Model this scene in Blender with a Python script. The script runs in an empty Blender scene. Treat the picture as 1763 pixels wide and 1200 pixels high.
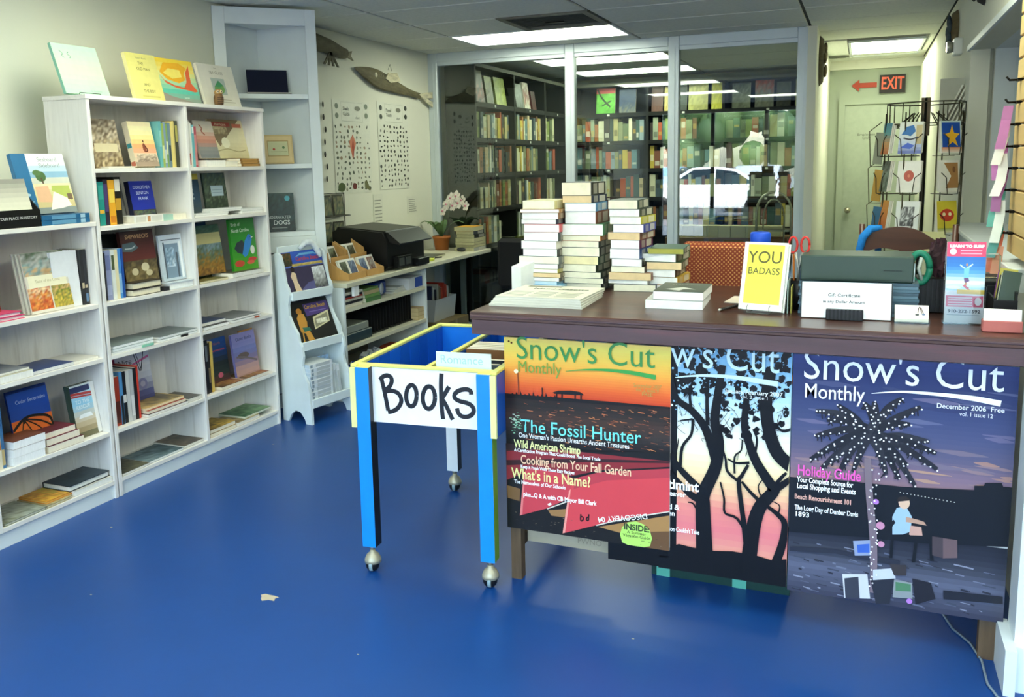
import bpy, math, random
from mathutils import Matrix, Vector, Euler
random.seed(7)
S = bpy.context.scene
COL = S.collection
R = math.radians
# ---------------------------------------------------------------- camera
cam = bpy.data.cameras.new('camera'); camo = bpy.data.objects.new('camera', cam); COL.objects.link(camo)
RT, UP, FW = Vector((.9277, .3729, -.0191)), Vector((-.0363, .1409, .9894)), Vector((-.3717, .9171, -.1443))
m = Matrix.Identity(4)
for i, v in enumerate((RT, UP, -FW)):
    for j in range(3): m[j][i] = v[j]
m[0][3], m[1][3], m[2][3] = 0, 0, 1.55
camo.matrix_world = m
cam.sensor_width = 36; cam.lens = 1488.3 / 1763 * 36; cam.shift_y = -100 / 1763
cam.clip_start = .05; cam.clip_end = 300
S.camera = camo
# ---------------------------------------------------------------- sky, sun, exposure
W = bpy.data.worlds.new('sky'); S.world = W; W.use_nodes = True
wn = W.node_tree.nodes; wl = W.node_tree.links
sky = wn.new('ShaderNodeTexSky'); sky.sky_type = 'NISHITA'; sky.sun_disc = False
sky.sun_elevation = R(52); sky.sun_rotation = R(20); sky.dust_density = 2.2; sky.air_density = 1.2
bg = wn['Background']; bg.inputs['Strength'].default_value = 1.2
wl.new(sky.outputs[0], bg.inputs[0])
sun = bpy.data.lights.new('sun', 'SUN'); sun.energy = 6; sun.angle = R(1); sun.color = (1, .95, .88)
suno = bpy.data.objects.new('sun', sun); COL.objects.link(suno)
suno.rotation_euler = Vector((-.25, -.62, -.85)).to_track_quat('-Z', 'Y').to_euler()
def portal(name, loc, sx, sy, rot):
    l = bpy.data.lights.new(name, 'AREA'); l.shape = 'RECTANGLE'; l.size = sx; l.size_y = sy
    l.cycles.is_portal = True
    o = bpy.data.objects.new(name, l); COL.objects.link(o); o.location = loc; o.rotation_euler = rot
portal('window_portal', (-.245, -1.63, 1.32), 6.8, 2.3, (R(90), 0, 0))
S.view_settings.view_transform = 'Standard'; S.view_settings.look = 'None'
S.view_settings.exposure = 1.48; S.view_settings.gamma = 1; S.view_settings.use_curve_mapping = False
try:
    S.cycles.use_denoising = True; S.cycles.max_bounces = 10; S.cycles.diffuse_bounces = 5
    S.cycles.glossy_bounces = 5; S.cycles.transparent_max_bounces = 16
    S.cycles.caustics_reflective = False; S.cycles.caustics_refractive = False; S.cycles.sample_clamp_indirect = 6
except Exception: pass
# ---------------------------------------------------------------- materials
def lin(h):
    if not isinstance(h, str): return tuple(h)[:3]
    h = h.lstrip('#')
    if len(h) == 3: h = ''.join(c * 2 for c in h)
    v = [int(h[i:i + 2], 16) / 255 for i in (0, 2, 4)]
    return tuple(c / 12.92 if c <= .04045 else ((c + .055) / 1.055) ** 2.4 for c in v)
MATS = {}
def mat(name, col=None, rough=.5, metal=0, spec=.5, noise=0, nscale=20, bump=0, bscale=60, emit=None, estr=0, coat=0, stretch=None, col2=None, ramp=(.35, .65)):
    """one node material; col None reads the mesh's own colour attribute (paint, print)"""
    if name in MATS: return MATS[name]
    M = bpy.data.materials.new(name); M.use_nodes = True; MATS[name] = M
    n, l = M.node_tree.nodes, M.node_tree.links
    b = n['Principled BSDF']
    b.inputs['Roughness'].default_value = rough; b.inputs['Metallic'].default_value = metal
    b.inputs['Specular IOR Level'].default_value = spec; b.inputs['Coat Weight'].default_value = coat
    if col is None:
        a = n.new('ShaderNodeAttribute'); a.attribute_name = 'Col'; src = a.outputs['Color']
    else:
        a = n.new('ShaderNodeRGB'); a.outputs[0].default_value = (*lin(col), 1); src = a.outputs[0]
    tc = n.new('ShaderNodeTexCoord'); co = tc.outputs['Object']
    if stretch:
        mp = n.new('ShaderNodeMapping'); mp.inputs['Scale'].default_value = stretch
        l.new(co, mp.inputs[0]); co = mp.outputs[0]
    if noise or col2:
        t = n.new('ShaderNodeTexNoise'); t.inputs['Scale'].default_value = nscale; t.inputs['Detail'].default_value = 4
        l.new(co, t.inputs['Vector'])
        if col2:
            r = n.new('ShaderNodeMapRange'); r.inputs[1].default_value, r.inputs[2].default_value = ramp
            l.new(t.outputs[0], r.inputs[0])
            mx = n.new('ShaderNodeMix'); mx.data_type = 'RGBA'
            l.new(r.outputs[0], mx.inputs[0]); l.new(src, mx.inputs[6]); mx.inputs[7].default_value = (*lin(col2), 1)
            src = mx.outputs[2]
        if noise:
            r = n.new('ShaderNodeMapRange'); r.inputs[1].default_value = .3; r.inputs[2].default_value = .7
            r.inputs[3].default_value = 1 - noise; r.inputs[4].default_value = 1 + noise
            l.new(t.outputs[0], r.inputs[0])
            mu = n.new('ShaderNodeMix'); mu.data_type = 'RGBA'; mu.blend_type = 'MULTIPLY'; mu.inputs[0].default_value = 1
            l.new(src, mu.inputs[6]); l.new(r.outputs[0], mu.inputs[7]); src = mu.outputs[2]
    l.new(src, b.inputs['Base Color'])
    if bump:
        t2 = n.new('ShaderNodeTexNoise'); t2.inputs['Scale'].default_value = bscale; t2.inputs['Detail'].default_value = 3
        l.new(co, t2.inputs['Vector'])
        bp = n.new('ShaderNodeBump'); bp.inputs['Strength'].default_value = bump; bp.inputs['Distance'].default_value = .01
        l.new(t2.outputs[0], bp.inputs['Height']); l.new(bp.outputs[0], b.inputs['Normal'])
    if emit:
        b.inputs['Emission Color'].default_value = (*lin(emit), 1); b.inputs['Emission Strength'].default_value = estr
    return M
def glass(name, tint, refl=1.0, ior=1.5):
    """flat pane glass: fresnel mix of clear transmission and mirror reflection"""
    M = bpy.data.materials.new(name); M.use_nodes = True; MATS[name] = M
    n, l = M.node_tree.nodes, M.node_tree.links
    n.remove(n['Principled BSDF']); out = n['Material Output']
    tr = n.new('ShaderNodeBsdfTransparent'); tr.inputs[0].default_value = (*tint, 1)
    gl = n.new('ShaderNodeBsdfGlossy'); gl.inputs['Roughness'].default_value = 0; gl.inputs[0].default_value = (.95, .97, .97, 1)
    fr = n.new('ShaderNodeFresnel'); fr.inputs[0].default_value = ior
    mu = n.new('ShaderNodeMath'); mu.operation = 'MULTIPLY'; mu.inputs[1].default_value = refl; mu.use_clamp = True
    mx = n.new('ShaderNodeMixShader')
    l.new(fr.outputs[0], mu.inputs[0]); l.new(mu.outputs[0], mx.inputs[0]); l.new(tr.outputs[0], mx.inputs[1]); l.new(gl.outputs[0], mx.inputs[2])
    l.new(mx.outputs[0], out.inputs[0])
    return M
PAINT = mat('printed_paper', None, .42, noise=.03, nscale=35)
GLOSS = mat('glossy_print', None, .3, spec=.3, noise=.02, nscale=12)
MATTE = mat('matte_paint', None, .62, noise=.05, nscale=18, bump=.04)
PAGES = mat('page_edges', None, .85, noise=.07, nscale=30, stretch=(1, 1, 14), bump=.08, bscale=120)
METAL = mat('wire_metal', None, .35, metal=.8)
PLAST = mat('moulded_plastic', None, .38, spec=.3, noise=.03, nscale=9)
CLOTH = mat('woven_cloth', None, .9, noise=.1, nscale=60, bump=.15, bscale=200)
WHITEWASH = mat('whitewashed_pine', '#e6e2dc', .6, noise=.06, nscale=5, bump=.06, bscale=30, stretch=(6, 6, .7), col2='#bdb6ac', ramp=(.55, .85))
WHITEWASH_H = mat('whitewashed_pine_boards', '#e9e4dc', .6, noise=.06, nscale=5, bump=.06, bscale=30, stretch=(6, .7, 6), col2='#c0b8ad', ramp=(.58, .88))
WALLM = mat('cream_wall_paint', '#e2e2d0', .75, noise=.02, nscale=3, bump=.02, bscale=90)
WHITEP = mat('white_gloss_paint', '#dfe6e6', .4, noise=.03, nscale=6)
FLOORM = mat('blue_floor_paint', '#124890', .36, noise=.10, nscale=1.6, bump=.03, bscale=14, col2='#0f3a74', ramp=(.35, .8))
TILEM = mat('ceiling_tile_fibre', '#e6e8dc', .85, noise=.05, nscale=40, bump=.1, bscale=120)
GRIDM = mat('ceiling_grid_bar', '#2c2e29', .6, noise=.02)
ALUM = mat('painted_aluminium', '#ccd6d9', .35, metal=.15, noise=.03, nscale=4)
DARKW = mat('black_stained_shelving', '#141512', .6, spec=.25, noise=.2, nscale=8, stretch=(1, 1, .2))
DESKW = mat('mahogany_stained_wood', '#452a22', .3, noise=.25, nscale=4, stretch=(.5, 6, 6), bump=.04, col2='#5a3626', ramp=(.5, .9))
DESKF = mat('mahogany_fascia', '#4e363a', .38, noise=.2, nscale=5, stretch=(.5, 5, 5), bump=.05, col2='#653438', ramp=(.55, .9))
PINE = mat('rough_brown_timber', '#5f4a33', .7, noise=.25, nscale=10, stretch=(4, 4, .5), bump=.1)
CHROME = mat('brushed_steel', '#b9b4a6', .22, metal=1)
LAMP = mat('lit_diffuser', '#ffffff', .5, emit='#f8ffe6', estr=4.6)
PANE = glass('partition_glass', (.9, .95, .92), 1.7)
CLEAR = glass('storefront_glass', (.97, .98, .98), .9)
ACRYL = glass('clear_acrylic', (.9, .93, .94), 1.0)
# ---------------------------------------------------------------- mesh builder
class MB:
    def __init__(s): s.v = []; s.f = []; s.c = []; s.sm = []
    def add(s, vs, fs, col, smooth=False, M=None):
        o = len(s.v); c = lin(col)
        s.v += [tuple(M @ Vector(p)) if M else tuple(p) for p in vs]
        for f in fs: s.f.append([i + o for i in f]); s.c.append(c); s.sm.append(smooth)
        return s
    def box(s, x0, x1, y0, y1, z0, z1, col='#fff', M=None, bev=0):
        if bev:
            b = min(bev, (x1 - x0) / 2.2, (y1 - y0) / 2.2, (z1 - z0) / 2.2)
            vs, fs = [], []
            # chamfered box: 24 vertices
            idx = {}
            for sx in (0, 1):
                for sy in (0, 1):
                    for sz in (0, 1):
                        X, Y, Z = (x0, x1)[sx], (y0, y1)[sy], (z0, z1)[sz]
                        dx, dy, dz = (b, -b)[sx], (b, -b)[sy], (b, -b)[sz]
                        for k, p in enumerate(((X, Y + dy, Z + dz), (X + dx, Y, Z + dz), (X + dx, Y + dy, Z))):
                            idx[sx, sy, sz, k] = len(vs); vs.append(p)
            q = lambda *a: fs.append([idx[i] for i in a])
            for sx in (0, 1): a = [(sx, 0, 0, 0), (sx, 1, 0, 0), (sx, 1, 1, 0), (sx, 0, 1, 0)]; q(*(a if sx else a[::-1]))
            for sy in (0, 1): a = [(0, sy, 0, 1), (0, sy, 1, 1), (1, sy, 1, 1), (1, sy, 0, 1)]; q(*(a if sy else a[::-1]))
            for sz in (0, 1): a = [(0, 0, sz, 2), (1, 0, sz, 2), (1, 1, sz, 2), (0, 1, sz, 2)]; q(*(a if sz else a[::-1]))
            for i in (0, 1):
                for j in (0, 1):
                    q((i, j, 0, 0), (i, j, 1, 0), (i, j, 1, 1), (i, j, 0, 1))
                    q((i, 0, j, 0), (i, 1, j, 0), (i, 1, j, 2), (i, 0, j, 2))
                    q((0, i, j, 1), (1, i, j, 1), (1, i, j, 2), (0, i, j, 2))
                    for k in (0, 1): q((i, j, k, 0), (i, j, k, 1), (i, j, k, 2))
            return s.add(vs, fs, col, M=M)
        vs = [(x, y, z) for x in (x0, x1) for y in (y0, y1) for z in (z0, z1)]
        return s.add(vs, [(0, 1, 3, 2), (4, 6, 7, 5), (0, 4, 5, 1), (2, 3, 7, 6), (0, 2, 6, 4), (1, 5, 7, 3)], col, M=M)
    def poly(s, pts, col): return s.add(pts, [list(range(len(pts)))], col)
    def prism(s, pts, d, col, smooth=False):
        """closed outline pts (3-D, planar) swept by vector d"""
        n = len(pts); d = Vector(d)
        vs = [Vector(p) for p in pts] + [Vector(p) + d for p in pts]
        fs = [list(range(n)), list(range(2 * n - 1, n - 1, -1))] + [(i, i + n, (i + 1) % n + n, (i + 1) % n) for i in range(n)]
        return s.add(vs, fs, col, smooth)
    def tube(s, path, r, col, n=6, cap=True, smooth=True):
        path = [Vector(p) for p in path]; rs = r if isinstance(r, (list, tuple)) else [r] * len(path)
        vs, fs = [], []; prev = None
        for i, p in enumerate(path):
            t = (path[min(i + 1, len(path) - 1)] - path[max(i - 1, 0)]).normalized()
            if prev is None: u = t.orthogonal().normalized()
            else:
                u = prev - t * prev.dot(t)
                u = u.normalized() if u.length > 1e-6 else t.orthogonal().normalized()
            prev = u; w = t.cross(u)
            vs += [p + (u * math.cos(2 * math.pi * k / n) + w * math.sin(2 * math.pi * k / n)) * rs[i] for k in range(n)]
        for i in range(len(path) - 1):
            for k in range(n): a = i * n + k; b = i * n + (k + 1) % n; fs.append((a, b, b + n, a + n))
        if cap: fs += [list(range(n))[::-1], list(range((len(path) - 1) * n, len(path) * n))]
        return s.add(vs, fs, col, smooth)
    def lathe(s, prof, col, c=(0, 0, 0), n=16, M=None, smooth=True):
        vs = [(c[0] + r * math.cos(2 * math.pi * k / n), c[1] + r * math.sin(2 * math.pi * k / n), c[2] + z) for r, z in prof for k in range(n)]
        fs = [(i * n + k, i * n + (k + 1) % n, (i + 1) * n + (k + 1) % n, (i + 1) * n + k) for i in range(len(prof) - 1) for k in range(n)]
        fs += [list(range(n))[::-1], list(range((len(prof) - 1) * n, len(prof) * n))]
        return s.add(vs, fs, col, smooth, M)
    def ball(s, c, r, col, n=12, k=8, sc=(1, 1, 1), M=None):
        pr = [(max(r * math.sin(math.pi * i / k), r * .02), -r * math.cos(math.pi * i / k)) for i in range(k + 1)]
        Q = Matrix.Translation(c) @ Matrix.Diagonal((*sc, 1)); Q = M @ Q if M else Q
        return s.lathe(pr, col, n=n, M=Q)
    def build(s, name, mt, parent=None, loc=(0, 0, 0), rot=(0, 0, 0), bevel=0):
        me = bpy.data.meshes.new(name); me.from_pydata(s.v, [], s.f); 
        at = me.color_attributes.new('Col', 'FLOAT_COLOR', 'CORNER')
        buf = []
        for f, c in zip(s.f, s.c):
            if isinstance(c, list):
                for q in c: buf += [q[0], q[1], q[2], 1.0]
            else: buf += [c[0], c[1], c[2], 1.0] * len(f)
        at.data.foreach_set('color', buf)
        me.polygons.foreach_set('use_smooth', s.sm)
        me.materials.append(mt); me.update()
        return link(name, me, parent, loc, rot, bevel)
def link(name, me, parent=None, loc=(0, 0, 0), rot=(0, 0, 0), bevel=0):
    o = bpy.data.objects.new(name, me); COL.objects.link(o)
    o.location = loc; o.rotation_euler = rot
    if parent: o.parent = parent
    if bevel:
        bm_ = o.modifiers.new('edge', 'BEVEL'); bm_.width = bevel; bm_.segments = 2; bm_.limit_method = 'ANGLE'
    return o
def B(*a, **k): return MB().box(*a, **k)
def tag(o, label=None, cat=None, group=None, kind=None):
    if label: o['label'] = label
    if cat: o['category'] = cat
    if group: o['group'] = group
    if kind: o['kind'] = kind
    return o
def empty(name, label, cat, loc=(0, 0, 0), rot=(0, 0, 0), group=None):
    o = bpy.data.objects.new(name, None); COL.objects.link(o); o.empty_display_size = .05
    o.location = loc; o.rotation_euler = rot
    return tag(o, label, cat, group)
def struct(name, mb, mt, label=None, cat=None, parent=None):
    o = mb.build(name, mt, parent)
    if not parent: tag(o, label, cat, kind='structure')
    return o
def copytree(o, parent=None):
    c = o.copy(); COL.objects.link(c); c.parent = parent
    for ch in o.children: copytree(ch, c)
    return c
FONT_CACHE = {}
def text(body, parent, size, col, loc, rot=(0, 0, 0), align='CENTER', sx=1, bold=0, name='lettering', mt=None, shear=0):
    """flat printed lettering lying in the local XZ plane of its parent (reads from -Y)"""
    cu = bpy.data.curves.new(name, 'FONT'); cu.body = body; cu.size = size; cu.align_x = align; cu.align_y = 'CENTER'
    cu.resolution_u = 3; cu.offset = bold; cu.shear = shear
    key = 'ink_' + (col if isinstance(col, str) else str(col))
    cu.materials.append(mt or mat(key, col, .45, noise=.02))
    o = bpy.data.objects.new(name, cu); COL.objects.link(o); o.parent = parent
    o.location = loc; o.rotation_euler = (R(90) + rot[0], rot[1], rot[2]); o.scale = (sx, 1, 1)
    return o
ORD = 'first second third fourth fifth sixth seventh eighth ninth tenth eleventh twelfth thirteenth fourteenth fifteenth sixteenth seventeenth eighteenth nineteenth twentieth twenty-first twenty-second twenty-third twenty-fourth twenty-fifth twenty-sixth twenty-seventh twenty-eighth twenty-ninth thirtieth'.split()
# ================================================================ THE SETTING
CZ = 2.55
XL, XR = -3.69, .535
PY = 7.2
fl = struct('floor', B(XL - .15, 3.3, -1.7, 10.6, -.06, 0), FLOORM, 'blue painted concrete floor of the book shop', 'floor')
chip = MB()
for cx, cy, rr, n in ((-1.96, 2.408, .042, 11), (-3.017, 2.69, .009, 5), (-3.058, 3.88, .007, 5), (-.645, 2.592, .006, 5), (-2.6, 2.2, .006, 5), (-1.45, 2.2, .005, 5)):
    random.seed(int(rr * 1e4)); pts = []
    for k in range(n):
        a = 2 * math.pi * k / n; q = rr * random.uniform(.65, 1.15)
        pts.append((cx + q * math.cos(a), cy + q * .6 * math.sin(a), .0006))
    MB().poly(pts, '#b9ac93').build('bare_patch', MATTE, fl)
random.seed(7)
struct('wall_left', B(XL - .12, XL, -1.7, 10.6, 0, CZ + .25), WALLM, 'cream painted left wall behind the white bookcases', 'wall')
# right wall with the recessed interior window, then the short pier in front of the counter
wr = MB().box(XR, XR + .12, 2.84, 3.3, 0, CZ).box(XR, XR + .12, 3.3, 5.55, 0, 1.15).box(XR, XR + .12, 3.3, 5.55, 2.13, CZ)
wr.box(XR, XR + .12, 5.55, 9.95, 0, CZ)
struct('wall_right', wr, WALLM, 'cream right wall with a recessed interior window and a hallway beyond', 'wall')
rv = MB().box(XR + .12, .8, 5.55, 5.6, 1.15, 2.13).box(XR + .12, .8, 3.25, 3.3, 1.15, 2.13).box(XR + .12, .8, 3.3, 5.55, 2.13, 2.18).box(XR + .12, .8, 3.3, 5.55, 1.1, 1.15)
w1 = struct('window_1', rv, WHITEP, 'recessed interior window with a wide sill in the right wall', 'window')
struct('pane', B(.755, .76, 3.3, 5.55, 1.15, 2.13), PANE, parent=w1)
struct('jamb_trim', B(.63, .645, 5.535, 5.55, 1.17, 2.13, '#9a9a8c'), MATTE, parent=w1)
struct('sill_board', B(.47, .755, 3.3, 5.85, 1.15, 1.172, bev=.004), WHITEP, parent=w1)
struct('sill_apron', B(.5, XR, 3.3, 5.85, 1.09, 1.15), WHITEP, parent=w1)
struct('trim_1', B(.52, XR, 3.3, 5.62, 2.13, 2.16), WHITEP, 'white trim strip under the header of the interior window', 'trim')
struct('wall_beyond', B(1.5, 1.6, 2.84, 10.0, 0, CZ), WALLM, 'pale wall of the next room behind the interior window', 'wall')
struct('wall_pier', B(.46, 3.3, 2.72, 2.84, 0, CZ), WHITEP, 'bright white wall end beside the counter', 'wall')
struct('baseboard_right', MB().box(.43, .46, 2.66, 2.86, 0, .14).box(.46, 3.2, 2.69, 2.72, 0, .14), WHITEP, 'white baseboard around the wall end beside the counter', 'baseboard')
struct('wall_far_right', B(3.2, 3.3, -1.7, 2.72, 0, CZ), WALLM, 'cream side wall of the shop front', 'wall')
struct('wall_hall', B(-.44, -.36, PY - .03, 10.55, 0, CZ), WALLM, 'pale green white wall between the hallway and the glazed book room', 'wall')
we = struct('wall_hall_end', B(-.36, XR, 9.95, 10.05, 0, CZ), mat('grey_green_paint', '#a4ad99', .75, noise=.03, nscale=3), 'pale wall with a closed door at the end of the hallway', 'wall')
d1 = struct('door_1', B(-.2, .47, 9.935, 9.95, 0, 2.1, '#a9b29e'), MATTE, 'pale green closed door at the end of the hallway', 'door')
struct('door_frame', MB().box(-.26, -.2, 9.91, 9.95, 0, 2.16).box(.47, .53, 9.91, 9.95, 0, 2.16).box(-.2, .47, 9.91, 9.95, 2.1, 2.16), MATS['grey_green_paint'], parent=d1)
MB().lathe([(.012, 0), (.012, .04), (.03, .045), (.032, .06), (.02, .075), (.003, .08)], '#b9b39a', n=12).build('door_knob', METAL, d1, (-.14, 9.935, 1.0), (R(90), 0, 0))
text('Employees\nOnly', d1, .036, '#4a4a44', (0.02, 9.933, 1.77), sx=1.15)
struct('trim_2', B(-.36, XR, 9.9, 9.95, 2.46, CZ), WALLM, 'narrow soffit above the door at the end of the hallway', 'trim')
struct('door_2', B(.5, XR, 8.75, 9.8, 0, 2.45, '#d9dccb'), MATTE, 'white door panel on the right side of the hallway', 'door')
struct('wall_back', B(XL - .1, -.36, 10.45, 10.6, 0, CZ), mat('dim_green_wall', '#8f9784', .8, noise=.03), 'back wall of the glazed book room', 'wall')
# ---- ceiling: slab, T-bars and separate tiles
ce = struct('ceiling', B(XL - .15, 3.3, -1.7, 10.6, CZ + .012, CZ + .25), GRIDM, 'suspended ceiling of grey white fibre tiles', 'ceiling')
gx = [-4.375 + 1.32 * k for k in range(7)]; gy = [6.91 + .603 * k for k in range(-14, 7)]
def troffer(label, x0, x1, y0, y1):
    t = empty('ceiling_light', label, 'ceiling light', (x0, y0, CZ), group='fluorescent ceiling panels')
    w, d = x1 - x0, y1 - y0; f = .022
    MB().box(0, w, 0, f, -.006, .02).box(0, w, d - f, d, -.006, .02).box(0, f, f, d - f, -.006, .02).box(w - f, w, f, d - f, -.006, .02).build('frame', WHITEP, t)
    B(f, w - f, f, d - f, .002, .008).build('diffuser', LAMP, t)
TR = [(-3.055, 6.307, 'bright ceiling light panel just in front of the glass partition'), (-3.055, 2.687, 'ceiling light panel above the middle of the shop floor'),
      (-3.055, .878, 'ceiling light panel on the left near the shop front'), (-1.735, -.328, 'ceiling light panel above the shop entrance'), (-.415, 1.481, 'ceiling light panel over the shop floor near the right wall'), (-.415, 3.29, 'ceiling light panel straight above the checkout counter'), (.905, .878, 'ceiling light panel at the far side of the shop front'),  # right wall and counter panels: added out of view to brighten the window jamb
      (-3.055, 8.116, 'near ceiling light panel inside the glazed book room'), (-3.055, 9.322, 'far ceiling light panel inside the glazed book room')]
tile = {}
for i in range(6):
    for j in range(len(gy) - 1):
        x0, x1, y0, y1 = max(gx[i], XL), min(gx[i + 1], 3.2), max(gy[j], -1.68), min(gy[j + 1], 10.45)
        if x1 - x0 < .05 or y1 - y0 < .05: continue
        if x0 > .8 and y0 > 2.7: continue
        hit = [t for t in TR if abs(t[0] - gx[i]) < .02 and abs(t[1] - gy[j]) < .02]
        if hit: troffer(hit[0][2], gx[i], min(gx[i + 1], XR) if y0 > 2.8 else gx[i + 1], gy[j], gy[j + 1]); continue
        if abs(gx[i] + 3.055) < .02 and abs(gy[j] - 5.704) < .02: x1 = x0 + .66       # the rest of this bay is the air vent
        if abs(gx[i] + .415) < .02 and 8.2 < gy[j] + .3 < 9.6: x0, x1 = .47, XR; 
        if x1 > XR and y0 > 2.84: x1 = XR
        key = (round(x1 - x0, 3), round(y1 - y0, 3)); g = .011
        if key not in tile:
            w, d = x1 - x0, y1 - y0
            tile[key] = B(g, w - g, g, d - g, 0, .016, bev=.004).build('ceiling_tile', TILEM, ce, (x0, y0, CZ)).data
        else: link('ceiling_tile', tile[key], ce, (x0, y0, CZ))
B(-.415 + .007, -.17, 8.2, 9.6, 0, .016).build('ceiling_tile', TILEM, ce, (0, 0, CZ))
troffer('ceiling light panel over the hallway in front of the exit sign', -.16, .46, 8.35, 9.53)
v = empty('air_vent', 'dark square air return grille in the ceiling', 'vent', (-2.395, 5.704, CZ))
MB().box(0, .66, 0, .05, -.008, .015).box(0, .66, .553, .603, -.008, .015).box(0, .05, .05, .553, -.008, .015).box(.61, .66, .05, .553, -.008, .015).build('frame', mat('vent_metal', '#6f6f66', .5, noise=.1), v)
for k in range(12): B(.05, .61, 0, .028, -.002, .002).build('slat', mat('vent_slat', '#55564d', .5, noise=.1), v, (0, .055 + k * .041, .004), (R(35), 0, 0))
B(.26, .4, .29, .31, -.014, -.004, '#2b2b26').build('latch', METAL, v)
# ---- glass partition
pt = empty('glass_partition', 'silver framed glass partition in front of the dark book room', 'partition', (0, PY, 0)); pt['kind'] = 'structure'
for x0, x1 in ((-3.69, -3.6), (-2.385, -2.3), (-1.5, -1.41), (-.5, -.42)):
    MB().box(x0, x1, -.03, .05, 0, CZ, bev=.006).box(x0 + (x1 - x0) * .55, x0 + (x1 - x0) * .62, -.034, -.03, 0, 2.46).build('mullion', ALUM, pt)
for x0, x1 in ((-3.6, -2.385), (-2.3, -1.5), (-1.41, -.5)):
    MB().box(x0, x1, -.03, .05, 2.47, CZ, bev=.005).box(x0, x1, -.02, .04, 2.44, 2.47).build('top_rail', ALUM, pt)
    B(x0, x1, -.03, .05, 0, .1, bev=.005).build('bottom_rail', ALUM, pt)
    MB().box(x0, x1, .004, .01, .1, 2.44).build('pane', PANE, pt)
# ---- shop front behind the viewer (seen mirrored in the partition glass)
FY = -1.6
struct('wall_front', MB().box(XL, 3.2, FY - .1, FY + .05, 2.46, CZ + .25).box(XL, 3.2, FY - .1, FY + .05, 0, .18).box(XL, -3.5, FY - .1, FY + .05, .18, 2.46).box(3.05, 3.2, FY - .1, FY + .05, .18, 2.46),
       mat('dark_front_wall', '#2b3245', .7, noise=.04), 'dark bulkhead and sill of the shop front', 'wall')
w2 = struct('window_2', B(-3.5, 3.05, FY - .01, FY - .004, .18, 2.46), CLEAR, 'wide plate glass shop window facing the car park', 'window')
for x in (-3.47, -2.53, -1.6, -.66, .3, 1.24, 2.1, 3.02): B(x - .03, x + .03, FY - .05, FY + .04, .18, 2.46).build('mullion', mat('bronze_frame', '#3c4450', .4, metal=.5, noise=.03), w2)
B(-3.5, 3.05, FY - .05, FY + .04, 2.4, 2.46).build('head_rail', MATS['bronze_frame'], w2)
struct('ground', B(-60, 60, -70, -1.7, -.2, -.08), mat('asphalt', '#77797a', .9, noise=.15, nscale=3), 'grey asphalt car park outside the shop window', 'ground')
struct('pavement', B(-60, 60, -3.4, -1.7, -.08, -.03), mat('concrete_paving', '#bdb9ae', .9, noise=.1, nscale=2), 'pale concrete walk outside the shop window', 'pavement')
struct('roof', B(-6, 6, -2.2, 12, CZ + .25, CZ + .4), MATTE, 'flat roof slab over the shop', 'roof')
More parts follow.
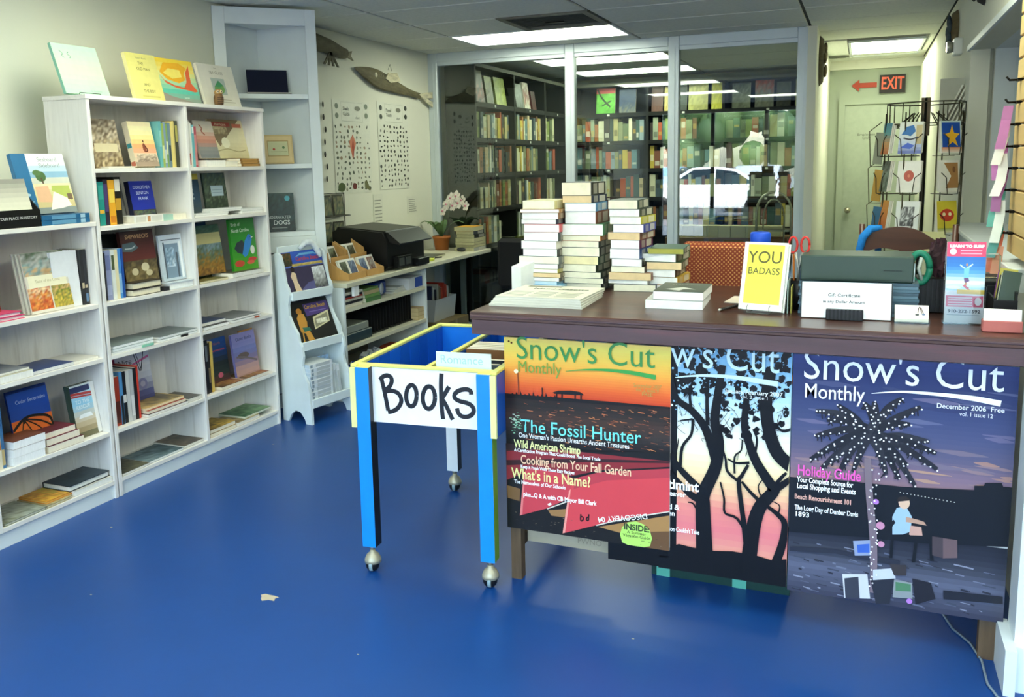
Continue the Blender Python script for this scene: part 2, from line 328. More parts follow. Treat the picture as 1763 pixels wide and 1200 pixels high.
# ================================================================ BOOKS: builders
def mixc(cols, t):
    cols = [lin(c) for c in cols]; t = max(0, min(.9999, t)) * (len(cols) - 1); i = int(t); f = t - i
    if len(cols) == 1: return cols[0]
    return tuple(a + (b - a) * f for a, b in zip(cols[i], cols[i + 1]))
class Cv:
    """printed sheet: flat coloured shapes on the local XZ plane, facing -Y"""
    def __init__(s, w, h, y=-.0004): s.w, s.h, s.y, s.mb, s.txt = w, h, y, MB(), []
    def pt(s, u, v): return (min(max(u, 0), 1) * s.w, s.y, min(max(v, 0), 1) * s.h)
    def poly(s, uv, col): s.y -= .000014; s.mb.poly([s.pt(*p) for p in uv], col)
    def draw(s, items):
        for it in items:
            k = it[0]
            if k == 'r': _, a, b, c, d, col = it; s.poly([(a, b), (c, b), (c, d), (a, d)], col)
            elif k == 'g':
                _, a, b, c, d, cols = it[:6]; n = it[6] if len(it) > 6 else 10; s.y -= .000014
                for i in range(n):
                    v0, v1 = b + (d - b) * i / n, b + (d - b) * (i + 1) / n
                    s.mb.poly([s.pt(a, v0), s.pt(c, v0), s.pt(c, v1), s.pt(a, v1)], mixc(cols, (i + .5) / n))
            elif k == 'm':
                _, a, b, c, d, cols, nx, ny, jit = it; s.y -= .000014; nx *= 2; ny *= 2; g = {}
                for i in range(nx + 1):
                    for j in range(ny + 1):
                        q = random.uniform(.72, 1.3); g[i, j] = tuple(min(1, x * q) for x in mixc(cols, j / ny + random.uniform(-jit, jit)))
                o = len(s.mb.v); s.mb.v += [s.pt(a + (c - a) * i / nx, b + (d - b) * j / ny) for i in range(nx + 1) for j in range(ny + 1)]
                for i in range(nx):
                    for j in range(ny):
                        K = [(i, j), (i + 1, j), (i + 1, j + 1), (i, j + 1)]
                        s.mb.f.append([o + x * (ny + 1) + y for x, y in K]); s.mb.c.append([g[x] for x in K]); s.mb.sm.append(False)
            elif k == 'e':
                _, u, v, a, b, col = it; s.poly([(u + a * math.cos(i * .524), v + b * math.sin(i * .524)) for i in range(12)], col)
            elif k == 'p': s.poly(it[1], it[2])
            elif k == 'l':      # stroke along points with half width
                pts, hw, col = it[1], it[2], it[3]; s.stroke(pts, hw, col)
            elif k in 'tT': s.txt.append(it)
    def stroke(s, pts, hw, col):
        P = [(u * s.w, v * s.h) for u, v in pts]; L, Rr = [], []
        hws = list(hw) if isinstance(hw, (list, tuple)) else [hw] * len(P)
        if len(P) > 2:      # Catmull-Rom smoothing
            Q, H = [], []; E = [P[0]] + P + [P[-1]]
            for i in range(len(P) - 1):
                a, b, c, d = E[i:i + 4]
                for k in range(4):
                    t = k / 4; Q.append(tuple(.5 * (2 * b[j] + (c[j] - a[j]) * t + (2 * a[j] - 5 * b[j] + 4 * c[j] - d[j]) * t * t + (3 * b[j] - a[j] - 3 * c[j] + d[j]) * t ** 3) for j in (0, 1))); H.append(hws[i] + (hws[i + 1] - hws[i]) * t)
            P, hws = Q + [P[-1]], H + [hws[-1]]
        for i, p in enumerate(P):
            a, b = P[max(i - 1, 0)], P[min(i + 1, len(P) - 1)]; dx, dy = b[0] - a[0], b[1] - a[1]; q = math.hypot(dx, dy) or 1
            nx, ny = -dy / q * hws[i], dx / q * hws[i]; K = lambda a, b: (min(max(a, 0), s.w), min(max(b, 0), s.h)); L.append(K(p[0] + nx, p[1] + ny)); Rr.append(K(p[0] - nx, p[1] - ny))
        s.y -= .000014
        for i in range(len(P) - 1):
            s.mb.poly([(L[i][0], s.y, L[i][1]), (Rr[i][0], s.y, Rr[i][1]), (Rr[i + 1][0], s.y, Rr[i + 1][1]), (L[i + 1][0], s.y, L[i + 1][1])], col)
    def build(s, parent, name='cover_print', mt=None):
        o = s.mb.build(name, mt or PAINT, parent) if s.mb.f else None
        for it in s.txt:
            k, body, u, v, size, col = it[:6]; sx = it[6] if len(it) > 6 else 1; bold = it[7] if len(it) > 7 else 0
            text(body, parent, size * s.h, col, (u * s.w, s.y - .0003, v * s.h), align='CENTER' if k == 't' else 'LEFT', sx=sx * s.w if sx < 0 else sx, bold=bold)
        return o
def book(label, w, h, t, loc, rot=(0, 0, 0), cov='#888', pg='#efe7d3', art=None, bands=None, name='book', cat='book', group=None, soft=True, mt=None, plain=False):
    """local X = width from the spine, Z = height, Y = thickness; front cover faces -Y"""
    c = min(.0009 if soft else .0026, t * .2); e = 0 if soft else .004
    mb = MB().box(0, w, 0, c, 0, h, cov).box(0, w, t - c, t, 0, h, cov).box(0, c, c, t - c, 0, h, cov)
    if plain: mb.box(c, w - .002 - e, c, t - c, .001 + e, h - .001 - e, pg)
    o = tag(mb.build(name, mt or PAINT, None, loc, rot), label, cat, group)
    if not plain: B(c, w - .0005 - e, c, t - c, .0003 + e, h - .0003 - e, pg).build('pages', PAGES, o)
    if art: cv = Cv(w, h); cv.draw(art); cv.build(o)
    if bands:
        sb = MB()
        for a, b, col in bands: sb.poly([(-.0004, t * .1, a * h), (-.0004, t * .1, b * h), (-.0004, t * .9, b * h), (-.0004, t * .9, a * h)], col)
        sb.build('spine_print', PAINT, o)
    return o
XF = -3.265
def face(label, y0, w, h, t, zb, x=-3.36, lean=12, ry=0, **k):
    a = R(lean); return book(label, w, h, t, (x, y0, zb + t * math.sin(a) + .0005), (-a, ry, R(90)), **k)
def spine(label, y0, t, h, zb, w=.15, x=-3.295, lean=0, **k):
    a = R(lean); return book(label, w, h, t, (x, y0 + t + (h * math.sin(a) if lean < 0 else 0), zb + .0005 + abs(t * math.sin(a))), (a, 0, R(180)), **k)
def flat(label, y0, w, h, t, zb, x=-3.29, side='edge', turn=0, **k):
    if side == 'spine': return book(label, w, h, t, (x, y0 + h, zb + t + .0005), (R(-90), 0, R(180 + turn)), **k)
    if side == 'long':  return book(label, w, h, t, (x, y0, zb + t + .0005), (R(-90), 0, R(90 + turn)), **k)     # foot of the page block to the front
    return book(label, w, h, t, (x - w, y0, zb + t + .0005), (R(-90), 0, R(turn)), **k)
# ================================================================ WHITE BOOKCASES ON THE LEFT
def bookcase(label, y0, ys, y1, H, shelves, x0=-3.53):
    """open fronted case along the left wall; ys = inner uprights"""
    b = empty('bookcase', label, 'bookcase', (XF, y0, 0)); t = .02
    ups = [y0] + [y - t / 2 for y in ys] + [y1 - t]
    for u in ups: B(x0 - XF, 0, 0, t, .07 if u in ups[1:-1] else 0, H - t, bev=.0015).build('side_panel', WHITEWASH, b, (0, u - y0, 0))
    B(x0 - XF, .004, -.004, y1 - y0 + .004, H - t, H, bev=.0015).build('top_board', WHITEWASH_H, b)
    B(x0 - XF, x0 - XF + .006, t, y1 - y0 - t, .07, H - t).build('back_board', WHITEWASH, b)
    B(-.025, -.012, t, y1 - y0 - t, 0, .07).build('plinth', WHITEP, b)
    for z in shelves:
        for a, c in zip(ups[:-1], ups[1:]): B(x0 - XF + .006, -.001, a + t - y0, c - y0, z - t, z, bev=.0012).build('shelf', WHITEWASH_H, b)
    return b
SH = [.09, .33, .69, .945, 1.30, 1.567]
bookcase('tall whitewashed pine bookcase with two bays of face-out books', 2.98, [3.605], 4.235, 1.90, SH)
bookcase('low whitewashed bookcase cut by the picture edge beside the taller one', 1.75, [2.36], 2.972, 1.325, SH[:4])
# ---- on top of the tall case
wire = lambda name, label, path, loc, rot=(0, 0, 0), col='#2a2a28', r=.0016: tag(MB().tube(path, r, col, 5).build(name, METAL, None, loc, rot), label, 'book stand')
face('pale mint picture book on a wire easel at the near end of the bookcase', 2.955, .25, .24, .016, 1.902, x=-3.35, lean=18, cov='#8cc8ae', soft=False,
     art=[('g', 0, 0, 1, 1, ['#b0d8bc', '#c8e2bc', '#b8dcc4']), ('l', [(.14, .86), (.2, .8), (.17, .76), (.22, .72)], .0015, '#5f8a76'), ('l', [(.34, .85), (.3, .8), (.36, .76), (.33, .72)], .0015, '#5f8a76'), ('t', 'by the shore', .7, .08, .05, '#7fae98')])
wire('wire_easel', 'thin black wire easel holding the pale mint picture book', [(0, 0, .0), (.04, 0, 0), (.045, 0, .012), (.045, .12, .012), (.04, .12, 0), (0, .12, 0), (-.05, .1, .12), (-.05, .02, .12), (0, 0, 0)], (-3.386, 3.02, 1.9018))
face('cream book titled The Old Man and the Boy on top of the bookcase', 3.355, .195, .235, .022, 1.902, x=-3.34, lean=14, cov='#efe3a0', soft=False,
     art=[('g', 0, 0, 1, 1, ['#e6d884', '#e6dc86', '#dcd27c']), ('t', 'Robert Ruark', .5, .9, .055, '#8a8660'), ('t', 'THE', .45, .78, .09, '#5f5626', .9), ('t', 'OLD MAN', .5, .66, .09, '#5f5626', .9), ('t', 'AND', .5, .32, .085, '#5f5626', .9), ('t', 'THE BOY', .53, .18, .09, '#4a421a', .9), ('r', .25, .05, .85, .08, '#c9bd6a')])
face('square yellow and teal swirl picture book on top of the bookcase', 3.575, .27, .235, .02, 1.902, x=-3.365, lean=14, cov='#f2c224', soft=False, pg='#d8e6df',
     art=[('g', 0, 0, 1, 1, ['#a0a090', '#63c6ae', '#b5dcae', '#f5e07a', '#f7d029']), ('p', [(.0, .66), (.12, .5), (.35, .4), (.62, .36), (.72, .5), (.75, .72), (.88, .9), (.85, .66), (.84, .48), (.98, .3), (.9, .27), (.66, .31), (.4, .34), (.15, .43)], '#ea6a3d'),
          ('p', [(.05, .68), (.2, .9), (.62, .92), (.8, .82), (.7, .7), (.7, .54), (.5, .45), (.2, .52)], '#f6b52a'), ('p', [(.14, .66), (.3, .78), (.6, .76), (.62, .6), (.35, .54)], '#fae36f'), ('p', [(0, 0), (.9, 0), (.6, .06), (.2, .14), (0, .22)], '#9c9489'), ('t', 'Sunset', .62, .12, .06, '#e8f2e4')])
face('grey white book titled Sea Glass with a green stone on its cover', 3.86, .29, .235, .018, 1.902, x=-3.345, lean=15, cov='#dcd6c8', soft=False,
     art=[('g', 0, 0, 1, 1, ['#e2dccb', '#d7d2c6']), ('t', 'SEA GLASS', .5, .8, .1, '#85816f', 1.0), ('t', 'the', .5, .92, .06, '#85816f'), ('r', .3, .27, .68, .67, '#a9b3ab'), ('p', [(.34, .33), (.36, .46), (.5, .62), (.62, .5), (.64, .38), (.56, .3)], '#6f9a55'), ('p', [(.36, .46), (.5, .62), (.62, .5), (.5, .45)], '#3f8a5b'), ('r', .5, .08, .85, .1, '#b8ad97'), ('r', .5, .14, .75, .16, '#b8ad97')])
ow = empty('owl_figurine', 'small brown carved owl figurine in front of the Sea Glass book', 'figurine', (-3.283, 3.885, 1.9), (0, 0, R(60)))
MB().lathe([(.016, 0), (.024, .006), (.027, .028), (.023, .05), (.02, .06)], '#7b5a35', n=14).build('body', MATTE, ow)
MB().ball((0, 0, .068), .023, '#a9844f', sc=(1, .95, .85)).build('head', MATTE, ow)
for sx in (-1, 1):
    e = MB().ball((sx * .009, -.019, .072), .008, '#e8d9b5', n=10, k=6, sc=(1, .5, 1)).build('eye', MATTE, ow)
    MB().ball((sx * .009, -.0235, .072), .0035, '#1d140c', n=8, k=4).build('pupil', PLAST, e)
    MB().ball((sx * .021, 0, .034), .012, '#5d4024', n=10, k=6, sc=(.5, .9, 1.7)).build('wing', MATTE, ow)
MB().lathe([(.004, 0), (.0005, .009)], '#caa45a', n=6).build('beak', MATTE, ow, (0, -.022, .066), (R(115), 0, 0))
for k in range(4): MB().box(-.016, .016, -.0275, -.0235, .008 + k * .01, .012 + k * .01, '#4a3019').build('breast_band', MATTE, ow)
# ---- spine row helper: list of (thickness, height, colour, bands)
def row(prefix, y0, zb, L, x=-3.3, w=.14, gap=.0006, group=None, **k):
    y = y0
    for i, it in enumerate(L):
        t, h, col = it[:3]; bands = it[3] if len(it) > 3 else None; nm = it[4]
        spine(nm + ' ' + prefix, y, t, h, zb, w=w, x=x - random.uniform(0, .006), cov=col, bands=bands, group=group, **k); y += t + gap
    return y
G1 = 'books on the whitewashed bookcases'
z = SH[5] + .0005
row('on the top shelf of the tall bookcase', 3.006, z, [(.011, .25, '#d9d6c8', [(.05, .35, '#22201d')], 'thin white book at the left upright'), (.013, .235, '#cfccc0', [(.03, .3, '#2a2825')], 'second thin white book from the left upright')], group=G1)
face('sepia photo collage paperback at the left of the top shelf', 3.075, .17, .235, .012, z, x=-3.34, lean=10, cov='#7d6a50', group=G1, art=[('m', 0, 0, 1, 1, ['#6e5a3e', '#c9b691', '#6b5642', '#d9cab0', '#7b6a55'], 7, 10, .35), ('r', .1, .33, .9, .5, '#d9cba6')])
flat('thin white paperback lying at the front edge of the top shelf', 3.08, .05, .16, .008, z, x=-3.268, cov='#eee9dd', group=G1)
face('novel with a woman in an orange sunset on its cover', 3.285, .15, .225, .034, z, x=-3.30, lean=12, cov='#e8dcc0', group=G1, soft=False,
     art=[('g', 0, 0, 1, 1, ['#8a7262', '#e8d2b4', '#ef9a6c', '#f8dc8d', '#f7ecb5', '#f3dfb2']), ('e', .5, .42, .07, .1, '#8f4a33'), ('e', .5, .56, .03, .03, '#5b2f22'), ('l', [(.5, .5), (.62, .36), (.5, .33)], .004, '#6d3527'), ('m', .1, .1, .95, .28, ['#8f7b6a', '#d8c3a8'], 7, 4, .5)], bands=[(.42, .52, '#3c8d99'), (.02, .12, '#c2705b')])
row('at the right of the top left shelf', 3.445, z, [(.018, .232, '#69aeb0', [(.45, .8, '#8cc7c0')], 'teal book'), (.015, .222, '#9cb05a', [(.2, .5, '#d4d9a0')], 'olive green book'), (.016, .228, '#7f97b0', [(.1, .4, '#c5d0cf')], 'grey blue book'), (.012, .22, '#86a25a', [(.3, .6, '#e0e2b5')], 'leaf green book'), (.017, .226, '#6f8794', [(.15, .5, '#39474a')], 'slate book'), (.017, .232, '#e4cf7c', None, 'straw yellow book'), (.012, .236, '#d7c27a', None, 'tan yellow book'), (.02, .238, '#3a3c2c', [(.55, .9, '#a8a04e')], 'dark olive book')], group=G1)
row('at the left of the top right shelf', 3.619, z, [(.02, .272, '#cfc8b8', [(0, .15, '#4b3b35')], 'tall cream book'), (.008, .262, '#3f3a3a', None, 'thin charcoal book'), (.016, .24, '#dcd8d0', [(.05, .3, '#b3453c')], 'white book with a red foot'), (.014, .23, '#eeeae0', None, 'plain white book'), (.016, .222, '#6eb3ba', [(.8, .95, '#dfeeea')], 'light teal book'), (.02, .214, '#b8525f', [(.05, .8, '#d58a86')], 'rose red book')], group=G1)
face('memoir with a grey shore and pink sky on the top right shelf', 3.79, .15, .21, .014, z + .045, x=-3.345, lean=14, cov='#c9bfb4', group=G1, art=[('g', 0, 0, 1, 1, ['#6f7377', '#8c8b87', '#d2876c', '#dccdb9', '#d9d2c4']), ('l', [(.3, .9), (.4, .8), (.35, .72), (.5, .62)], .004, '#a8563d')])
face('tan map cover with a red title on the top right shelf', 3.925, .288, .225, .012, z + .045, x=-3.36, lean=13, cov='#d8caa0', group=G1, art=[('g', 0, 0, 1, 1, ['#cabf90', '#e4dab2', '#dcd2aa']), ('p', [(0, .7), (0, 1), (.9, 1), (.35, .45), (.2, .3)], '#7d6a4c'), ('m', .02, .62, .5, .84, ['#8d7a58', '#c8b98e'], 6, 3, .5), ('r', .05, .82, .62, .93, '#9b3a2c'), ('t', 'Hurricane', .34, .87, .1, '#efd9b8', 1), ('r', .68, .8, .95, .9, '#c56a4c'), ('e', .38, .4, .12, .14, '#eee8c8'), ('l', [(.1, .18), (.4, .24), (.7, .17), (.95, .22)], .003, '#a59a70')])
flat('white paperback lying under the pink sky memoir', 3.765, .1, .15, .036, z, x=-3.29, cov='#efe9dc', pg='#f1eee6', group=G1)
flat('pale magazine lying beneath the tan map cover', 3.92, .1, .09, .03, z, x=-3.285, cov='#ded6c2', group=G1)
for k in range(3): flat(('bottom', 'middle', 'top')[k] + ' of three small brown spined books stacked on the top right shelf', 4.025, .11, .165, .0145, z + k * .0152, x=-3.272 - .004 * k, side='spine', cov='#9a7038', bands=[(.1, .9, '#c08f4c')], group=G1)
# second shelf
z = SH[4] + .0005
row('on the second shelf of the tall bookcase', 3.012, z, [(.024, .195, '#6e6448', [(.1, .9, '#4a4432')], 'olive brown book'), (.033, .205, '#1f8f86', [(.28, .36, '#e8b53c'), (.6, .92, '#3aa79a')], 'teal book with a yellow band'), (.026, .215, '#2b2438', [(.3, .9, '#4e3d70')], 'dark purple book'), (.038, .212, '#e8a628', [(.05, .2, '#d07f1f'), (.5, .8, '#f2cf57')], 'amber yellow book'), (.04, .226, '#17150f', [(.3, .55, '#c8962f'), (.7, .95, '#e7dfcc')], 'black book with gold graphics')], group=G1)
face('plain grey paperback behind the royal blue novel', 3.2, .1, .2, .02, z, x=-3.40, lean=10, cov='#8e8d88', group=G1)
face('royal blue novel with an author name in white capitals', 3.285, .15, .2, .03, z, x=-3.34, lean=8, cov='#1b1f3c', group=G1, soft=False, art=[('r', 0, 0, 1, 1, '#3a3630'), ('r', 0, .28, 1, 1, '#1d2f9e'), ('t', 'DOROTHEA', .52, .84, .11, '#d4dcf4', .92), ('t', 'BENTON', .52, .7, .11, '#d4dcf4', .92), ('t', 'FRANK', .52, .56, .11, '#d4dcf4', .92), ('m', .05, .02, .95, .26, ['#6d4a30', '#2c3a52', '#59674a'], 6, 3, .5)])
flat('thick white novel lying spine out on the second shelf', 3.215, .12, .19, .034, z, x=-3.275, side='spine', cov='#f0ede4', bands=[(.05, .4, '#dcd9cf'), (.45, .55, '#c98f63'), (.6, .95, '#d9d4c6')], group=G1)
flat('mint green paperback lying at the middle of the second shelf', 3.408, .12, .07, .03, z, x=-3.28, side='spine', cov='#a9cdbd', group=G1)
flat('pale book lying flat by the centre upright on the second shelf', 3.483, .13, .1, .03, z, x=-3.29, cov='#e4dfd2', group=G1)
face('dark guide with a yellow band and white lines on its cover', 3.64, .13, .22, .012, z + .012, x=-3.345, lean=6, cov='#23323c', group=G1, art=[('g', 0, 0, 1, .86, ['#3d4a4c', '#27465f', '#1e4056']), ('r', 0, .86, 1, 1, '#c9b443'), ('T', 'How\nto Read\na North\nCarolina\nBeach', .2, .5, .1, '#c9d7da', .8)])
face('dark green photo book with a pale label on the second shelf', 3.8, .18, .222, .012, z + .012, x=-3.34, lean=6, cov='#2f3b30', group=G1, art=[('m', 0, 0, 1, 1, ['#33402f', '#1f2a24', '#58684f', '#3c4d49'], 8, 9, .4), ('r', .3, .42, .85, .68, '#a9bcc4'), ('r', .35, .5, .8, .51, '#6d7f88'), ('r', .35, .57, .8, .58, '#6d7f88')])
for k in range(4): flat(ORD[k] + ' from the bottom of the white magazines under the dark photo book', 3.64 + .012 * k + (.1 if k > 1 else 0), .17, .26, .0095, z + k * .01 - (.02 if k > 1 else 0) * 0, x=-3.285 - .004 * k, cov='#dfe0dd', pg='#efeeea', turn=0, group=G1)
for k in range(2): flat(('lower', 'upper') [k] + ' white magazine at the right end of the second shelf', 4.018 + .005 * k, .19, .185, .013, z + k * .0138, x=-3.283, cov='#d6d8d4', pg='#f0efeb', group=G1)
# third shelf
z = SH[3] + .0005
row('on the third shelf of the tall bookcase', 3.01, z, [(.016, .225, '#e6e4dc', None, 'white book at the left upright'), (.017, .228, '#1c1d21', [(.1, .8, '#3a3b40')], 'black book'), (.032, .238, '#8f97bd', [(.1, .3, '#a7afd0'), (.6, .9, '#6f79a8')], 'lavender blue book'), (.02, .236, '#dfe2dc', [(.6, .9, '#4a5738')], 'pale book with a green photo'), (.02, .238, '#e2d7b0', None, 'cream book'), (.02, .24, '#4a8ed0', [(.1, .5, '#8db9e0')], 'sky blue book'), (.012, .24, '#1f4f9e', None, 'cobalt blue book')], group=G1)
for k, (yy, cc) in enumerate(((3.09, '#22231f'), (3.112, '#4a3230'), (3.13, '#1d2420'))): face(ORD[k] + ' dark copy standing behind the red and sepia shipwreck book', yy, .16, .3, .012, z, x=-3.455 + .018 * k, lean=7, cov=cc, group=G1)
flat('dark green box lying behind the spines on the third shelf', 3.02, .05, .1, .26, z, x=-3.46, cov='#2c4a38', pg='#2f5a41', group=G1)
face('dark red and sepia book titled Shipwrecks', 3.21, .215, .312, .022, z, x=-3.345, lean=6, cov='#4a2622', group=G1, soft=False,
     art=[('g', 0, .52, 1, 1, ['#6b2f2b', '#5a2a28', '#3f211f']), ('t', 'SHIPWRECKS', .5, .9, .09, '#d9a878', .92, .0004), ('p', [(.02, .68), (.3, .66), (.5, .72), (.38, .82), (.04, .8)], '#5d6f72'), ('l', [(.1, .72), (.3, .72), (.42, .76)], .003, '#c9d0cd'), ('m', 0, 0, 1, .52, ['#4c4023', '#8c7a52', '#6d5c3b', '#4b4030'], 8, 7, .4), ('e', .3, .34, .1, .06, '#d5c6a0'), ('e', .62, .4, .12, .07, '#d8cba8'), ('e', .72, .3, .1, .05, '#cbbd97')])
flat('lower of two cream paged hardbacks lying before the shipwreck book', 3.17, .12, .185, .032, z, x=-3.275, cov='#2a2622', pg='#eadfc2', soft=False, group=G1)
flat('upper of two cream paged hardbacks lying before the shipwreck book', 3.178, .11, .19, .032, z + .0328, x=-3.282, cov='#33291f', pg='#e9dec0', soft=False, group=G1)
face('white book with a lit doorway photograph on the third shelf', 3.43, .16, .24, .014, z + .036, x=-3.325, lean=5, cov='#d5dde4', group=G1, art=[('g', 0, 0, 1, 1, ['#b9c6d0', '#dfe6ec']), ('r', .08, .88, .95, .9, '#596470'), ('r', .14, .06, .2, .84, '#4d5863'), ('r', .2, .06, .8, .8, '#7f95a8'), ('m', .24, .3, .6, .72, ['#c7d7e2', '#5f7f9a', '#a9c0d0'], 4, 5, .4), ('r', .66, .06, .74, .6, '#4e5a66'), ('r', .84, .04, .93, .84, '#eef2f4')])
flat('small black box lying at the foot of the doorway photograph book', 3.372, .04, .036, .02, z, x=-3.272, cov='#17181b', pg='#1e1f22', group=G1)
flat('thick white book lying under the doorway photograph book', 3.415, .14, .172, .034, z, x=-3.274, cov='#cfd7de', pg='#eef0ef', soft=False, group=G1)
face('landscape photo calendar behind the autumn marsh book', 3.675, .23, .315, .01, z, x=-3.42, lean=6, cov='#31463c', group=G1, art=[('m', 0, 0, 1, 1, ['#4e5a2f', '#2e4a3f', '#274a78', '#29467a'], 6, 8, .3)])
face('autumn marsh photo book with a cream band', 3.7, .225, .275, .016, z + .028, x=-3.345, lean=8, cov='#c8bb7e', group=G1, art=[('m', 0, 0, 1, .62, ['#6a4a26', '#a8792f', '#7d6a34', '#56705a', '#7d9299'], 9, 8, .25), ('r', 0, .62, 1, .84, '#cfc48a'), ('m', 0, .84, 1, 1, ['#4f6a57', '#33594a'], 6, 3, .3)])
face('bright green field guide titled Birds of North Carolina', 3.968, .215, .322, .018, z, x=-3.32, lean=4, cov='#2f8a2a', group=G1,
     art=[('g', 0, 0, 1, 1, ['#5aa824', '#3f9a2a', '#2a8a2c', '#2c7f2a']), ('T', 'Birds of', .05, .9, .085, '#e4f0da', .9), ('T', 'North Carolina', .05, .79, .088, '#e4f0da', .86, .0004),
          ('p', [(.1, .48), (.22, .58), (.45, .62), (.56, .5), (.62, .4), (.4, .36), (.2, .4)], '#2f3b44'), ('p', [(.4, .36), (.55, .6), (.68, .68), (.82, .68), (.84, .6), (.74, .46), (.6, .33), (.48, .3)], '#2f86cf'), ('e', .74, .65, .09, .06, '#2a78c8'), ('p', [(.82, .67), (.91, .65), (.82, .63)], '#d9d6c8'), ('e', .78, .66, .015, .01, '#0c0c0c'),
          ('e', .83, .42, .09, .08, '#e9e6dc'), ('e', .25, .2, .2, .06, '#c94a36'), ('e', .78, .25, .18, .04, '#cf3a34'), ('e', .7, .2, .16, .035, '#e2604a')])
flat('olive marsh magazine lying at the front of the third shelf', 3.632, .16, .22, .012, z, x=-3.272, cov='#7d7443', pg='#ddd3b0', art=[('m', 0, 0, 1, 1, ['#6a5f34', '#9a8a4f', '#4f5a34'], 6, 6, .5)], group=G1)
flat('white paged dark cover book lying before the bird guide', 3.89, .15, .275, .026, z, x=-3.27, cov='#5a5244', pg='#eeebe0', group=G1)
# fourth shelf: flat magazines
z = SH[2] + .0005
for lab, y0, w, h, t, zz, x, cov, pg in (
    ('bottom magazine of the left pile on the fourth shelf', 3.01, .17, .26, .012, 0, -3.272, '#c9cfcb', '#f2f2ee'), ('second magazine of the left pile on the fourth shelf', 3.015, .175, .255, .012, .0126, -3.27, '#b7c2bd', '#eff1ee'),
    ('grey topped magazine of the left pile on the fourth shelf', 3.02, .18, .25, .013, .0252, -3.272, '#7f8b88', '#f1f2ef'), ('lower magazine of the middle pile on the fourth shelf', 3.31, .17, .275, .012, 0, -3.274, '#9aa29f', '#edeeec'),
    ('dark grey magazine on the middle pile of the fourth shelf', 3.318, .2, .268, .013, .0126, -3.276, '#6d7574', '#e4e5e2'),
    ('white paged dark book at the left of the right fourth shelf', 3.635, .19, .2, .017, 0, -3.272, '#2f2c28', '#efeee8'), ('navy spined book on the right fourth shelf', 3.64, .17, .2, .017, .0178, -3.3, '#233a66', '#e9e8e2'),
    ('grey magazine at the right of the right fourth shelf', 3.868, .2, .25, .013, 0, -3.272, '#8d908e', '#efeeea'), ('silver grey magazine topmost at the right of the right fourth shelf', 3.86, .2, .26, .011, .0138, -3.28, '#77797a', '#ebeae6')):
    flat(lab, y0, w, h, t, z + zz, x=x, cov=cov, pg=pg, group=G1)
tag(B(0, .004, 0, .075, 0, .012, '#8fcdb0').build('price_sticker', PAINT, None, (-3.268, 3.19, z)), 'mint green price sticker on the fourth shelf magazines', 'sticker')
tag(B(0, .004, 0, .05, 0, .011, '#26221d').build('price_sticker', PAINT, None, (-3.272, 3.46, z)), 'black price sticker on the fourth shelf magazines', 'sticker')
tag(B(0, .004, 0, .04, 0, .01, '#c05a3a').build('price_sticker', PAINT, None, (-3.268, 4.05, z)), 'orange price sticker on the fourth shelf magazines', 'sticker')
# fifth shelf
z = SH[1] + .0005
row('on the fifth shelf of the tall bookcase', 3.012, z, [(.02, .235, '#d8cdb8', None, 'cream book at the left upright'), (.03, .242, '#a83a22', [(.05, .5, '#5a2a1c')], 'brick red book'), (.018, .262, '#4f8fc4', [(0, .55, '#22262a')], 'book with a blue top'), (.024, .258, '#16171a', [(.4, .55, '#d8d8d4')], 'black book with a white block'), (.022, .256, '#c4c5c4', None, 'silver grey book'), (.022, .258, '#b3b5b7', [(.1, .5, '#d9d9d8')], 'second silver grey book'), (.022, .262, '#1c1a1a', None, 'plain black book'), (.012, .27, '#cf3a26', None, 'thin scarlet book')], group=G1)
face('white picture book titled Nize with a pink cross stroke', 3.135, .28, .31, .014, z, x=-3.43, lean=6, cov='#d9d8dd', group=G1, art=[('g', 0, 0, 1, 1, ['#2a2b5a', '#5b5f96', '#c9cbd9', '#e4e3e6', '#dfdee2']), ('r', 0, .72, .2, .98, '#a3254f'), ('t', 'Nize', .42, .82, .14, '#1a1a20', 1.1), ('l', [(.15, .66), (.98, .84)], .006, '#d8679a'), ('l', [(.62, 1), (.74, .62)], .003, '#2a2a33'), ('l', [(.68, 1), (.77, .66)], .002, '#2a2a33'), ('l', [(.9, 1), (.76, .62)], .003, '#2a2a33'), ('e', .76, .4, .11, .1, '#8b8ab5'), ('e', .76, .4, .06, .05, '#b9b4cc')])
for lab, y0, w, h, t, zz, x, cov, pg in (('black book lowest of the pile beside the scarlet spine', 3.2, .17, .28, .014, 0, -3.272, '#27241f', '#e6e2d8'), ('red spined book in the pile beside the scarlet spine', 3.205, .17, .26, .016, .0145, -3.276, '#b33a2a', '#e8dcc0'),
    ('tan magazine topmost of the pile beside the scarlet spine', 3.2, .19, .27, .012, .031, -3.29, '#c6a868', '#e7d9b4'), ('dark magazine lying by the centre upright on the fifth shelf', 3.485, .19, .1, .02, 0, -3.274, '#4b4a40', '#e4dfd0')):
    flat(lab, y0, w, h, t, z + zz, x=x, cov=cov, pg=pg, art=[('m', .05, .05, .95, .95, [cov, '#4a4034'], 4, 5, .5)], group=G1)
row('at the left of the right fifth shelf', 3.622, z, [(.014, .3, '#e8e6e2', [(.75, .98, '#3a5a7a')], 'white book with a blue top'), (.02, .215, '#c03a9a', None, 'magenta book'), (.022, .3, '#1a1a1c', [(.6, .9, '#6a7076')], 'black book'), (.02, .28, '#232021', [(.2, .5, '#7a6a52')], 'charcoal book'), (.018, .285, '#d9b65a', None, 'mustard yellow book')], group=G1)
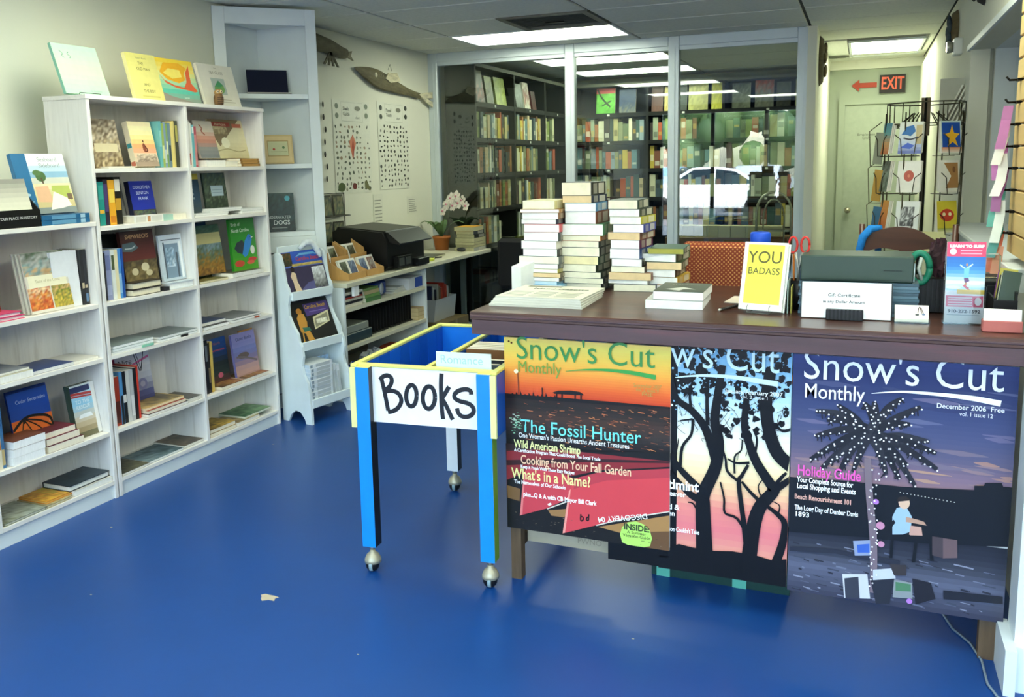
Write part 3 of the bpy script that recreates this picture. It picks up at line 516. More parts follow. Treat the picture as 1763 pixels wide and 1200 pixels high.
face('dark blue coast novel on the right fifth shelf', 3.765, .17, .27, .014, z, x=-3.37, lean=6, cov='#1d3f77', group=G1, art=[('g', 0, 0, 1, 1, ['#6a3f3a', '#2c3a33', '#1a2326', '#254a86', '#2a5aa0']), ('t', 'North', .55, .88, .09, '#b86a6a', 1), ('r', .2, .72, .9, .75, '#a94a6a'), ('e', .55, .2, .12, .06, '#c25a72')])
face('lavender sunset photo book titled Outer Banks', 3.945, .205, .27, .016, z, x=-3.33, lean=7, cov='#7a76b0', group=G1, art=[('g', 0, 0, 1, 1, ['#a88078', '#c49a90', '#7d6a8a', '#6c74b0', '#8a86bd', '#9186bb']), ('t', 'Outer Banks', .5, .87, .105, '#2e2f5c', .95), ('e', .4, .5, .25, .07, '#5c4a44'), ('l', [(.1, .5), (.5, .44), (.95, .32)], .006, '#6a5a5a')])
face('orange sunset photo book at the right end of the fifth shelf', 4.09, .12, .265, .012, z, x=-3.395, lean=6, cov='#d97f33', group=G1, art=[('g', 0, 0, 1, 1, ['#3a2420', '#7c3a26', '#df8a3c', '#eaa550']), ('r', .6, .1, .7, .55, '#221613'), ('r', .8, .1, .88, .5, '#221613')])
for lab, y0, w, h, t, zz, x, cov, pg in (('brown photo magazine lying at the left of the right fifth shelf', 3.745, .15, .19, .018, 0, -3.275, '#7a4a30', '#e9e0c8'), ('red brown book lying before the lavender sunset book', 3.94, .15, .22, .02, 0, -3.272, '#8a4a36', '#eee6d2')):
    flat(lab, y0, w, h, t, z + zz, x=x, cov=cov, pg=pg, art=[('m', 0, 0, 1, 1, ['#5a3f2c', '#b08a52', '#8a3a2c'], 6, 6, .5)], group=G1)
# bottom shelf
z = SH[0] + .0005
for lab, y0, w, h, t, zz, x, cov, pg, cols in (('olive magazine at the left of the bottom shelf', 3.012, .2, .17, .012, 0, -3.272, '#5d5a45', '#e6e2d6', ['#3c3a2c', '#6b6850']), ('dark teal hardback lying on the bottom shelf', 3.19, .19, .235, .012, 0, -3.28, '#20363a', '#dfe2df', ['#7f9498', '#3c5458']),
    ('brown animal photo magazine lying on the bottom shelf', 3.44, .21, .145, .014, 0, -3.285, '#4b4030', '#dedbd0', ['#6d5e48', '#3c3427']),
    ('yellow brown field guide lowest of the pair on the right bottom shelf', 3.63, .17, .21, .02, 0, -3.276, '#9a7a36', '#efe6cc', ['#5d4a24', '#c9a54c']), ('yellow brown field guide topmost of the pair on the right bottom shelf', 3.635, .17, .205, .02, .0206, -3.28, '#a8863c', '#efe6cc', ['#5d4a24', '#d0aa4c']),
    ('tan paperback lying under the green cover on the right bottom shelf', 3.855, .17, .19, .022, 0, -3.274, '#b79a66', '#efe9da', ['#8a744a', '#cbb27c']), ('green wildflower guide lying at the right of the bottom shelf', 3.93, .19, .24, .012, .0228, -3.285, '#4f7a52', '#d9dcc8', ['#3f6b47', '#86a878'])):
    flat(lab, y0, w, h, t, z + zz, x=x, cov=cov, pg=pg, art=[('m', 0, 0, 1, 1, cols, 6, 6, .5)], group=G1)
# ---- low case
G2 = 'books on the low whitewashed bookcase'
z = 1.3255
for k in range(2): flat(('lower', 'upper')[k] + ' of two blue cookbooks lying spine out on the low bookcase', 2.70, .2, .25, .021, z + k * .0216, x=-3.27, side='spine', cov='#1f5f8a', bands=[(.1, .2, '#9fc0d4'), (.3, .8, '#5f93b4')], soft=False, group=G2)
face('white and blue coastal cookbook with a picnic beach painting', 2.675, .265, .27, .02, z + .0435, x=-3.33, lean=14, cov='#2a6f9c', group=G2, soft=False,
     art=[('r', 0, 0, 1, 1, '#2a6f9c'), ('g', .27, 0, 1, 1, ['#3d6f8f', '#d9c48a', '#d8cf96', '#e6d9b4', '#7fb0cf', '#eaf0ee', '#f2f4ef']), ('t', 'Seaboard', .66, .9, .1, '#7f8a88', 1, 0), ('t', 'Sideboard', .68, .8, .1, '#7f8a88', 1, 0),
          ('e', .46, .62, .1, .09, '#4a6b3c'), ('e', .4, .68, .08, .05, '#567844'), ('l', [(.46, .6), (.48, .5)], .004, '#5b4630'), ('p', [(.3, .2), (.3, .45), (.55, .46), (.58, .18)], '#e2b48e'), ('p', [(.5, .06), (.62, .34), (.78, .46), (.92, .12), (.74, .08)], '#f3efdf'), ('p', [(.6, .38), (.62, .46), (.96, .46), (.96, .2)], '#b3bd5e'), ('r', .88, .22, .98, .32, '#77604a'), ('e', .14, .32, .05, .025, '#a9cbe0'), ('r', .05, .2, .22, .215, '#9cc0d8'), ('r', .05, .16, .22, .175, '#9cc0d8'), ('r', .05, .12, .22, .135, '#9cc0d8')])
bx = empty('leaflet_box', 'black counter box of cream leaflets reading Find Your Place in History', 'display box', (-3.272, 2.44, 1.3255))
MB().box(-.14, 0, 0, .005, 0, .12, '#151515').box(-.14, -.003, .255, .26, 0, .07, '#151515').box(-.14, 0, .005, .255, 0, .004, '#151515').box(-.14, -.137, .005, .255, .004, .18, '#151515').prism([(-.14, .255, .07), (-.14, .255, .2), (-.003, .255, .07)], (0, .005, 0), '#1c1c1c').build('tray', PLAST, bx)
ft = B(-.004, 0, .005, .255, .004, .075, '#131313').build('front_flap', PLAST, bx)
text('FIND YOUR PLACE IN HISTORY', ft, .0165, '#e4e4e0', (.0005, .13, .04), (0, 0, R(90)), sx=.95)
for k in range(4): tag(book(ORD[k] + ' leaflet from the front in the black history box', .235, .2, .004, (-3.285 - .018 * k, 2.448, 1.335), (R(-14), 0, R(90)), cov='#cfc9b4', art=[('g', 0, 0, 1, 1, ['#e8e6d4', '#d6d2be', '#8c8a80'])], name='leaflet', cat='leaflet', group='leaflets in the black history box'))
z = SH[3] + .0005
face('pasta and beach magazine standing copy in front on the low case', 2.635, .215, .265, .008, z, x=-3.30, lean=10, cov='#d9d2c2', group=G2, art=[('m', 0, .62, 1, 1, ['#c8a070', '#7a9a98', '#b9b6ae', '#5a6a52'], 7, 5, .3), ('r', .05, .42, .95, .62, '#eee6c6'), ('m', 0, .05, .52, .42, ['#c8542a', '#e09a4a', '#b83a26', '#e8c89a'], 6, 6, .4), ('m', .55, .05, 1, .42, ['#9a8a3a', '#d8b84a', '#6a7a34', '#c9a46a'], 6, 6, .4), ('t', 'Taste of the Coast', .5, .52, .07, '#b9ad80', .9)])
for k in range(2): face(('nearer', 'farther')[k] + ' spare copy of the pasta magazine behind it on the low case', 2.625 - .008 * k, .215, .265, .008, z, x=-3.314 - .014 * k, lean=10, cov='#c4c2b6', group=G2)
for k in range(6): face(ORD[k] + ' white brochure of the bundle between pasta magazine and black spines', 2.752 + .004 * k, .137, .255, .005, z, x=-3.372 + .011 * k, lean=3, cov='#e6e7ea', pg='#f4f4f4', group='white brochures on the low case')
row('on the low bookcase beside the white brochures', 2.912, z, [(.015, .255, '#1f2022', [(.3, .4, '#b9a98a')], 'black book with a tan mark'), (.017, .256, '#24252a', [(.05, .2, '#5f7fa0'), (.3, .36, '#c4b090')], 'black book with a blue foot')], group=G2, x=-3.31)
face('dark crimson book at the picture edge on the low case', 2.36 + .02, .14, .24, .02, z + .03, x=-3.34, lean=8, cov='#7a1f33', group=G2, art=[('g', 0, 0, 1, 1, ['#a83a2c', '#5a1a3a', '#8a2a4a'])])
for k in range(2): flat(('lower', 'upper')[k] + ' pink covered book lying at the picture edge on the low case', 2.385, .15, .19 - .015 * k, .016, z + k * .0165, x=-3.272, cov='#d8456f', pg='#f0dcdc', soft=False, group=G2)
z = SH[2] + .0005
for lab, y0, w, h, t, zz, x, cov, pg in (('white paged book at the picture edge on the low case fourth shelf', 2.385, .16, .2, .03, 0, -3.27, '#c8c0a0', '#f0ede4'), ('navy hardback lying on the low case fourth shelf', 2.59, .18, .21, .016, 0, -3.28, '#24376b', '#d9d9d8'), ('lower navy hardback spine on the low case fourth shelf', 2.5, .13, .2, .014, .0165, -3.30, '#1f2f66', '#cfcfd6') , ('pale brochure lying by the right upright of the low case', 2.80, .18, .14, .012, 0, -3.285, '#cfc9bd', '#e9e5da')):
    if 'lower navy' in lab: continue
    flat(lab, y0, w, h, t, z + zz, x=x, cov=cov, pg=pg, group=G2)
flat('grey magazine lying across the low case fourth shelf', 2.40, .19, .18, .01, z + .0308, x=-3.285, cov='#7b7f86', pg='#dcdcd8', group=G2)
z = SH[1] + .0005
row('standing at the picture edge on the low case', 2.375, z, [(.022, .24, '#7a4a30', None, 'brown book'), (.018, .275, '#e6ddc8', [(.6, .98, '#3f78b0'), (.3, .5, '#b9702f')], 'white book with blue sky'), (.016, .27, '#3f6f9e', [(.05, .3, '#c7b27a')], 'blue book with a sandy foot')], group=G2, x=-3.285)
face('dark brown wooden plaque leaning behind the white books', 2.385, .14, .285, .02, z, x=-3.44, lean=6, cov='#4a241a', group=G2, soft=False, pg='#4a241a', art=[('m', .05, .05, .95, .95, ['#4a241a', '#5d3022'], 4, 5, .5), ('r', .72, .06, .94, .16, '#d8d2c0')])
for k in range(3): flat(('lowest', 'middle', 'topmost')[k] + ' of the three thick white books on the low case fifth shelf', 2.45 + .004 * k, .15, .155, .034, z + k * .0346, x=-3.27, cov='#f0efec' if k < 2 else '#6a3f2c', pg='#f4f4f2', group=G2)
for k in range(4): face(ORD[3 - k] + ' copy from the front of the monarch butterfly book', 2.55 + .012 * (3 - k) , .2, .27, .011, z + .0005, x=-3.415 + .016 * k, lean=9, cov='#1c3f8f', group=G2, soft=False,
     art=None if k < 3 else [('g', 0, .55, 1, 1, ['#24489a', '#1d4fae', '#1f50a8']), ('t', 'Cedar Serenades', .55, .84, .085, '#c5d0ea', .95), ('r', 0, 0, 1, .55, '#d9682a'), ('p', [(0, 0), (0, .5), (.3, .55), (.55, .42), (.3, .3), (.1, .06)], '#d86a28'), ('l', [(.3, .55), (.2, .3), (.15, .02)], .003, '#15110d'), ('l', [(.3, .55), (.45, .3), (.5, .05)], .003, '#15110d'), ('l', [(.3, .55), (.65, .35), (.8, .1)], .003, '#15110d'), ('l', [(.3, .55), (.7, .45), (.98, .3)], .004, '#15110d'), ('l', [(0, .4), (.3, .55), (.6, .56), (.95, .45), (.98, .1)], .006, '#15110d'), ('l', [(.0, .16), (.3, .22), (.6, .18), (.95, .2)], .003, '#15110d'), ('e', .3, .52, .035, .05, '#15110d'), ('e', .92, .4, .012, .01, '#f0e8d8'), ('e', .94, .3, .012, .01, '#f0e8d8')])
for lab, t, zz, cov in (('maroon novel lowest of the pile beside the butterfly book', .03, 0, '#5d1f2c'), ('maroon novel second of the pile beside the butterfly book', .03, .0306, '#6a2230'), ('red covered novel topmost of the pile beside the butterfly book', .026, .0612, '#a83038')):
    flat(lab, 2.625, .15, .185 - zz * .4, t, z + zz, x=-3.272 - zz * .3, cov=cov, pg='#ece3cc', turn=0, art=[('g', 0, 0, 1, 1, ['#38222a', '#7a2a34'])] if zz > .05 else None, group=G2)
face('rescue book with a flag and a landing craft cover', 2.815, .135, .245, .02, z + .0, x=-3.31, lean=8, cov='#3a4a3c', group=G2, art=[('g', 0, 0, 1, 1, ['#3c4a34', '#b9a47e', '#cfc7b4', '#8ec2dc', '#9acbe2', '#e6e2da']), ('r', 0, .86, .8, .97, '#27305c'), ('l', [(0, .84), (.5, .82), (.85, .8)], .006, '#b03a38'), ('l', [(0, .79), (.5, .77), (.85, .75)], .004, '#b03a38'), ('t', 'TO THE\nRESCUE', .42, .62, .1, '#dfeaf0', .9), ('p', [(.15, .36), (.75, .36), (.68, .44), (.25, .43)], '#e9ecec'), ('r', .84, 0, 1, 1, '#e4e2dc')])
face('second copy of the rescue book right behind the first', 2.822, .125, .245, .02, z, x=-3.335, lean=8, cov='#3e4f46', group=G2)
z = SH[0] + .0005
for lab, y0, w, h, t, zz, x, cov, pg, cols in (('olive water photo magazine on the bottom shelf of the low case', 2.385, .2, .2, .012, 0, -3.272, '#8a8f7a', '#e6e2d2', ['#6f735c', '#aab0a4', '#8d9584']), ('tan field guide lying on the bottom shelf of the low case', 2.59, .19, .13, .012, 0, -3.272, '#b0a272', '#e9e2c8', ['#8f8a70', '#c4b98a']),
    ('orange and yellow travel guide on the bottom shelf of the low case', 2.6, .17, .19, .012, .0126, -3.29, '#d9902c', '#e8c070', ['#c97f2a', '#e8b23c', '#a8a43c']), ('black hardback lying topmost on the bottom shelf of the low case', 2.72, .17, .225, .026, .0252, -3.285, '#1f262a', '#dfe0da', ['#27333a', '#33424a'])):
    flat(lab, y0, w, h, t, z + zz, x=x, cov=cov, pg=pg, soft=False, art=[('m', 0, 0, 1, 1, cols, 6, 6, .5)], group=G2)
flat('white paged book under the black hardback on the low case', 2.735, .17, .21, .024, z, x=-3.272, cov='#c9c6bc', pg='#f0eee6', group=G2)
# ================================================================ DARK BOOKCASES IN THE GLAZED ROOM
DX = -3.285; DZ = [.12, .46, .80, 1.14, 1.475, 1.80, 2.125]
def dark_case(label, u0, ups, u1, depth, along):
    """along 'y': front faces +X at DX; along 'x': front faces -Y at its origin"""
    b = empty('bookcase', label, 'bookcase', (DX, u0, 0) if along == 'y' else (u0, 10.1, 0), (0, 0, R(90) if along == 'y' else 0)); t = .03; L = u1 - u0
    us = [0] + [u - u0 for u in ups] + [L - t]
    for u in us: B(u, u + t, 0, depth, 0, 2.44).build('side_panel', DARKW, b)
    B(0, L, 0, depth, 2.44, 2.47).build('top_board', DARKW, b)
    B(t, L - t, depth - .01, depth, .05, 2.44).build('back_board', DARKW, b)
    B(0, L, -.008, 0, 2.435, 2.468, '#5b5c50').build('edge_strip', MATTE, b)
    for z in DZ:
        for a, c in zip(us[:-1], us[1:]):
            s = B(a + t, c, .002, depth - .01, z - .045, z).build('shelf', DARKW, b)
            if z > 1.1: B(a + t + (c - a) * .45, a + t + (c - a) * .45 + .03, 0, .002, z - .033, z - .012, '#d9d9cf').build('shelf_label', PAINT, s)
    return b
dark_case('black bookcase along the left wall of the glazed room', 7.3, [8.26, 9.17], 10.08, .3, 'y')
dark_case('long black bookcase across the back of the glazed room', -3.27, [-2.37, -1.5], -.46, .3, 'x')
SP = ['#c9c8a0', '#8a8f6a', '#b8ae7a', '#6c7a5a', '#9aa38a', '#d8d3b4', '#7a4a34', '#b0563a', '#4a5a62', '#5f7f86', '#2d3d3a', '#7f8f4a', '#c8b04a', '#3a2f2a', '#8a9aa0', '#dcdccb', '#a5683f', '#35524a', '#c9b48a', '#4d4a40']
NMS = ['cream', 'sage', 'straw', 'moss green', 'grey green', 'ivory', 'brown', 'rust red', 'slate', 'teal grey', 'dark green', 'olive', 'mustard', 'dark brown', 'pale grey', 'white', 'copper', 'bottle green', 'tan', 'charcoal']
ROWN = {2: 'fourth', 3: 'third', 4: 'second', 5: 'first'}
SHB = {}
def shelved(label, i, t, h, w, loc, rz, group):
    c = SP[i]; key = (i, round(t * 200), round(h * 50))
    if key not in SHB:
        T, H = key[1] / 200, key[2] / 50; rr = random.random()
        mb = MB().box(0, w, 0, T - .001, 0, H, c)
        if rr < .75:
            b0 = random.uniform(.1, .6); b1 = b0 + random.uniform(.1, .3)
            mb.poly([(-.0005, T * .12, b0 * H), (-.0005, T * .12, b1 * H), (-.0005, T * .85, b1 * H), (-.0005, T * .85, b0 * H)], mixc([c, random.choice(['#e8e4d0', '#2a2a28', '#c9a54a'])], .6))
        o = mb.build('shelved_book', PAINT, None, loc, (0, 0, rz)); SHB[key] = o.data
    else: o = link('shelved_book', SHB[key], None, loc, (0, 0, rz))
    return tag(o, label, 'book', group)
random.seed(21)
def fill(where, a, b, zi, along, dens, group):
    n = 0; u = a + .005; prev = -1
    while True:
        t = round(random.choice([.03, .035, .04, .05, .055, .06]) * dens, 3); T = round(t * 200) / 200; h = round(random.uniform(.19, .265) * 50) / 50
        if u + T > b: break
        i = random.randrange(len(SP))
        while i == prev: i = random.randrange(len(SP))
        prev = i; n += 1
        lab = '%s book, %s from left on the %s spine row %s' % (NMS[i], ORD[n - 1], ROWN[zi], where)
        if along == 'y': shelved(lab, i, T, h, .16, (DX - .03 - random.uniform(0, .02), u + T, DZ[zi] + .0005), R(180), group)
        else: shelved(lab, i, T, h, .16, (u + T, 10.13 + random.uniform(0, .02), DZ[zi] + .0005), R(90), group)
        u += T + .002
        if random.random() < .04: u += random.uniform(.03, .08)
for zi in (2, 3, 4, 5):
    fill('of the left black bay', 7.335, 8.255 - (.0 if zi > 2 else .3), zi, 'y', 1.15, 'books in the black bookcase on the left')
    fill('of the second black bay', 8.295, 9.165 - (.1 if zi == 4 else 0), zi, 'y', 1.15, 'books in the black bookcase on the left')
    if zi > 2: fill('of the third black bay', 9.205, 9.6, zi, 'y', 1.15, 'books in the black bookcase on the left')
    if zi > 2: fill('of the left back bay', -3.23, -2.375, zi, 'x', 1.15, 'books in the long black bookcase at the back')
    fill('of the middle back bay', -2.335, -1.505 - (.25 if zi == 5 else 0), zi, 'x', 1.25, 'books in the long black bookcase at the back')
    fill('of the right back bay', -1.465, -.5, zi, 'x', 1.35, 'books in the long black bookcase at the back')
# face-out display books on the top shelves of the glazed room
z = DZ[6] + .0005; G3 = 'face-out books on the top shelf of the glazed room'
for lab, y, w, h, cols in (('black book with a red title and red car, left on the top dark shelf', 7.37, .28, .3, ['#3a1a14', '#8a3a2c', '#2a2a22', '#5d5b40']), ('olive portrait book beside the red car book on the dark shelf', 7.7, .17, .26, ['#4a4f2c', '#6a6a4a', '#9aa05a']), ('lime green book at the right of the first dark bay', 7.93, .26, .27, ['#a4ad55', '#8f9a4a', '#7d8a48']),
        ('narrow lime book at the left of the second dark bay', 8.32, .1, .24, ['#9aa04a', '#b5b85a']), ('grey harbour photo book in the second dark bay', 8.46, .2, .25, ['#5a5f5a', '#7d8480', '#6b726a']), ('white and red photo book in the second dark bay', 8.7, .17, .28, ['#d8d6c4', '#8a3a2a', '#c8c6b4']), ('small dark red book in the second dark bay', 8.93, .12, .2, ['#5a2420', '#38201c'])):
    face(lab, y, w, h, .02, z, x=DX - .05, lean=8, cov=cols[0], art=[('m', 0, 0, 1, 1, cols, 5, 5, .25)], group=G3)
def faceY(lab, x, w, h, cols, zz, y=10.17, extra=(), lean=7, **k):
    return book(lab, w, h, .02, (x, y, zz + .003), (-R(lean), 0, 0), cov=cols[0], art=[('m', 0, 0, 1, 1, cols, 5, 5, .2)] + list(extra), group=G3, **k)
faceY('bright green golf book with a red band on the back shelf', -2.99, .23, .3, ['#5aa838', '#6fbf48', '#58a838'], z, extra=[('r', 0, .78, 1, 1, '#c8524a'), ('l', [(.05, .95), (.3, .6), (.75, .25)], .01, '#2a3a22'), ('l', [(.3, .3), (.8, .5)], .008, '#2f4a26')])
faceY('navy blue novel with a grey foot on the back shelf', -2.71, .2, .27, ['#6a6a5a', '#243a58', '#22385a', '#243a58'], z)
faceY('dark brown portrait book left of the second back bay', -2.32, .13, .29, ['#5a3020', '#4a2a1c'], z)
faceY('straw yellow book with a black spine on the back shelf', -2.17, .1, .28, ['#b9a55a', '#c8b56a'], z)
faceY('black book with a small figure on the back shelf', -2.05, .14, .28, ['#1a2018', '#2a3a2c', '#1a221c'], z)
faceY('plain khaki yellow book on the back shelf', -1.89, .22, .29, ['#a8a45a', '#b5b06a'], z)
faceY('vivid yellow book at the end of the middle back bay', -1.63, .12, .3, ['#c9c43a', '#b8b23a'], z)
faceY('grey statue photo book on the right back bay', -1.4, .2, .28, ['#6a6f5a', '#8a8f7a', '#4a4f42'], z)
faceY('orange red topped book with white lettering on the right back bay', -1.15, .2, .3, ['#7a7a6a', '#8a8a7a', '#b8482a'], z)
faceY('dark photograph book on the right back bay', -.92, .15, .27, ['#3a3a2c', '#6a6a52'], z)
faceY('pale khaki book at the right end of the back shelf', -.72, .2, .29, ['#a8ab6a', '#8f9458'], z)
# reading room furniture low behind the glass
tb = empty('table', 'long brown wooden table with a row of cream paperbacks behind the glass', 'table', (-1.85, 8.75, 0))
B(0, 1.35, 0, .5, .71, .785, '#6a4c2c', bev=.004).build('table_top', mat('oiled_oak', None, .4, noise=.15, nscale=5, stretch=(.5, 5, 5)), tb)
for x in (.04, 1.25):
    for y in (.04, .41): B(x, x + .06, y, y + .06, 0, .71, '#6a4c2e').build('leg', MATS['oiled_oak'], tb)
x = -1.8
for k in range(9):
    w = random.uniform(.1, .15); tag(book('cream paperback, %s from the left on the table behind the glass' % ORD[k], w, .115, .17, (x, 8.8, .7855), (0, 0, 0), cov='#b3ad86', plain=True, pg='#cfc9a0', name='paperback', group='paperbacks on the table behind the glass')); x += w + .004
lad = empty('hand_truck', 'arched steel book trolley standing inside the glass at its right end', 'trolley', (-.82, 7.55, 0))
ar = [(0, 0, .1)] + [(.0 + .14 - .14 * math.cos(a), 0, 1.12 + .16 * math.sin(a)) for a in [k * math.pi / 10 for k in range(11)]] + [(.28, 0, .1)]
MB().tube(ar, .011, '#b0ad98', 8).build('frame', METAL, lad)
MB().tube([(p[0] * .6 + .056, .0, p[2] - .06) for p in ar], .007, '#9a9784', 8).build('inner_frame', METAL, lad)
for zz in (.95, .75, .5): B(.01, .27, -.01, .2, zz, zz + .012, '#8d8a76').build('tray', METAL, lad)
for zz, cc in ((.762, '#7a4a2c'), (.512, '#6a3f26')): tag(B(.03, .25, .0, .18, zz + .001, zz + .13, cc, bev=.004).build('storage_box', MATTE, None, (-.82, 7.55, 0)), ('upper' if zz > .7 else 'lower') + ' brown box on the arched book trolley', 'box')
for wz in ((.12, .03),):
    for xx in (.02, .26): MB().lathe([(.05, -.012), (.05, .012)], '#222', n=14).build('wheel', PLAST, lad, (xx, .05, .05), (0, R(90), 0))
# ================================================================ WHITE CORNER CABINET
cc = empty('corner_cabinet', 'tall white corner cabinet with open shelves behind the tall bookcase', 'cabinet', (-3.685, 4.345, 0), (0, 0, math.atan2(.42, .45)))
FW_ = .6155
for u0, u1 in ((0, .072), (.55, FW_)): B(u0, u1, -.02, 0, 0, 2.53, bev=.002).build('stile', WHITEP, cc)
B(.072, .55, -.02, 0, 2.43, 2.53, bev=.002).build('top_rail', WHITEP, cc)
B(.072, .55, -.02, 0, 1.02, 1.12, bev=.002).build('middle_rail', WHITEP, cc)
d_ = B(.08, .542, -.026, -.004, .1, 1.01, bev=.003).build('door', WHITEP, cc)
MB().ball((.12, -.04, .55), .014, '#cfd4d2').build('knob', PLAST, d_)
B(.072, .55, -.02, 0, 0, .09).build('plinth', WHITEP, cc)
ang = math.atan2(.42, .45)
apex = (.42 * math.sin(ang), .42 * math.cos(ang))      # inner corner in local coordinates
for zz in (1.149, 1.58, 2.014, 2.47): MB().prism([(.02, .001, zz - .028), (.6, .001, zz - .028), (apex[0], apex[1] - .02, zz - .028)], (0, 0, .028), '#fff').build('shelf', WHITEP, cc)
for p, q in (((0, 0), apex), (apex, (FW_, 0))):
    MB().prism([(p[0], p[1], 0), (q[0], q[1], 0), (q[0], q[1], 2.5), (p[0], p[1], 2.5)], (0, .006, 0), '#fff').build('back_panel', WHITEP, cc)
def incab(u, d, zz): # cabinet-local to world
    v = Matrix.Rotation(ang, 3, 'Z') @ Vector((u, d, zz)); return (v.x - 3.685, v.y + 4.345, zz)
fr = empty('navy_display', 'dark navy framed panel leaning on the top cabinet shelf', 'display', incab(.19, .04, 2.0145), (0, 0, ang))
B(0, .25, .0, .012, .012, .17, '#12162c', bev=.002).build('panel', GLOSS, fr, (0, .03, .0), (R(-20), 0, 0))
B(-.005, .262, 0, .055, 0, .012, '#c9c9bd').build('ledge', PLAST, fr)
B(-.006, .264, -.003, 0, 0, .006, '#1a1a1a').build('edge', PLAST, fr)
book('gold matted certificate frame on the middle cabinet shelf', .2, .19, .014, incab(.25, .06, 1.5835), (R(-16), 0, ang), cov='#c9ae78', pg='#c9ae78', name='certificate', cat='certificate', art=[('r', .05, .05, .95, .95, '#d5bd88'), ('r', .2, .25, .86, .8, '#a98f57'), ('r', .22, .28, .84, .77, '#c7c79a'), ('e', .4, .5, .04, .04, '#b5452c'), ('e', .7, .56, .04, .05, '#5a7a4a'), ('r', .3, .4, .8, .42, '#7a7a5a')])
book('dark photo book titled Underwater Dogs on the lowest cabinet shelf', .21, .245, .02, incab(.225, .05, 1.1525), (R(-8), 0, ang), cov='#1c2a2c', soft=False, art=[('m', 0, 0, 1, 1, ['#17262a', '#203c3f', '#1a3336', '#2c4a45'], 8, 8, .3), ('T', 'UNDERWATER', .1, .36, .115, '#c6d2cf', .86), ('T', 'DOGS', .35, .22, .17, '#dfe6e3', .9), ('r', .3, .08, .75, .09, '#c6d2cf'), ('e', .8, .86, .08, .07, '#4aa8b8')])
# ================================================================ WHITE TIERED RACK
rk = empty('tiered_rack', 'pale blue white scalloped wooden rack with three tiers of books', 'rack', (-3.298, 4.304, 0), (0, 0, R(-10.25)))
prof = [(0, 0), (.045, 0), (.07, .045), (.11, .075), (.15, .07), (.185, .03), (.195, 0), (.245, 0), (.245, .06), (.236, .2), (.225, .26), (.196, .31), (.186, .36), (.2, .42), (.19, .48), (.172, .51), (.165, .555), (.125, .61), (.098, .665), (.096, .73), (.112, .79), (.104, .83), (.085, .86), (.07, .95), (.05, 1.03), (.03, 1.045), (0, 1.045)]
for y in (0, .358): MB().prism([(x, y, zz) for x, zz in prof], (0, .018, 0), '#fff').build('side_panel', mat('pale_blue_paint', '#dfeaec', .45, noise=.05, nscale=7), rk)
PB = MATS['pale_blue_paint']
B(.0, .012, .018, .358, .1, 1.08, bev=.002).build('back_board', PB, rk)
for zz, xf in ((.775, .108), (.47, .176), (.12, .232)):
    B(.012, xf, .018, .358, zz - .015, zz).build('tier_shelf', PB, rk)
    B(xf - .003, xf + .012, .018, .358, zz - .022, zz + .032, bev=.002).build('lip', PB, rk)
MB().prism([(.012, .018, .775), (.012, .018, 1.03), (.022, .018, 1.03), (.07, .018, .79), (.07, .018, .775)], (0, .34, 0), '#fff').build('tier_back', PB, rk)
Q = Matrix.Rotation(R(-10.25), 3, 'Z')
def onrack(x, y, zz): v = Q @ Vector((x, y, zz)); return (v.x - 3.298, v.y + 4.304, zz)
def rackbook(label, x, y, zz, w, h, t, lean, art, cov): return book(label, w, h, t, onrack(x, y, zz + t * math.sin(R(lean))), (R(-lean), 0, R(90 - 10.25)), cov=cov, art=art)
rackbook('pin-up beach calendar on the top tier of the white rack', .105, .022, .7765, .33, .275, .006, 15, [('r', 0, 0, 1, 1, '#2a3f8a'), ('g', 0, .5, 1, 1, ['#6a7ab0', '#2f4fb0', '#3a62c0']), ('m', 0, .68, .22, .98, ['#3a2c1c', '#2a3a2a', '#6a4a20'], 4, 5, .5), ('m', .2, .66, .98, .72, ['#b9a04a', '#c9b46a'], 8, 1, .3), ('r', 0, 0, 1, .64, '#3b3350'), ('p', [(.3, .12), (.5, .26), (.72, .3), (.9, .16), (.7, .05), (.4, .05)], '#5b5a8a'), ('t', 'Carolina Beach', .62, .82, .13, '#c8452f', .9, .0006), ('p', [(.3, .86), (.45, .95), (.8, .95), (.95, .84), (.8, .9), (.45, .9)], '#6fb0d8'), ('p', [(.12, .02), (.14, .3), (.1, .45), (.16, .56), (.24, .5), (.24, .32), (.32, .04)], '#e2c6a4'), ('e', .18, .6, .05, .07, '#2a1c16'), ('m', .66, .12, .98, .6, ['#4a4a4a', '#8a8a88', '#c9cbca', '#e0e2e2'], 5, 6, .2), ('p', [(.05, .02), (.14, .22), (.16, .02)], '#17151c')], '#24356f')
rackbook('black and purple carousel book on the middle tier of the white rack', .172, .022, .4715, .325, .285, .014, 22, [('r', 0, 0, 1, 1, '#191918'), ('p', [(.36, .62), (.98, .66), (.98, .9), (.34, .9)], '#4d3a7a'), ('t', 'Carolina Beach', .64, .82, .12, '#d0a02a', .85, .0006), ('r', .45, .7, .9, .72, '#7a6aa8'), ('p', [(.1, .3), (.1, .62), (.2, .74), (.3, .68), (.32, .5), (.28, .35), (.34, .1), (.22, .06), (.2, .26)], '#c98f3a'), ('e', .2, .76, .07, .07, '#b87a2c'), ('p', [(.16, .4), (.34, .38), (.36, .3), (.18, .3)], '#2f6a5a'), ('l', [(.14, .28), (.1, .06)], .005, '#c98f3a'), ('l', [(.3, .3), (.36, .08)], .005, '#c98f3a'), ('p', [(.46, .3), (.9, .42), (.94, .68), (.5, .58)], '#d3cba0'), ('p', [(.5, .34), (.87, .44), (.9, .63), (.53, .54)], '#8f8a70'), ('m', .56, .42, .84, .52, ['#d8d4b8', '#e6e2cc'], 5, 2, .4)], '#191918')
GD = 'white slim books on the bottom tier of the rack'
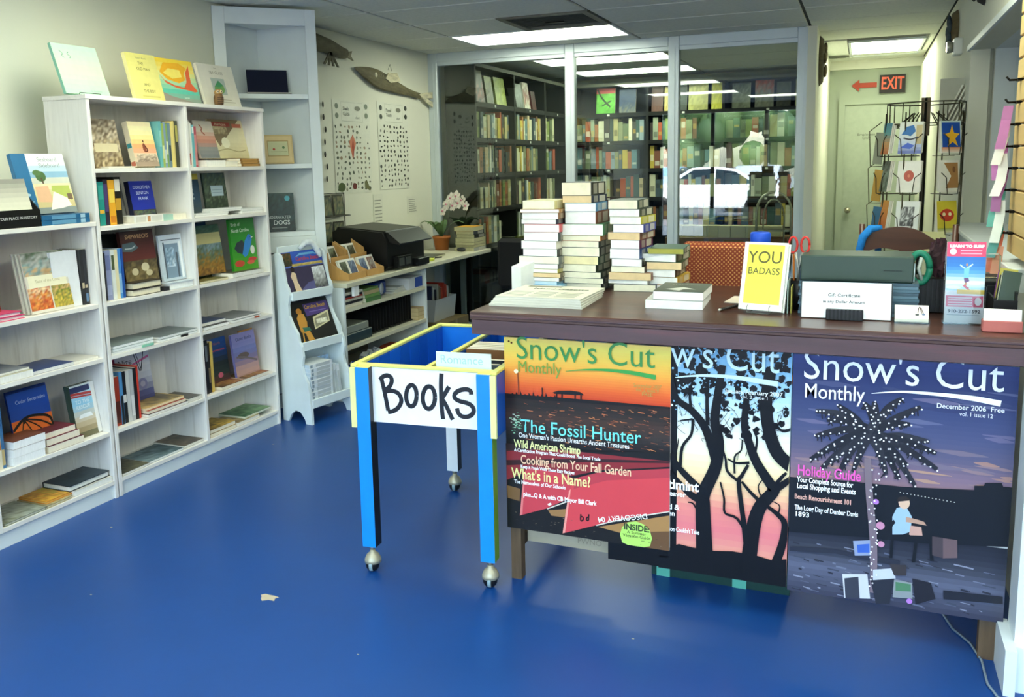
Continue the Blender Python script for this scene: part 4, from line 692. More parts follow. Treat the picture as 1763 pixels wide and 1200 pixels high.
for k in range(10): book('white slim boxed book, %s from the bottom of the pile on the bottom rack tier' % ORD[k], .16, .19, .0235, onrack(.225, .215, .1215 + .0245 * k + .0235), (R(-90), 0, R(180 - 10.25 + (1.5 if k % 3 else -1))), cov='#e4e9ea' if k % 2 else '#dfe6ec', pg='#c3d2de', bands=[(.1, .72, '#b9c0c2'), (.86, .96, '#8a9aa4')], name='slim_book', group=GD)
for k in range(3): book('white slim book standing %s from the pile on the bottom rack tier' % ORD[k], .15, .225 - .012 * k, .022, onrack(.212, .25 + .029 * k, .1215), (R(-6), 0, R(180 - 10.25)), cov='#e2e8ea', pg='#b9ccda', bands=[(.1, .8, '#c0c8ca')], name='slim_book', group=GD)
book('blue city photo cover standing behind the white slim books', .13, .24, .012, onrack(.09, .215, .1215), (R(-5), 0, R(90 - 10.25)), cov='#7aa0c8', name='slim_book', group=GD, art=[('m', 0, .5, 1, 1, ['#4a5a6a', '#8fb4dc', '#a9c8ea'], 4, 4, .2), ('m', 0, 0, 1, .5, ['#8a8f98', '#3a3a40'], 4, 4, .4)])
hs = tag(MB().tube([(0, 0, 0), (.015, .03, .035), (.02, .07, .04), (.022, .11, .012), (.03, .13, -.03), (.04, .14, -.06)], [.012, .02, .022, .02, .018, .012], '#dfe6e6', 8).build('cloth_swag', CLOTH, None, onrack(.03, .18, 1.055), (0, 0, R(-10.25))), 'white gauzy cloth bow draped over the top corner of the rack', 'cloth')
# ================================================================ SIDE COUNTER ALONG THE LEFT WALL
sc = empty('side_counter', 'long white counter with two open shelves along the left wall', 'counter', (-3.69, 4.78, 0))
CW = mat('cream_laminate', '#cfccb4', .4, noise=.04, nscale=4)
B(.01, .59, 0, 2.385, .768, .8, bev=.003).build('counter_top', CW, sc)
for y in (0, 1.15): B(.01, .56, y, y + .02, 0, .768).build('side_panel', WHITEP, sc)
for zz in (.625, .37, .1): B(.01, .56, .02, 1.15, zz - .025, zz).build('shelf', CW, sc)
B(.01, .016, .02, 1.15, .1, .768).build('back_board', mat('dim_panel', '#77776a', .7, noise=.05), sc)
B(.3, .34, 2.33, 2.37, 0, .768, '#55605a').build('leg', MATTE, sc)
MB().box(.56, .58, .1, .16, .70, .765, '#f0f0ec').build('cup_hook', PLAST, sc)
TOP = .8005
# notecard display
for n_, (yy, zz) in enumerate(((4.9, TOP), (5.14, TOP))):
    cr = empty('card_display', ('nearer' if n_ == 0 else 'farther') + ' wooden tiered display of greeting cards on the side counter', 'card rack', (-3.16, yy, zz))
    WD = mat('birch_ply', '#c79a5c', .5, noise=.12, nscale=6, stretch=(5, 1, 1))
    for y in (0, .215): MB().prism([(0, y, 0), (-.26, y, 0), (-.26, y, .24), (-.16, y, .18), (-.15, y, .12), (-.04, y, .06), (0, y, .045)], (0, .008, 0), '#fff').build('side', WD, cr)
    B(-.006, 0, .008, .215, 0, .045).build('front', WD, cr); B(-.26, -.006, .008, .215, .001, .008).build('base', WD, cr)
    B(-.14, -.134, .008, .215, .008, .15).build('divider', WD, cr)
    for j, (dx, dz) in enumerate(((-.045, .01), (-.2, .09))):
        for i in range(2):
            for q in range(2):
                cols = [['#4a5238', '#2c3324', '#6a6f5a'], ['#5a6a8a', '#3a4a6a', '#8a9ab0'], ['#7a4a3a', '#a8a8a0', '#8a5a4a'], ['#55604a', '#33402f', '#7a8468']][(i + j * 2 + n_) % 4]
                book('photo greeting card, %s slot %s row %s of the %s wooden card display' % (('left', 'right')[i], ('front', 'back')[j], ('front copy', 'rear copy')[q], ('nearer', 'farther')[n_]), .1, .13 - .006 * q, .006, (-3.16 + dx - .012 * q, yy + .012 + .102 * i, zz + dz + .001), (R(-22), 0, R(90)), cov='#eceae0', pg='#f0eee6', plain=True, name='greeting_card', cat='card', group='greeting cards in the wooden displays', art=[('r', .0, .0, 1, 1, '#edebe2'), ('m', .12, .14, .9, .88, cols, 4, 4, .4)] if q == 0 else None)
# printer
pr = empty('printer', 'large black multifunction printer with a tilted control panel on the side counter', 'printer', (-3.62, 5.42, TOP))
MB().prism([(0, 0, .0), (.42, 0, 0), (.46, 0, .03), (.46, 0, .2), (.42, 0, .28), (.06, 0, .31), (0, 0, .28)], (0, .56, 0), '#121212').build('body', PLAST, pr)
B(.0, .42, .02, .54, .31, .33, '#191917', bev=.008).build('lid', PLAST, pr, (0, 0, -.012), (0, R(4), 0))
cp = MB().prism([(.455, .04, .2), (.54, .04, .19), (.545, .04, .2), (.43, .04, .29), (.42, .04, .285)], (0, .5, 0), '#1d1d1b').build('control_panel', PLAST, pr)
B(0, .055, 0, .15, 0, .003, '#4a4c48').build('screen', GLOSS, cp, (.47, .26, .252), (0, R(38), 0))
for k in range(3): B(.0, .02, 0, .02, 0, .003, '#66685f').build('button', PLAST, cp, (.485, .12 + .03 * k, .243), (0, R(38), 0))
B(.46, .50, .08, .3, .015, .1, '#0c0c0c', bev=.004).build('cassette', PLAST, pr)
B(.44, .53, .34, .52, .005, .06, '#151515', bev=.005).build('output_tray', PLAST, pr)
for k in range(2): B(.5, .503, .1 + .1 * k, .17 + .1 * k, .03, .085, '#6d6f6a').build('memory_slot', METAL, pr)
tag(B(0, .14, 0, .1, 0, .02, '#c9d23a', bev=.003).build('sticky_note_pad', PAINT, None, (-3.3, 6.06, TOP)), 'yellow sticky note pad behind the printer tray', 'note pad')
nb = tag(book('grey green ring notebook lying open edge on the side counter', .2, .28, .012, (-3.42, 6.25, TOP + .012), (R(-90), 0, R(8)), cov='#56584a', pg='#b8b89a', name='notebook', cat='notebook'), None)
tag(MB().tube([(0, 0, .006), (.06, .1, .006)], .005, '#1a1a1a', 6).build('pen', PLAST, None, (-3.25, 6.25, TOP)), 'black pen lying beside the ring notebook', 'pen')
# orchid
oc = empty('potted_orchid', 'white orchid in a terracotta pot by the aluminium post', 'plant', (-3.5, 6.97, TOP)); oc.scale = (1.2, 1.2, 1.2)
MB().lathe([(.05, 0), (.062, .085), (.068, .085), (.068, .105), (.058, .105), (.055, .09)], '#a8622a', n=18).build('pot', MATTE, oc)
MB().lathe([(.056, .09), (.03, .096), (.002, .097)], '#3a2c1c', n=14).build('soil', MATTE, oc)
for a, ln in ((20, .17), (100, .14), (190, .16), (280, .15), (240, .12)):
    pts = [Vector((0, 0, .1)), Vector((.4, 0, .17)) * ln / .17, Vector((.8, 0, .2)), Vector((1, 0, .12))]
    L = MB(); ca, sa = math.cos(R(a)), math.sin(R(a))
    prev = None
    for i in range(6):
        q = i / 5; x = ln * q; zz = .1 + .12 * math.sin(q * 2.1); hw = .028 * math.sin(math.pi * (q * .85 + .12))
        cur = [(x * ca - s * hw * sa, x * sa + s * hw * ca, zz - (.006 if s else 0)) for s in (-1, 0, 1)]
        if prev: L.add(prev + cur, [(0, 1, 4, 3), (1, 2, 5, 4)], '#4f6b3f', True)
        prev = cur
    L.build('leaf', MATTE, oc)
stem = [(0, 0, .1), (.02, .0, .22), (.06, -.01, .33), (.12, -.02, .39), (.18, -.04, .4), (.23, -.06, .36)]
MB().tube(stem, .003, '#5c6b3a', 6).build('stem', MATTE, oc)
for bx_, by_, bz_, sz in ((.06, -.02, .34, 1), (.1, -.03, .385, 1), (.15, -.04, .4, 1), (.2, -.05, .37, .9), (.235, -.06, .33, .8), (.03, -.02, .29, .8), (.17, -.05, .35, 1), (.12, -.04, .33, .9)):
    fw = MB().ball((0, -.006, 0), .008, '#c07a8a', n=8, k=5).build('bloom', MATTE, oc, (bx_, by_, bz_), (R(-10), 0, R(-25)))
    for k in range(5):
        a = math.pi / 2 + k * 2 * math.pi / 5; r = .027 * sz
        MB().add([(0, 0, 0)] + [(r * math.cos(a) + .02 * sz * math.cos(t_), .004 * math.sin(3 * t_), r * math.sin(a) + .02 * sz * math.sin(t_)) for t_ in [i * math.pi / 4 for i in range(8)]], [(0, i, i % 8 + 1) for i in range(1, 9)], '#efe7dc').build('petal', MATTE, fw)
# dark pot, stacked boxes, mouse by the post
tag(MB().lathe([(.045, 0), (.06, .02), (.062, .1), (.05, .13), (.04, .13)], '#141414', n=16).build('pencil_pot', PLAST, None, (-3.33, 7.09, TOP)), 'black round pot beside the orchid', 'pot')
tag(MB().ball((0, 0, .018), .02, '#2a2c30', sc=(2.2, 1.3, .9)).build('computer_mouse', PLAST, None, (-3.25, 6.85, TOP)), 'dark computer mouse at the far end of the side counter', 'mouse')
zz = TOP
for lab, w, h, t, c, dx in (('silver grey box', .19, .26, .03, '#9a9c98', 0), ('black disc case', .18, .25, .022, '#1f1f22', .01), ('dark red spined book', .18, .24, .025, '#4a2f2c', 0), ('grey green spined book', .18, .24, .035, '#6a6f52', .005), ('black book', .17, .24, .03, '#22231f', .012), ('dark patterned book', .17, .22, .03, '#3a3c3c', .0), ('yellow covered book', .18, .22, .036, '#d9a53a', -.015)):
    flat(lab + ' in the pile at the far end of the side counter', 6.88 + dx, w, h, t, zz, x=-3.14, side='edge' if w == .18 else 'spine', cov=c, bands=[(.1, .6, mixc([c, '#d8d4c0'], .4))], pg='#b9b48c', group='pile at the far end of the side counter'); zz += t + .0008
# ---- under the counter
G4 = 'papers and books under the side counter'
s1, s2, s0 = .6255, .3705, .1005
for k, (c, t) in enumerate((('#d8d4c2', .02), ('#222', .018), ('#cfcab6', .016), ('#b8402c', .012), ('#1f1f1f', .014), ('#d5d0ba', .018))): flat('magazine, %s from the bottom of the near pile on the upper under-counter shelf' % ORD[k], 4.82 + .006 * (k % 2), .26, .22, t, s1 + sum((.02, .018, .016, .012, .014, .018)[:k]) + .0005 * k, x=-3.15, side='spine', cov=c, pg='#c9c4ac', name='magazine', cat='magazine', group=G4)
for k, (c, t) in enumerate((('#4f7a46', .03), ('#6f9a52', .02), ('#c8b48a', .025), ('#7fa05a', .016))): flat('green catalogue, %s from the bottom of the middle pile under the counter' % ORD[k], 5.07, .24, .2, t, s1 + sum((.03, .02, .025, .016)[:k]) + .0005 * k, x=-3.14 - .006 * k, side='spine', cov=c, pg='#d8d8c4', name='magazine', cat='magazine', group=G4)
rm = empty('paper_ream', 'blue wrapped paper ream with a white badge under the side counter', 'paper ream', (-3.3, 5.3, s1), (0, 0, R(10)))
B(-.1, .1, 0, .2, 0, .1, '#20409a', bev=.012).build('wrapper', GLOSS, rm)
MB().lathe([(.042, 0), (.042, .002)], '#d9e2ee', n=16).build('badge', PAINT, rm, (.1, .1, .05), (0, R(90), 0))
for k in range(3): B(0, .3, 0, .28, 0, .012, '#cfcfc6').build('paper_sheaf', PAINT, None, (-3.47, 5.5 + .02 * k, s1 + .0125 * k), (0, 0, R(3 * k - 2))); tag(COL.objects[-1], 'loose white paper sheaf, %s from the bottom beside the blue ream' % ORD[k], 'papers', G4)
eb = empty('envelope_box', 'white and blue envelope box at the far end of the upper shelf', 'box', (-3.4, 5.68, s1))
B(0, .26, 0, .22, .0, .09, '#cfd2d8', bev=.004).build('carton', PAINT, eb); B(.2605, .262, .1, .215, .01, .085, '#2a4a9e').build('print', PAINT, eb)
# file sorters
for n_, (y0, zz, hh) in enumerate(((5.5, s2, .2), (5.2, s2, .17))):
    fs = empty('file_sorter', ('far' if n_ == 0 else 'near') + ' black file sorter with pale folders on the lower under-counter shelf', 'file sorter', (-3.2, y0, zz))
    W_ = .33 if n_ == 0 else .26
    B(-.28, 0, 0, W_, 0, .01, '#151515').build('tray', PLAST, fs); B(-.28, -.27, 0, W_, .01, hh, '#151515').build('back', PLAST, fs)
    n = 8 if n_ == 0 else 6
    for k in range(n + 1): B(-.26, -.01, k * (W_ - .006) / n, k * (W_ - .006) / n + .005, .01, hh, '#191919').build('divider', PLAST, fs)
    for k in range(n): B(-.25, -.03, k * (W_ - .006) / n + .012, (k + 1) * (W_ - .006) / n - .008, .012, hh * random.uniform(.75, .95), '#b5b5a4').build('folder', PAINT, fs)
for k in range(3): flat('tan folder, %s from the bottom at the far end of the lower shelf' % ORD[k], 5.83, .1, .1, .03, s2 + .031 * k, x=-3.15, cov='#a9864a', pg='#cdb88a', name='folder', cat='folder', group=G4)
tag(B(0, .3, 0, .34, 0, .07, '#27383e', bev=.006).build('storage_case', PLAST, None, (-3.46, 4.83, s2)), 'dark teal storage case on the lower under-counter shelf', 'case')
tag(B(0, .28, 0, .3, 0, .05, '#8f9488', bev=.004).build('storage_case', PLAST, None, (-3.45, 4.84, s2 + .0705)), 'grey tray on the dark teal storage case', 'tray')
def crumple(name, label, cat, c, s, col, col2, mt=PLAST):
    mb = MB(); n, k = 14, 9
    vs, fs = [], []
    for i in range(k + 1):
        for j in range(n):
            a, b = math.pi * i / k, 2 * math.pi * j / n; q = 1 + .22 * math.sin(5 * b + 3 * a) + random.uniform(-.12, .12)
            vs.append((s[0] * q * math.sin(a) * math.cos(b), s[1] * q * math.sin(a) * math.sin(b), max(0, s[2] * (1 - q * math.cos(a)))))
    for i in range(k):
        for j in range(n): mb.add([vs[i * n + j], vs[i * n + (j + 1) % n], vs[(i + 1) * n + (j + 1) % n], vs[(i + 1) * n + j]], [(0, 1, 2, 3)], col if random.random() < .62 else col2)
    return tag(mb.build(name, mt, None, c), label, cat)
crumple('plastic_bag', 'crumpled blue and white plastic bag on the lowest under-counter shelf', 'bag', (-3.19, 5.0, s0), (.08, .12, .06), '#25479a', '#dfe3ea')
for k in range(5): B(0, .22, 0, .3, 0, .008, ('#d0cfc2', '#bcbcae', '#e0dfd6', '#a9a99a', '#d5d4c8')[k]).build('paper_sheaf', PAINT, None, (-3.38, 4.86 + .012 * k, s0 + .0085 * k), (0, 0, R(4 * (k % 3) - 4))); tag(COL.objects[-1], 'paper sheaf, %s from the bottom on the lowest under-counter shelf' % ORD[k], 'papers', G4)
crumple('plastic_bag', 'white crumpled bag spilling over the lowest under-counter shelf', 'bag', (-3.25, 5.32, s0), (.09, .12, .07), '#d9dbd8', '#8f98a2')
tag(B(0, .2, 0, .2, 0, .1, '#b8482a', bev=.03).build('orange_pouch', CLOTH, None, (-3.4, 5.6, s0)), 'orange cloth pouch on the lowest under-counter shelf', 'pouch')
tag(B(0, .42, 0, .8, 0, .06, '#1a1a18', bev=.01).build('floor_case', PLAST, None, (-3.07, 4.83, 0)), 'flat black case lying on the floor before the side counter', 'case')
# bin, carton and cow print bag at the counter's far end
ct = empty('carton', 'brown cardboard carton on the floor under the far counter end', 'box', (-3.63, 6.42, 0))
MB().box(0, .4, 0, .5, 0, .23, '#7d6a42').build('body', MATTE, ct); MB().box(.4, .402, .23, .27, 0, .23, '#968058').build('tape', PAINT, ct)
bn = empty('paper_bin', 'white plastic bin of rolled papers and red folders on the carton', 'bin', (-3.6, 6.46, .2305))
MB().prism([(0, 0, 0), (.26, 0, 0), (.285, 0, .19), (-.02, 0, .19)], (0, .006, 0), '#c9ccc8').prism([(0, .394, 0), (.26, .394, 0), (.285, .394, .19), (-.02, .394, .19)], (0, .006, 0), '#c9ccc8').box(.0, .26, .006, .394, 0, .005, '#c9ccc8').prism([(.255, .006, 0), (.26, .006, 0), (.285, .006, .19), (.28, .006, .19)], (0, .388, 0), '#c9ccc8').prism([(0, .006, 0), (.005, .006, 0), (-.015, .006, .19), (-.02, .006, .19)], (0, .388, 0), '#c9ccc8').build('tub', PLAST, bn)
for k in range(9): tag(B(0, .2, 0, .02, 0, .3 - .02 * (k % 3), ('#262c4a', '#c8c8be', '#1f2030', '#b9b9ae', '#8a7a60', '#c9482c', '#b23a2a', '#c84a30', '#d2d0c4')[k]).build('folder', PAINT, None, (-3.57, 6.48 + .04 * k, .2365)), '%s folder, %s from the near side of the white paper bin' % (('navy', 'white', 'black', 'grey', 'tan', 'red', 'dark red', 'orange red', 'cream')[k], ORD[k]), 'folder', 'folders in the white paper bin')
crumple('cow_print_bag', 'black and white cow print bag on the floor under the counter', 'bag', (-3.1, 6.2, 0), (.08, .15, .11), '#141414', '#d8d6cc', CLOTH)
# ================================================================ LEFT WALL: charts, fish, notices
def chart(label, y0, y1, z0, z1, seed, dark):
    c = empty('shell_chart', label, 'poster', (XL + .003, y0, z0), (0, 0, R(90)), 'shell charts on the left wall'); w, h = y1 - y0, z1 - z0
    B(0, w, -.001, 0, 0, h, '#dedfce').build('sheet', PAINT, c)
    cv = Cv(w, h, -.0014); random.seed(seed); it = []
    it.append(('r', .22, .775, .8, .98, '#b9bbaa')); it.append(('r', .225, .78, .795, .977, '#dfe0d0'))
    for q in range(13):
        for p in range(9):
            if random.random() < .12: continue
            u, v_ = .07 + p * .107 + random.uniform(-.02, .02), .05 + q * .056 + random.uniform(-.01, .01)
            g = random.choice(['#2f3328', '#3c4034', '#4a4a3c'] if dark else ['#6a6f5c', '#8a8a72', '#555a4a', '#9a8468', '#47503f'])
            L, Wd, a = random.uniform(.012, .03), random.uniform(.014, .036), random.uniform(-.5, .5)
            pts = [(u + (Wd * math.cos(k * 1.047) * math.cos(a) - L * math.sin(k * 1.047) * math.sin(a)), v_ + (Wd * .5 * math.cos(k * 1.047) * math.sin(a) + L * .8 * math.sin(k * 1.047) * math.cos(a))) for k in range(6)]
            it.append(('p', pts, g))
    if not dark:
        it += [('p', [(.48, .36), (.42, .5), (.4, .56), (.5, .64), (.58, .54), (.52, .46)], '#c9785a'), ('p', [(.5, .38), (.46, .5), (.5, .6), (.53, .5)], '#a8432c'), ('e', .15, .07, .1, .05, '#4a5a32'), ('e', .5, .075, .06, .035, '#6a2a24'), ('p', [(.78, .12), (.84, .14), (.95, .02), (.9, .02), (.78, .06)], '#6a6a44')]
    for u, v_ in ((.1, .93), (.1, .83), (.9, .95), (.9, .85)): it.append(('e', u, v_, .045, .03, '#3c4034' if dark else '#7a8470'))
    it += [('T', 'Shells\nGuide' if not dark else 'Fossil\nTeeth', .26, .88, .055, '#5a5c50'), ('t', 'chart', .65, .82, .04, '#5a5c50'), ('e', .66, .92, .08, .025, '#7a7a68')]
    cv.draw(it); cv.build(c, 'chart_print')['kind'] = 'stuff'; return c
chart('shell chart with an orange conch at its centre on the left wall', 5.6, 6.125, 1.352, 2.06, 3, False)
chart('chart of dark fossil teeth nearer the glass partition', 6.25, 6.77, 1.363, 2.08, 9, True)
random.seed(5)
def notice(label, y0, y1, z0, z1, lines):
    o = tag(B(0, y1 - y0, -.001, 0, 0, z1 - z0, '#dcdccb').build('paper_notice', PAINT, None, (XL + .003, y0, z0), (0, 0, R(90))), label, 'notice')
    cv = Cv(y1 - y0, z1 - z0, -.0014); cv.draw([('r', .12, .1 + .8 * k / lines, random.uniform(.7, .9), .1 + .8 * k / lines + .25 / lines, '#8b8d80') for k in range(lines)]); cv.build(o, 'typed_lines')
notice('narrow handwritten list taped below the shell charts', 6.13, 6.28, 1.05, 1.33, 8)
notice('small typed notice on the wall above the printer', 6.7, 6.88, 1.14, 1.29, 7)
ws = empty('wall_card_rack', 'wire rack of photo prints hung on the wall behind the corner cabinet', 'card rack', (XL + .01, 5.35, .98))
MB().tube([(0, 0, 0), (0, 0, .38), (0, .34, .38), (0, .34, 0), (0, 0, 0)], .004, '#2a2a26', 5).build('frame', METAL, ws)
for k in range(2): MB().tube([(0, 0, .02 + .19 * k), (.05, 0, .02 + .19 * k), (.05, .34, .02 + .19 * k), (0, .34, .02 + .19 * k)], .004, '#2a2a26', 5).build('pocket_wire', METAL, ws)
for k in range(2):
    for i in range(2): book('dark photo print, %s pocket %s row of the wall wire rack' % (('left', 'right')[i], ('lower', 'upper')[k]), .14, .16, .004, (XL + .03, 5.365 + .16 * i, .99 + .2 * k), (R(-6), 0, R(90)), cov='#3a3a2c', name='photo_print', cat='print', plain=True, art=[('m', .08, .08, .92, .92, ['#4a5a4a', '#8a8460', '#3c4a44'], 3, 3, .5)], group='prints in the wall wire rack')
for k in range(7): tag(MB().ball((0, 0, 0), .012, '#2b2a20', n=8, k=5, sc=(.5, .6 + .15 * (k % 3), 1.9)).build('hanging_shell', MATTE, None, (XL + .012, 5.475 + .012 * math.sin(k * 2), 1.47 + .09 * k)), 'dark little shell, %s from the bottom of the string by the cabinet' % ORD[k], 'shell', 'string of shells by the corner cabinet')
# carved fish
WOODF = mat('grey_driftwood', None, .7, noise=.25, nscale=14, stretch=(1, 1, 4), bump=.15)
fi = empty('carved_fish', 'carved driftwood fish with a pale fin and tail on the left wall', 'carving', (XL + .03, 5.895, 2.31), (R(-6.5), 0, 0))
L = MB(); prev = None; n = 12
for i in range(13):
    q = i / 12; y = q * 1.06; r = .006 + .07 * math.sin(min(1, q * 2.8) * math.pi / 2) * (1 if q < .38 else max(.3, 1 - (q - .38) * 1.5)); zc = -.03 * math.sin(q * 2)
    cur = [(.022 * math.cos(k * 2 * math.pi / n) * min(1, r * 20), y, zc + r * math.sin(k * 2 * math.pi / n)) for k in range(n)]
    if prev:
        for k in range(n): L.add([prev[k], prev[(k + 1) % n], cur[(k + 1) % n], cur[k]], [(0, 1, 2, 3)], '#6a6348', True)
    else: L.poly(cur, '#6a6348')
    prev = cur
L.poly(prev, '#6a6348'); L.build('body', WOODF, fi)
MB().lathe([(.02, 0), (.02, .004)], '#d8d2b4', n=14).build('eye', MATTE, fi, (.021, .28, .0), (0, R(90), 0))
for k in range(2): MB().lathe([(.008, 0), (.008, .003)], '#8f8a6c', n=10).build('gill', MATTE, fi, (.021, .36 + .03 * k, .015), (0, R(90), 0))
MB().prism([(.02, .46, .05), (.02, .6, .08), (.02, .66, .02), (.02, .5, -.02), (.02, .42, .0)], (.012, 0, 0), '#cfc8a6').build('side_fin', WOODF, fi)
for s in (1, -1): MB().prism([(0, 1.03, -.02), (0, 1.16, -.02 + .04 * s), (0, 1.42, -.02 + .095 * s), (0, 1.4, -.02 + .03 * s), (0, 1.16, -.03)], (.014, 0, 0), '#d5cfb0').build('tail_fin', WOODF, fi)
MB().tube([(.02, .47, .08), (.02, .5, .13), (.02, .53, .08)], .002, '#2a2a24', 5).build('hanging_wire', METAL, fi)
ga = empty('carved_gator', 'grey carved fish head with splayed fin above the shell charts', 'carving', (XL + .03, 5.22, 2.4), (R(-2), 0, 0))
MB().tube([(0, 0, .04), (0, .15, .05), (0, .33, .04), (0, .48, .02), (0, .54, .02)], [.05, .06, .055, .045, .04], '#66624c', 10).build('body', WOODF, ga)
for k in range(4): MB().prism([(.02, .3, 0), (.02, .22 + .06 * k, -.1), (.02, .24 + .06 * k, -.1), (.02, .33, .0)], (.01, 0, 0), '#5d5a44').build('fin_ray', WOODF, ga)
MB().prism([(0, .53, .03), (0, .63, .05), (0, .61, .01), (0, .65, -.02), (0, .53, .0)], (.012, 0, 0), '#8f8a70').build('tail', WOODF, ga)
# ================================================================ PRINTED ARTWORK (u, v from the lower left corner of each sheet)
BOOKS_SIGN = [
    ('l',[(.079,.781),(.092,.677),(.112,.485),(.136,.223)],.0086,'#16171c'),
    ('l',[(.064,.752),(.096,.81),(.141,.838),(.178,.804),(.181,.725),(.156,.642),(.116,.583)],.0086,'#16171c'),
    ('l',[(.103,.546),(.165,.577),(.23,.555),(.266,.48),(.268,.383),(.232,.281),(.18,.22),(.132,.201)],.0086,'#16171c'),
    ('l',[(.425,.52),(.42,.457),(.41,.401),(.395,.358),(.377,.334),(.359,.331),(.343,.351),(.33,.39),(.323,.444),(.322,.506),(.327,.569),(.337,.625),(.352,.668),(.37,.692),(.388,.695),(.404,.675),(.417,.636),(.424,.583),(.425,.52)],.0086,'#16171c'),
    ('l',[(.604,.51),(.599,.444),(.587,.385),(.57,.34),(.55,.314),(.529,.311),(.51,.331),(.496,.372),(.487,.428),(.485,.493),(.49,.56),(.502,.619),(.519,.664),(.539,.689),(.56,.692),(.579,.672),(.593,.632),(.602,.575),(.604,.51)],.0086,'#16171c'),
    ('l',[(.674,.927),(.667,.758),(.665,.563),(.667,.351),(.676,.149)],.0086,'#16171c'),
    ('l',[(.744,.712),(.708,.605),(.67,.507)],.0086,'#16171c'),
    ('l',[(.67,.507),(.709,.392),(.739,.273),(.77,.153)],.0086,'#16171c'),
    ('l',[(.953,.604),(.945,.665),(.902,.685),(.841,.659),(.799,.6),(.795,.528),(.838,.481),(.909,.456),(.957,.41),(.972,.332),(.949,.258),(.904,.222),(.855,.227),(.826,.276),(.813,.354)],.0086,'#16171c')]
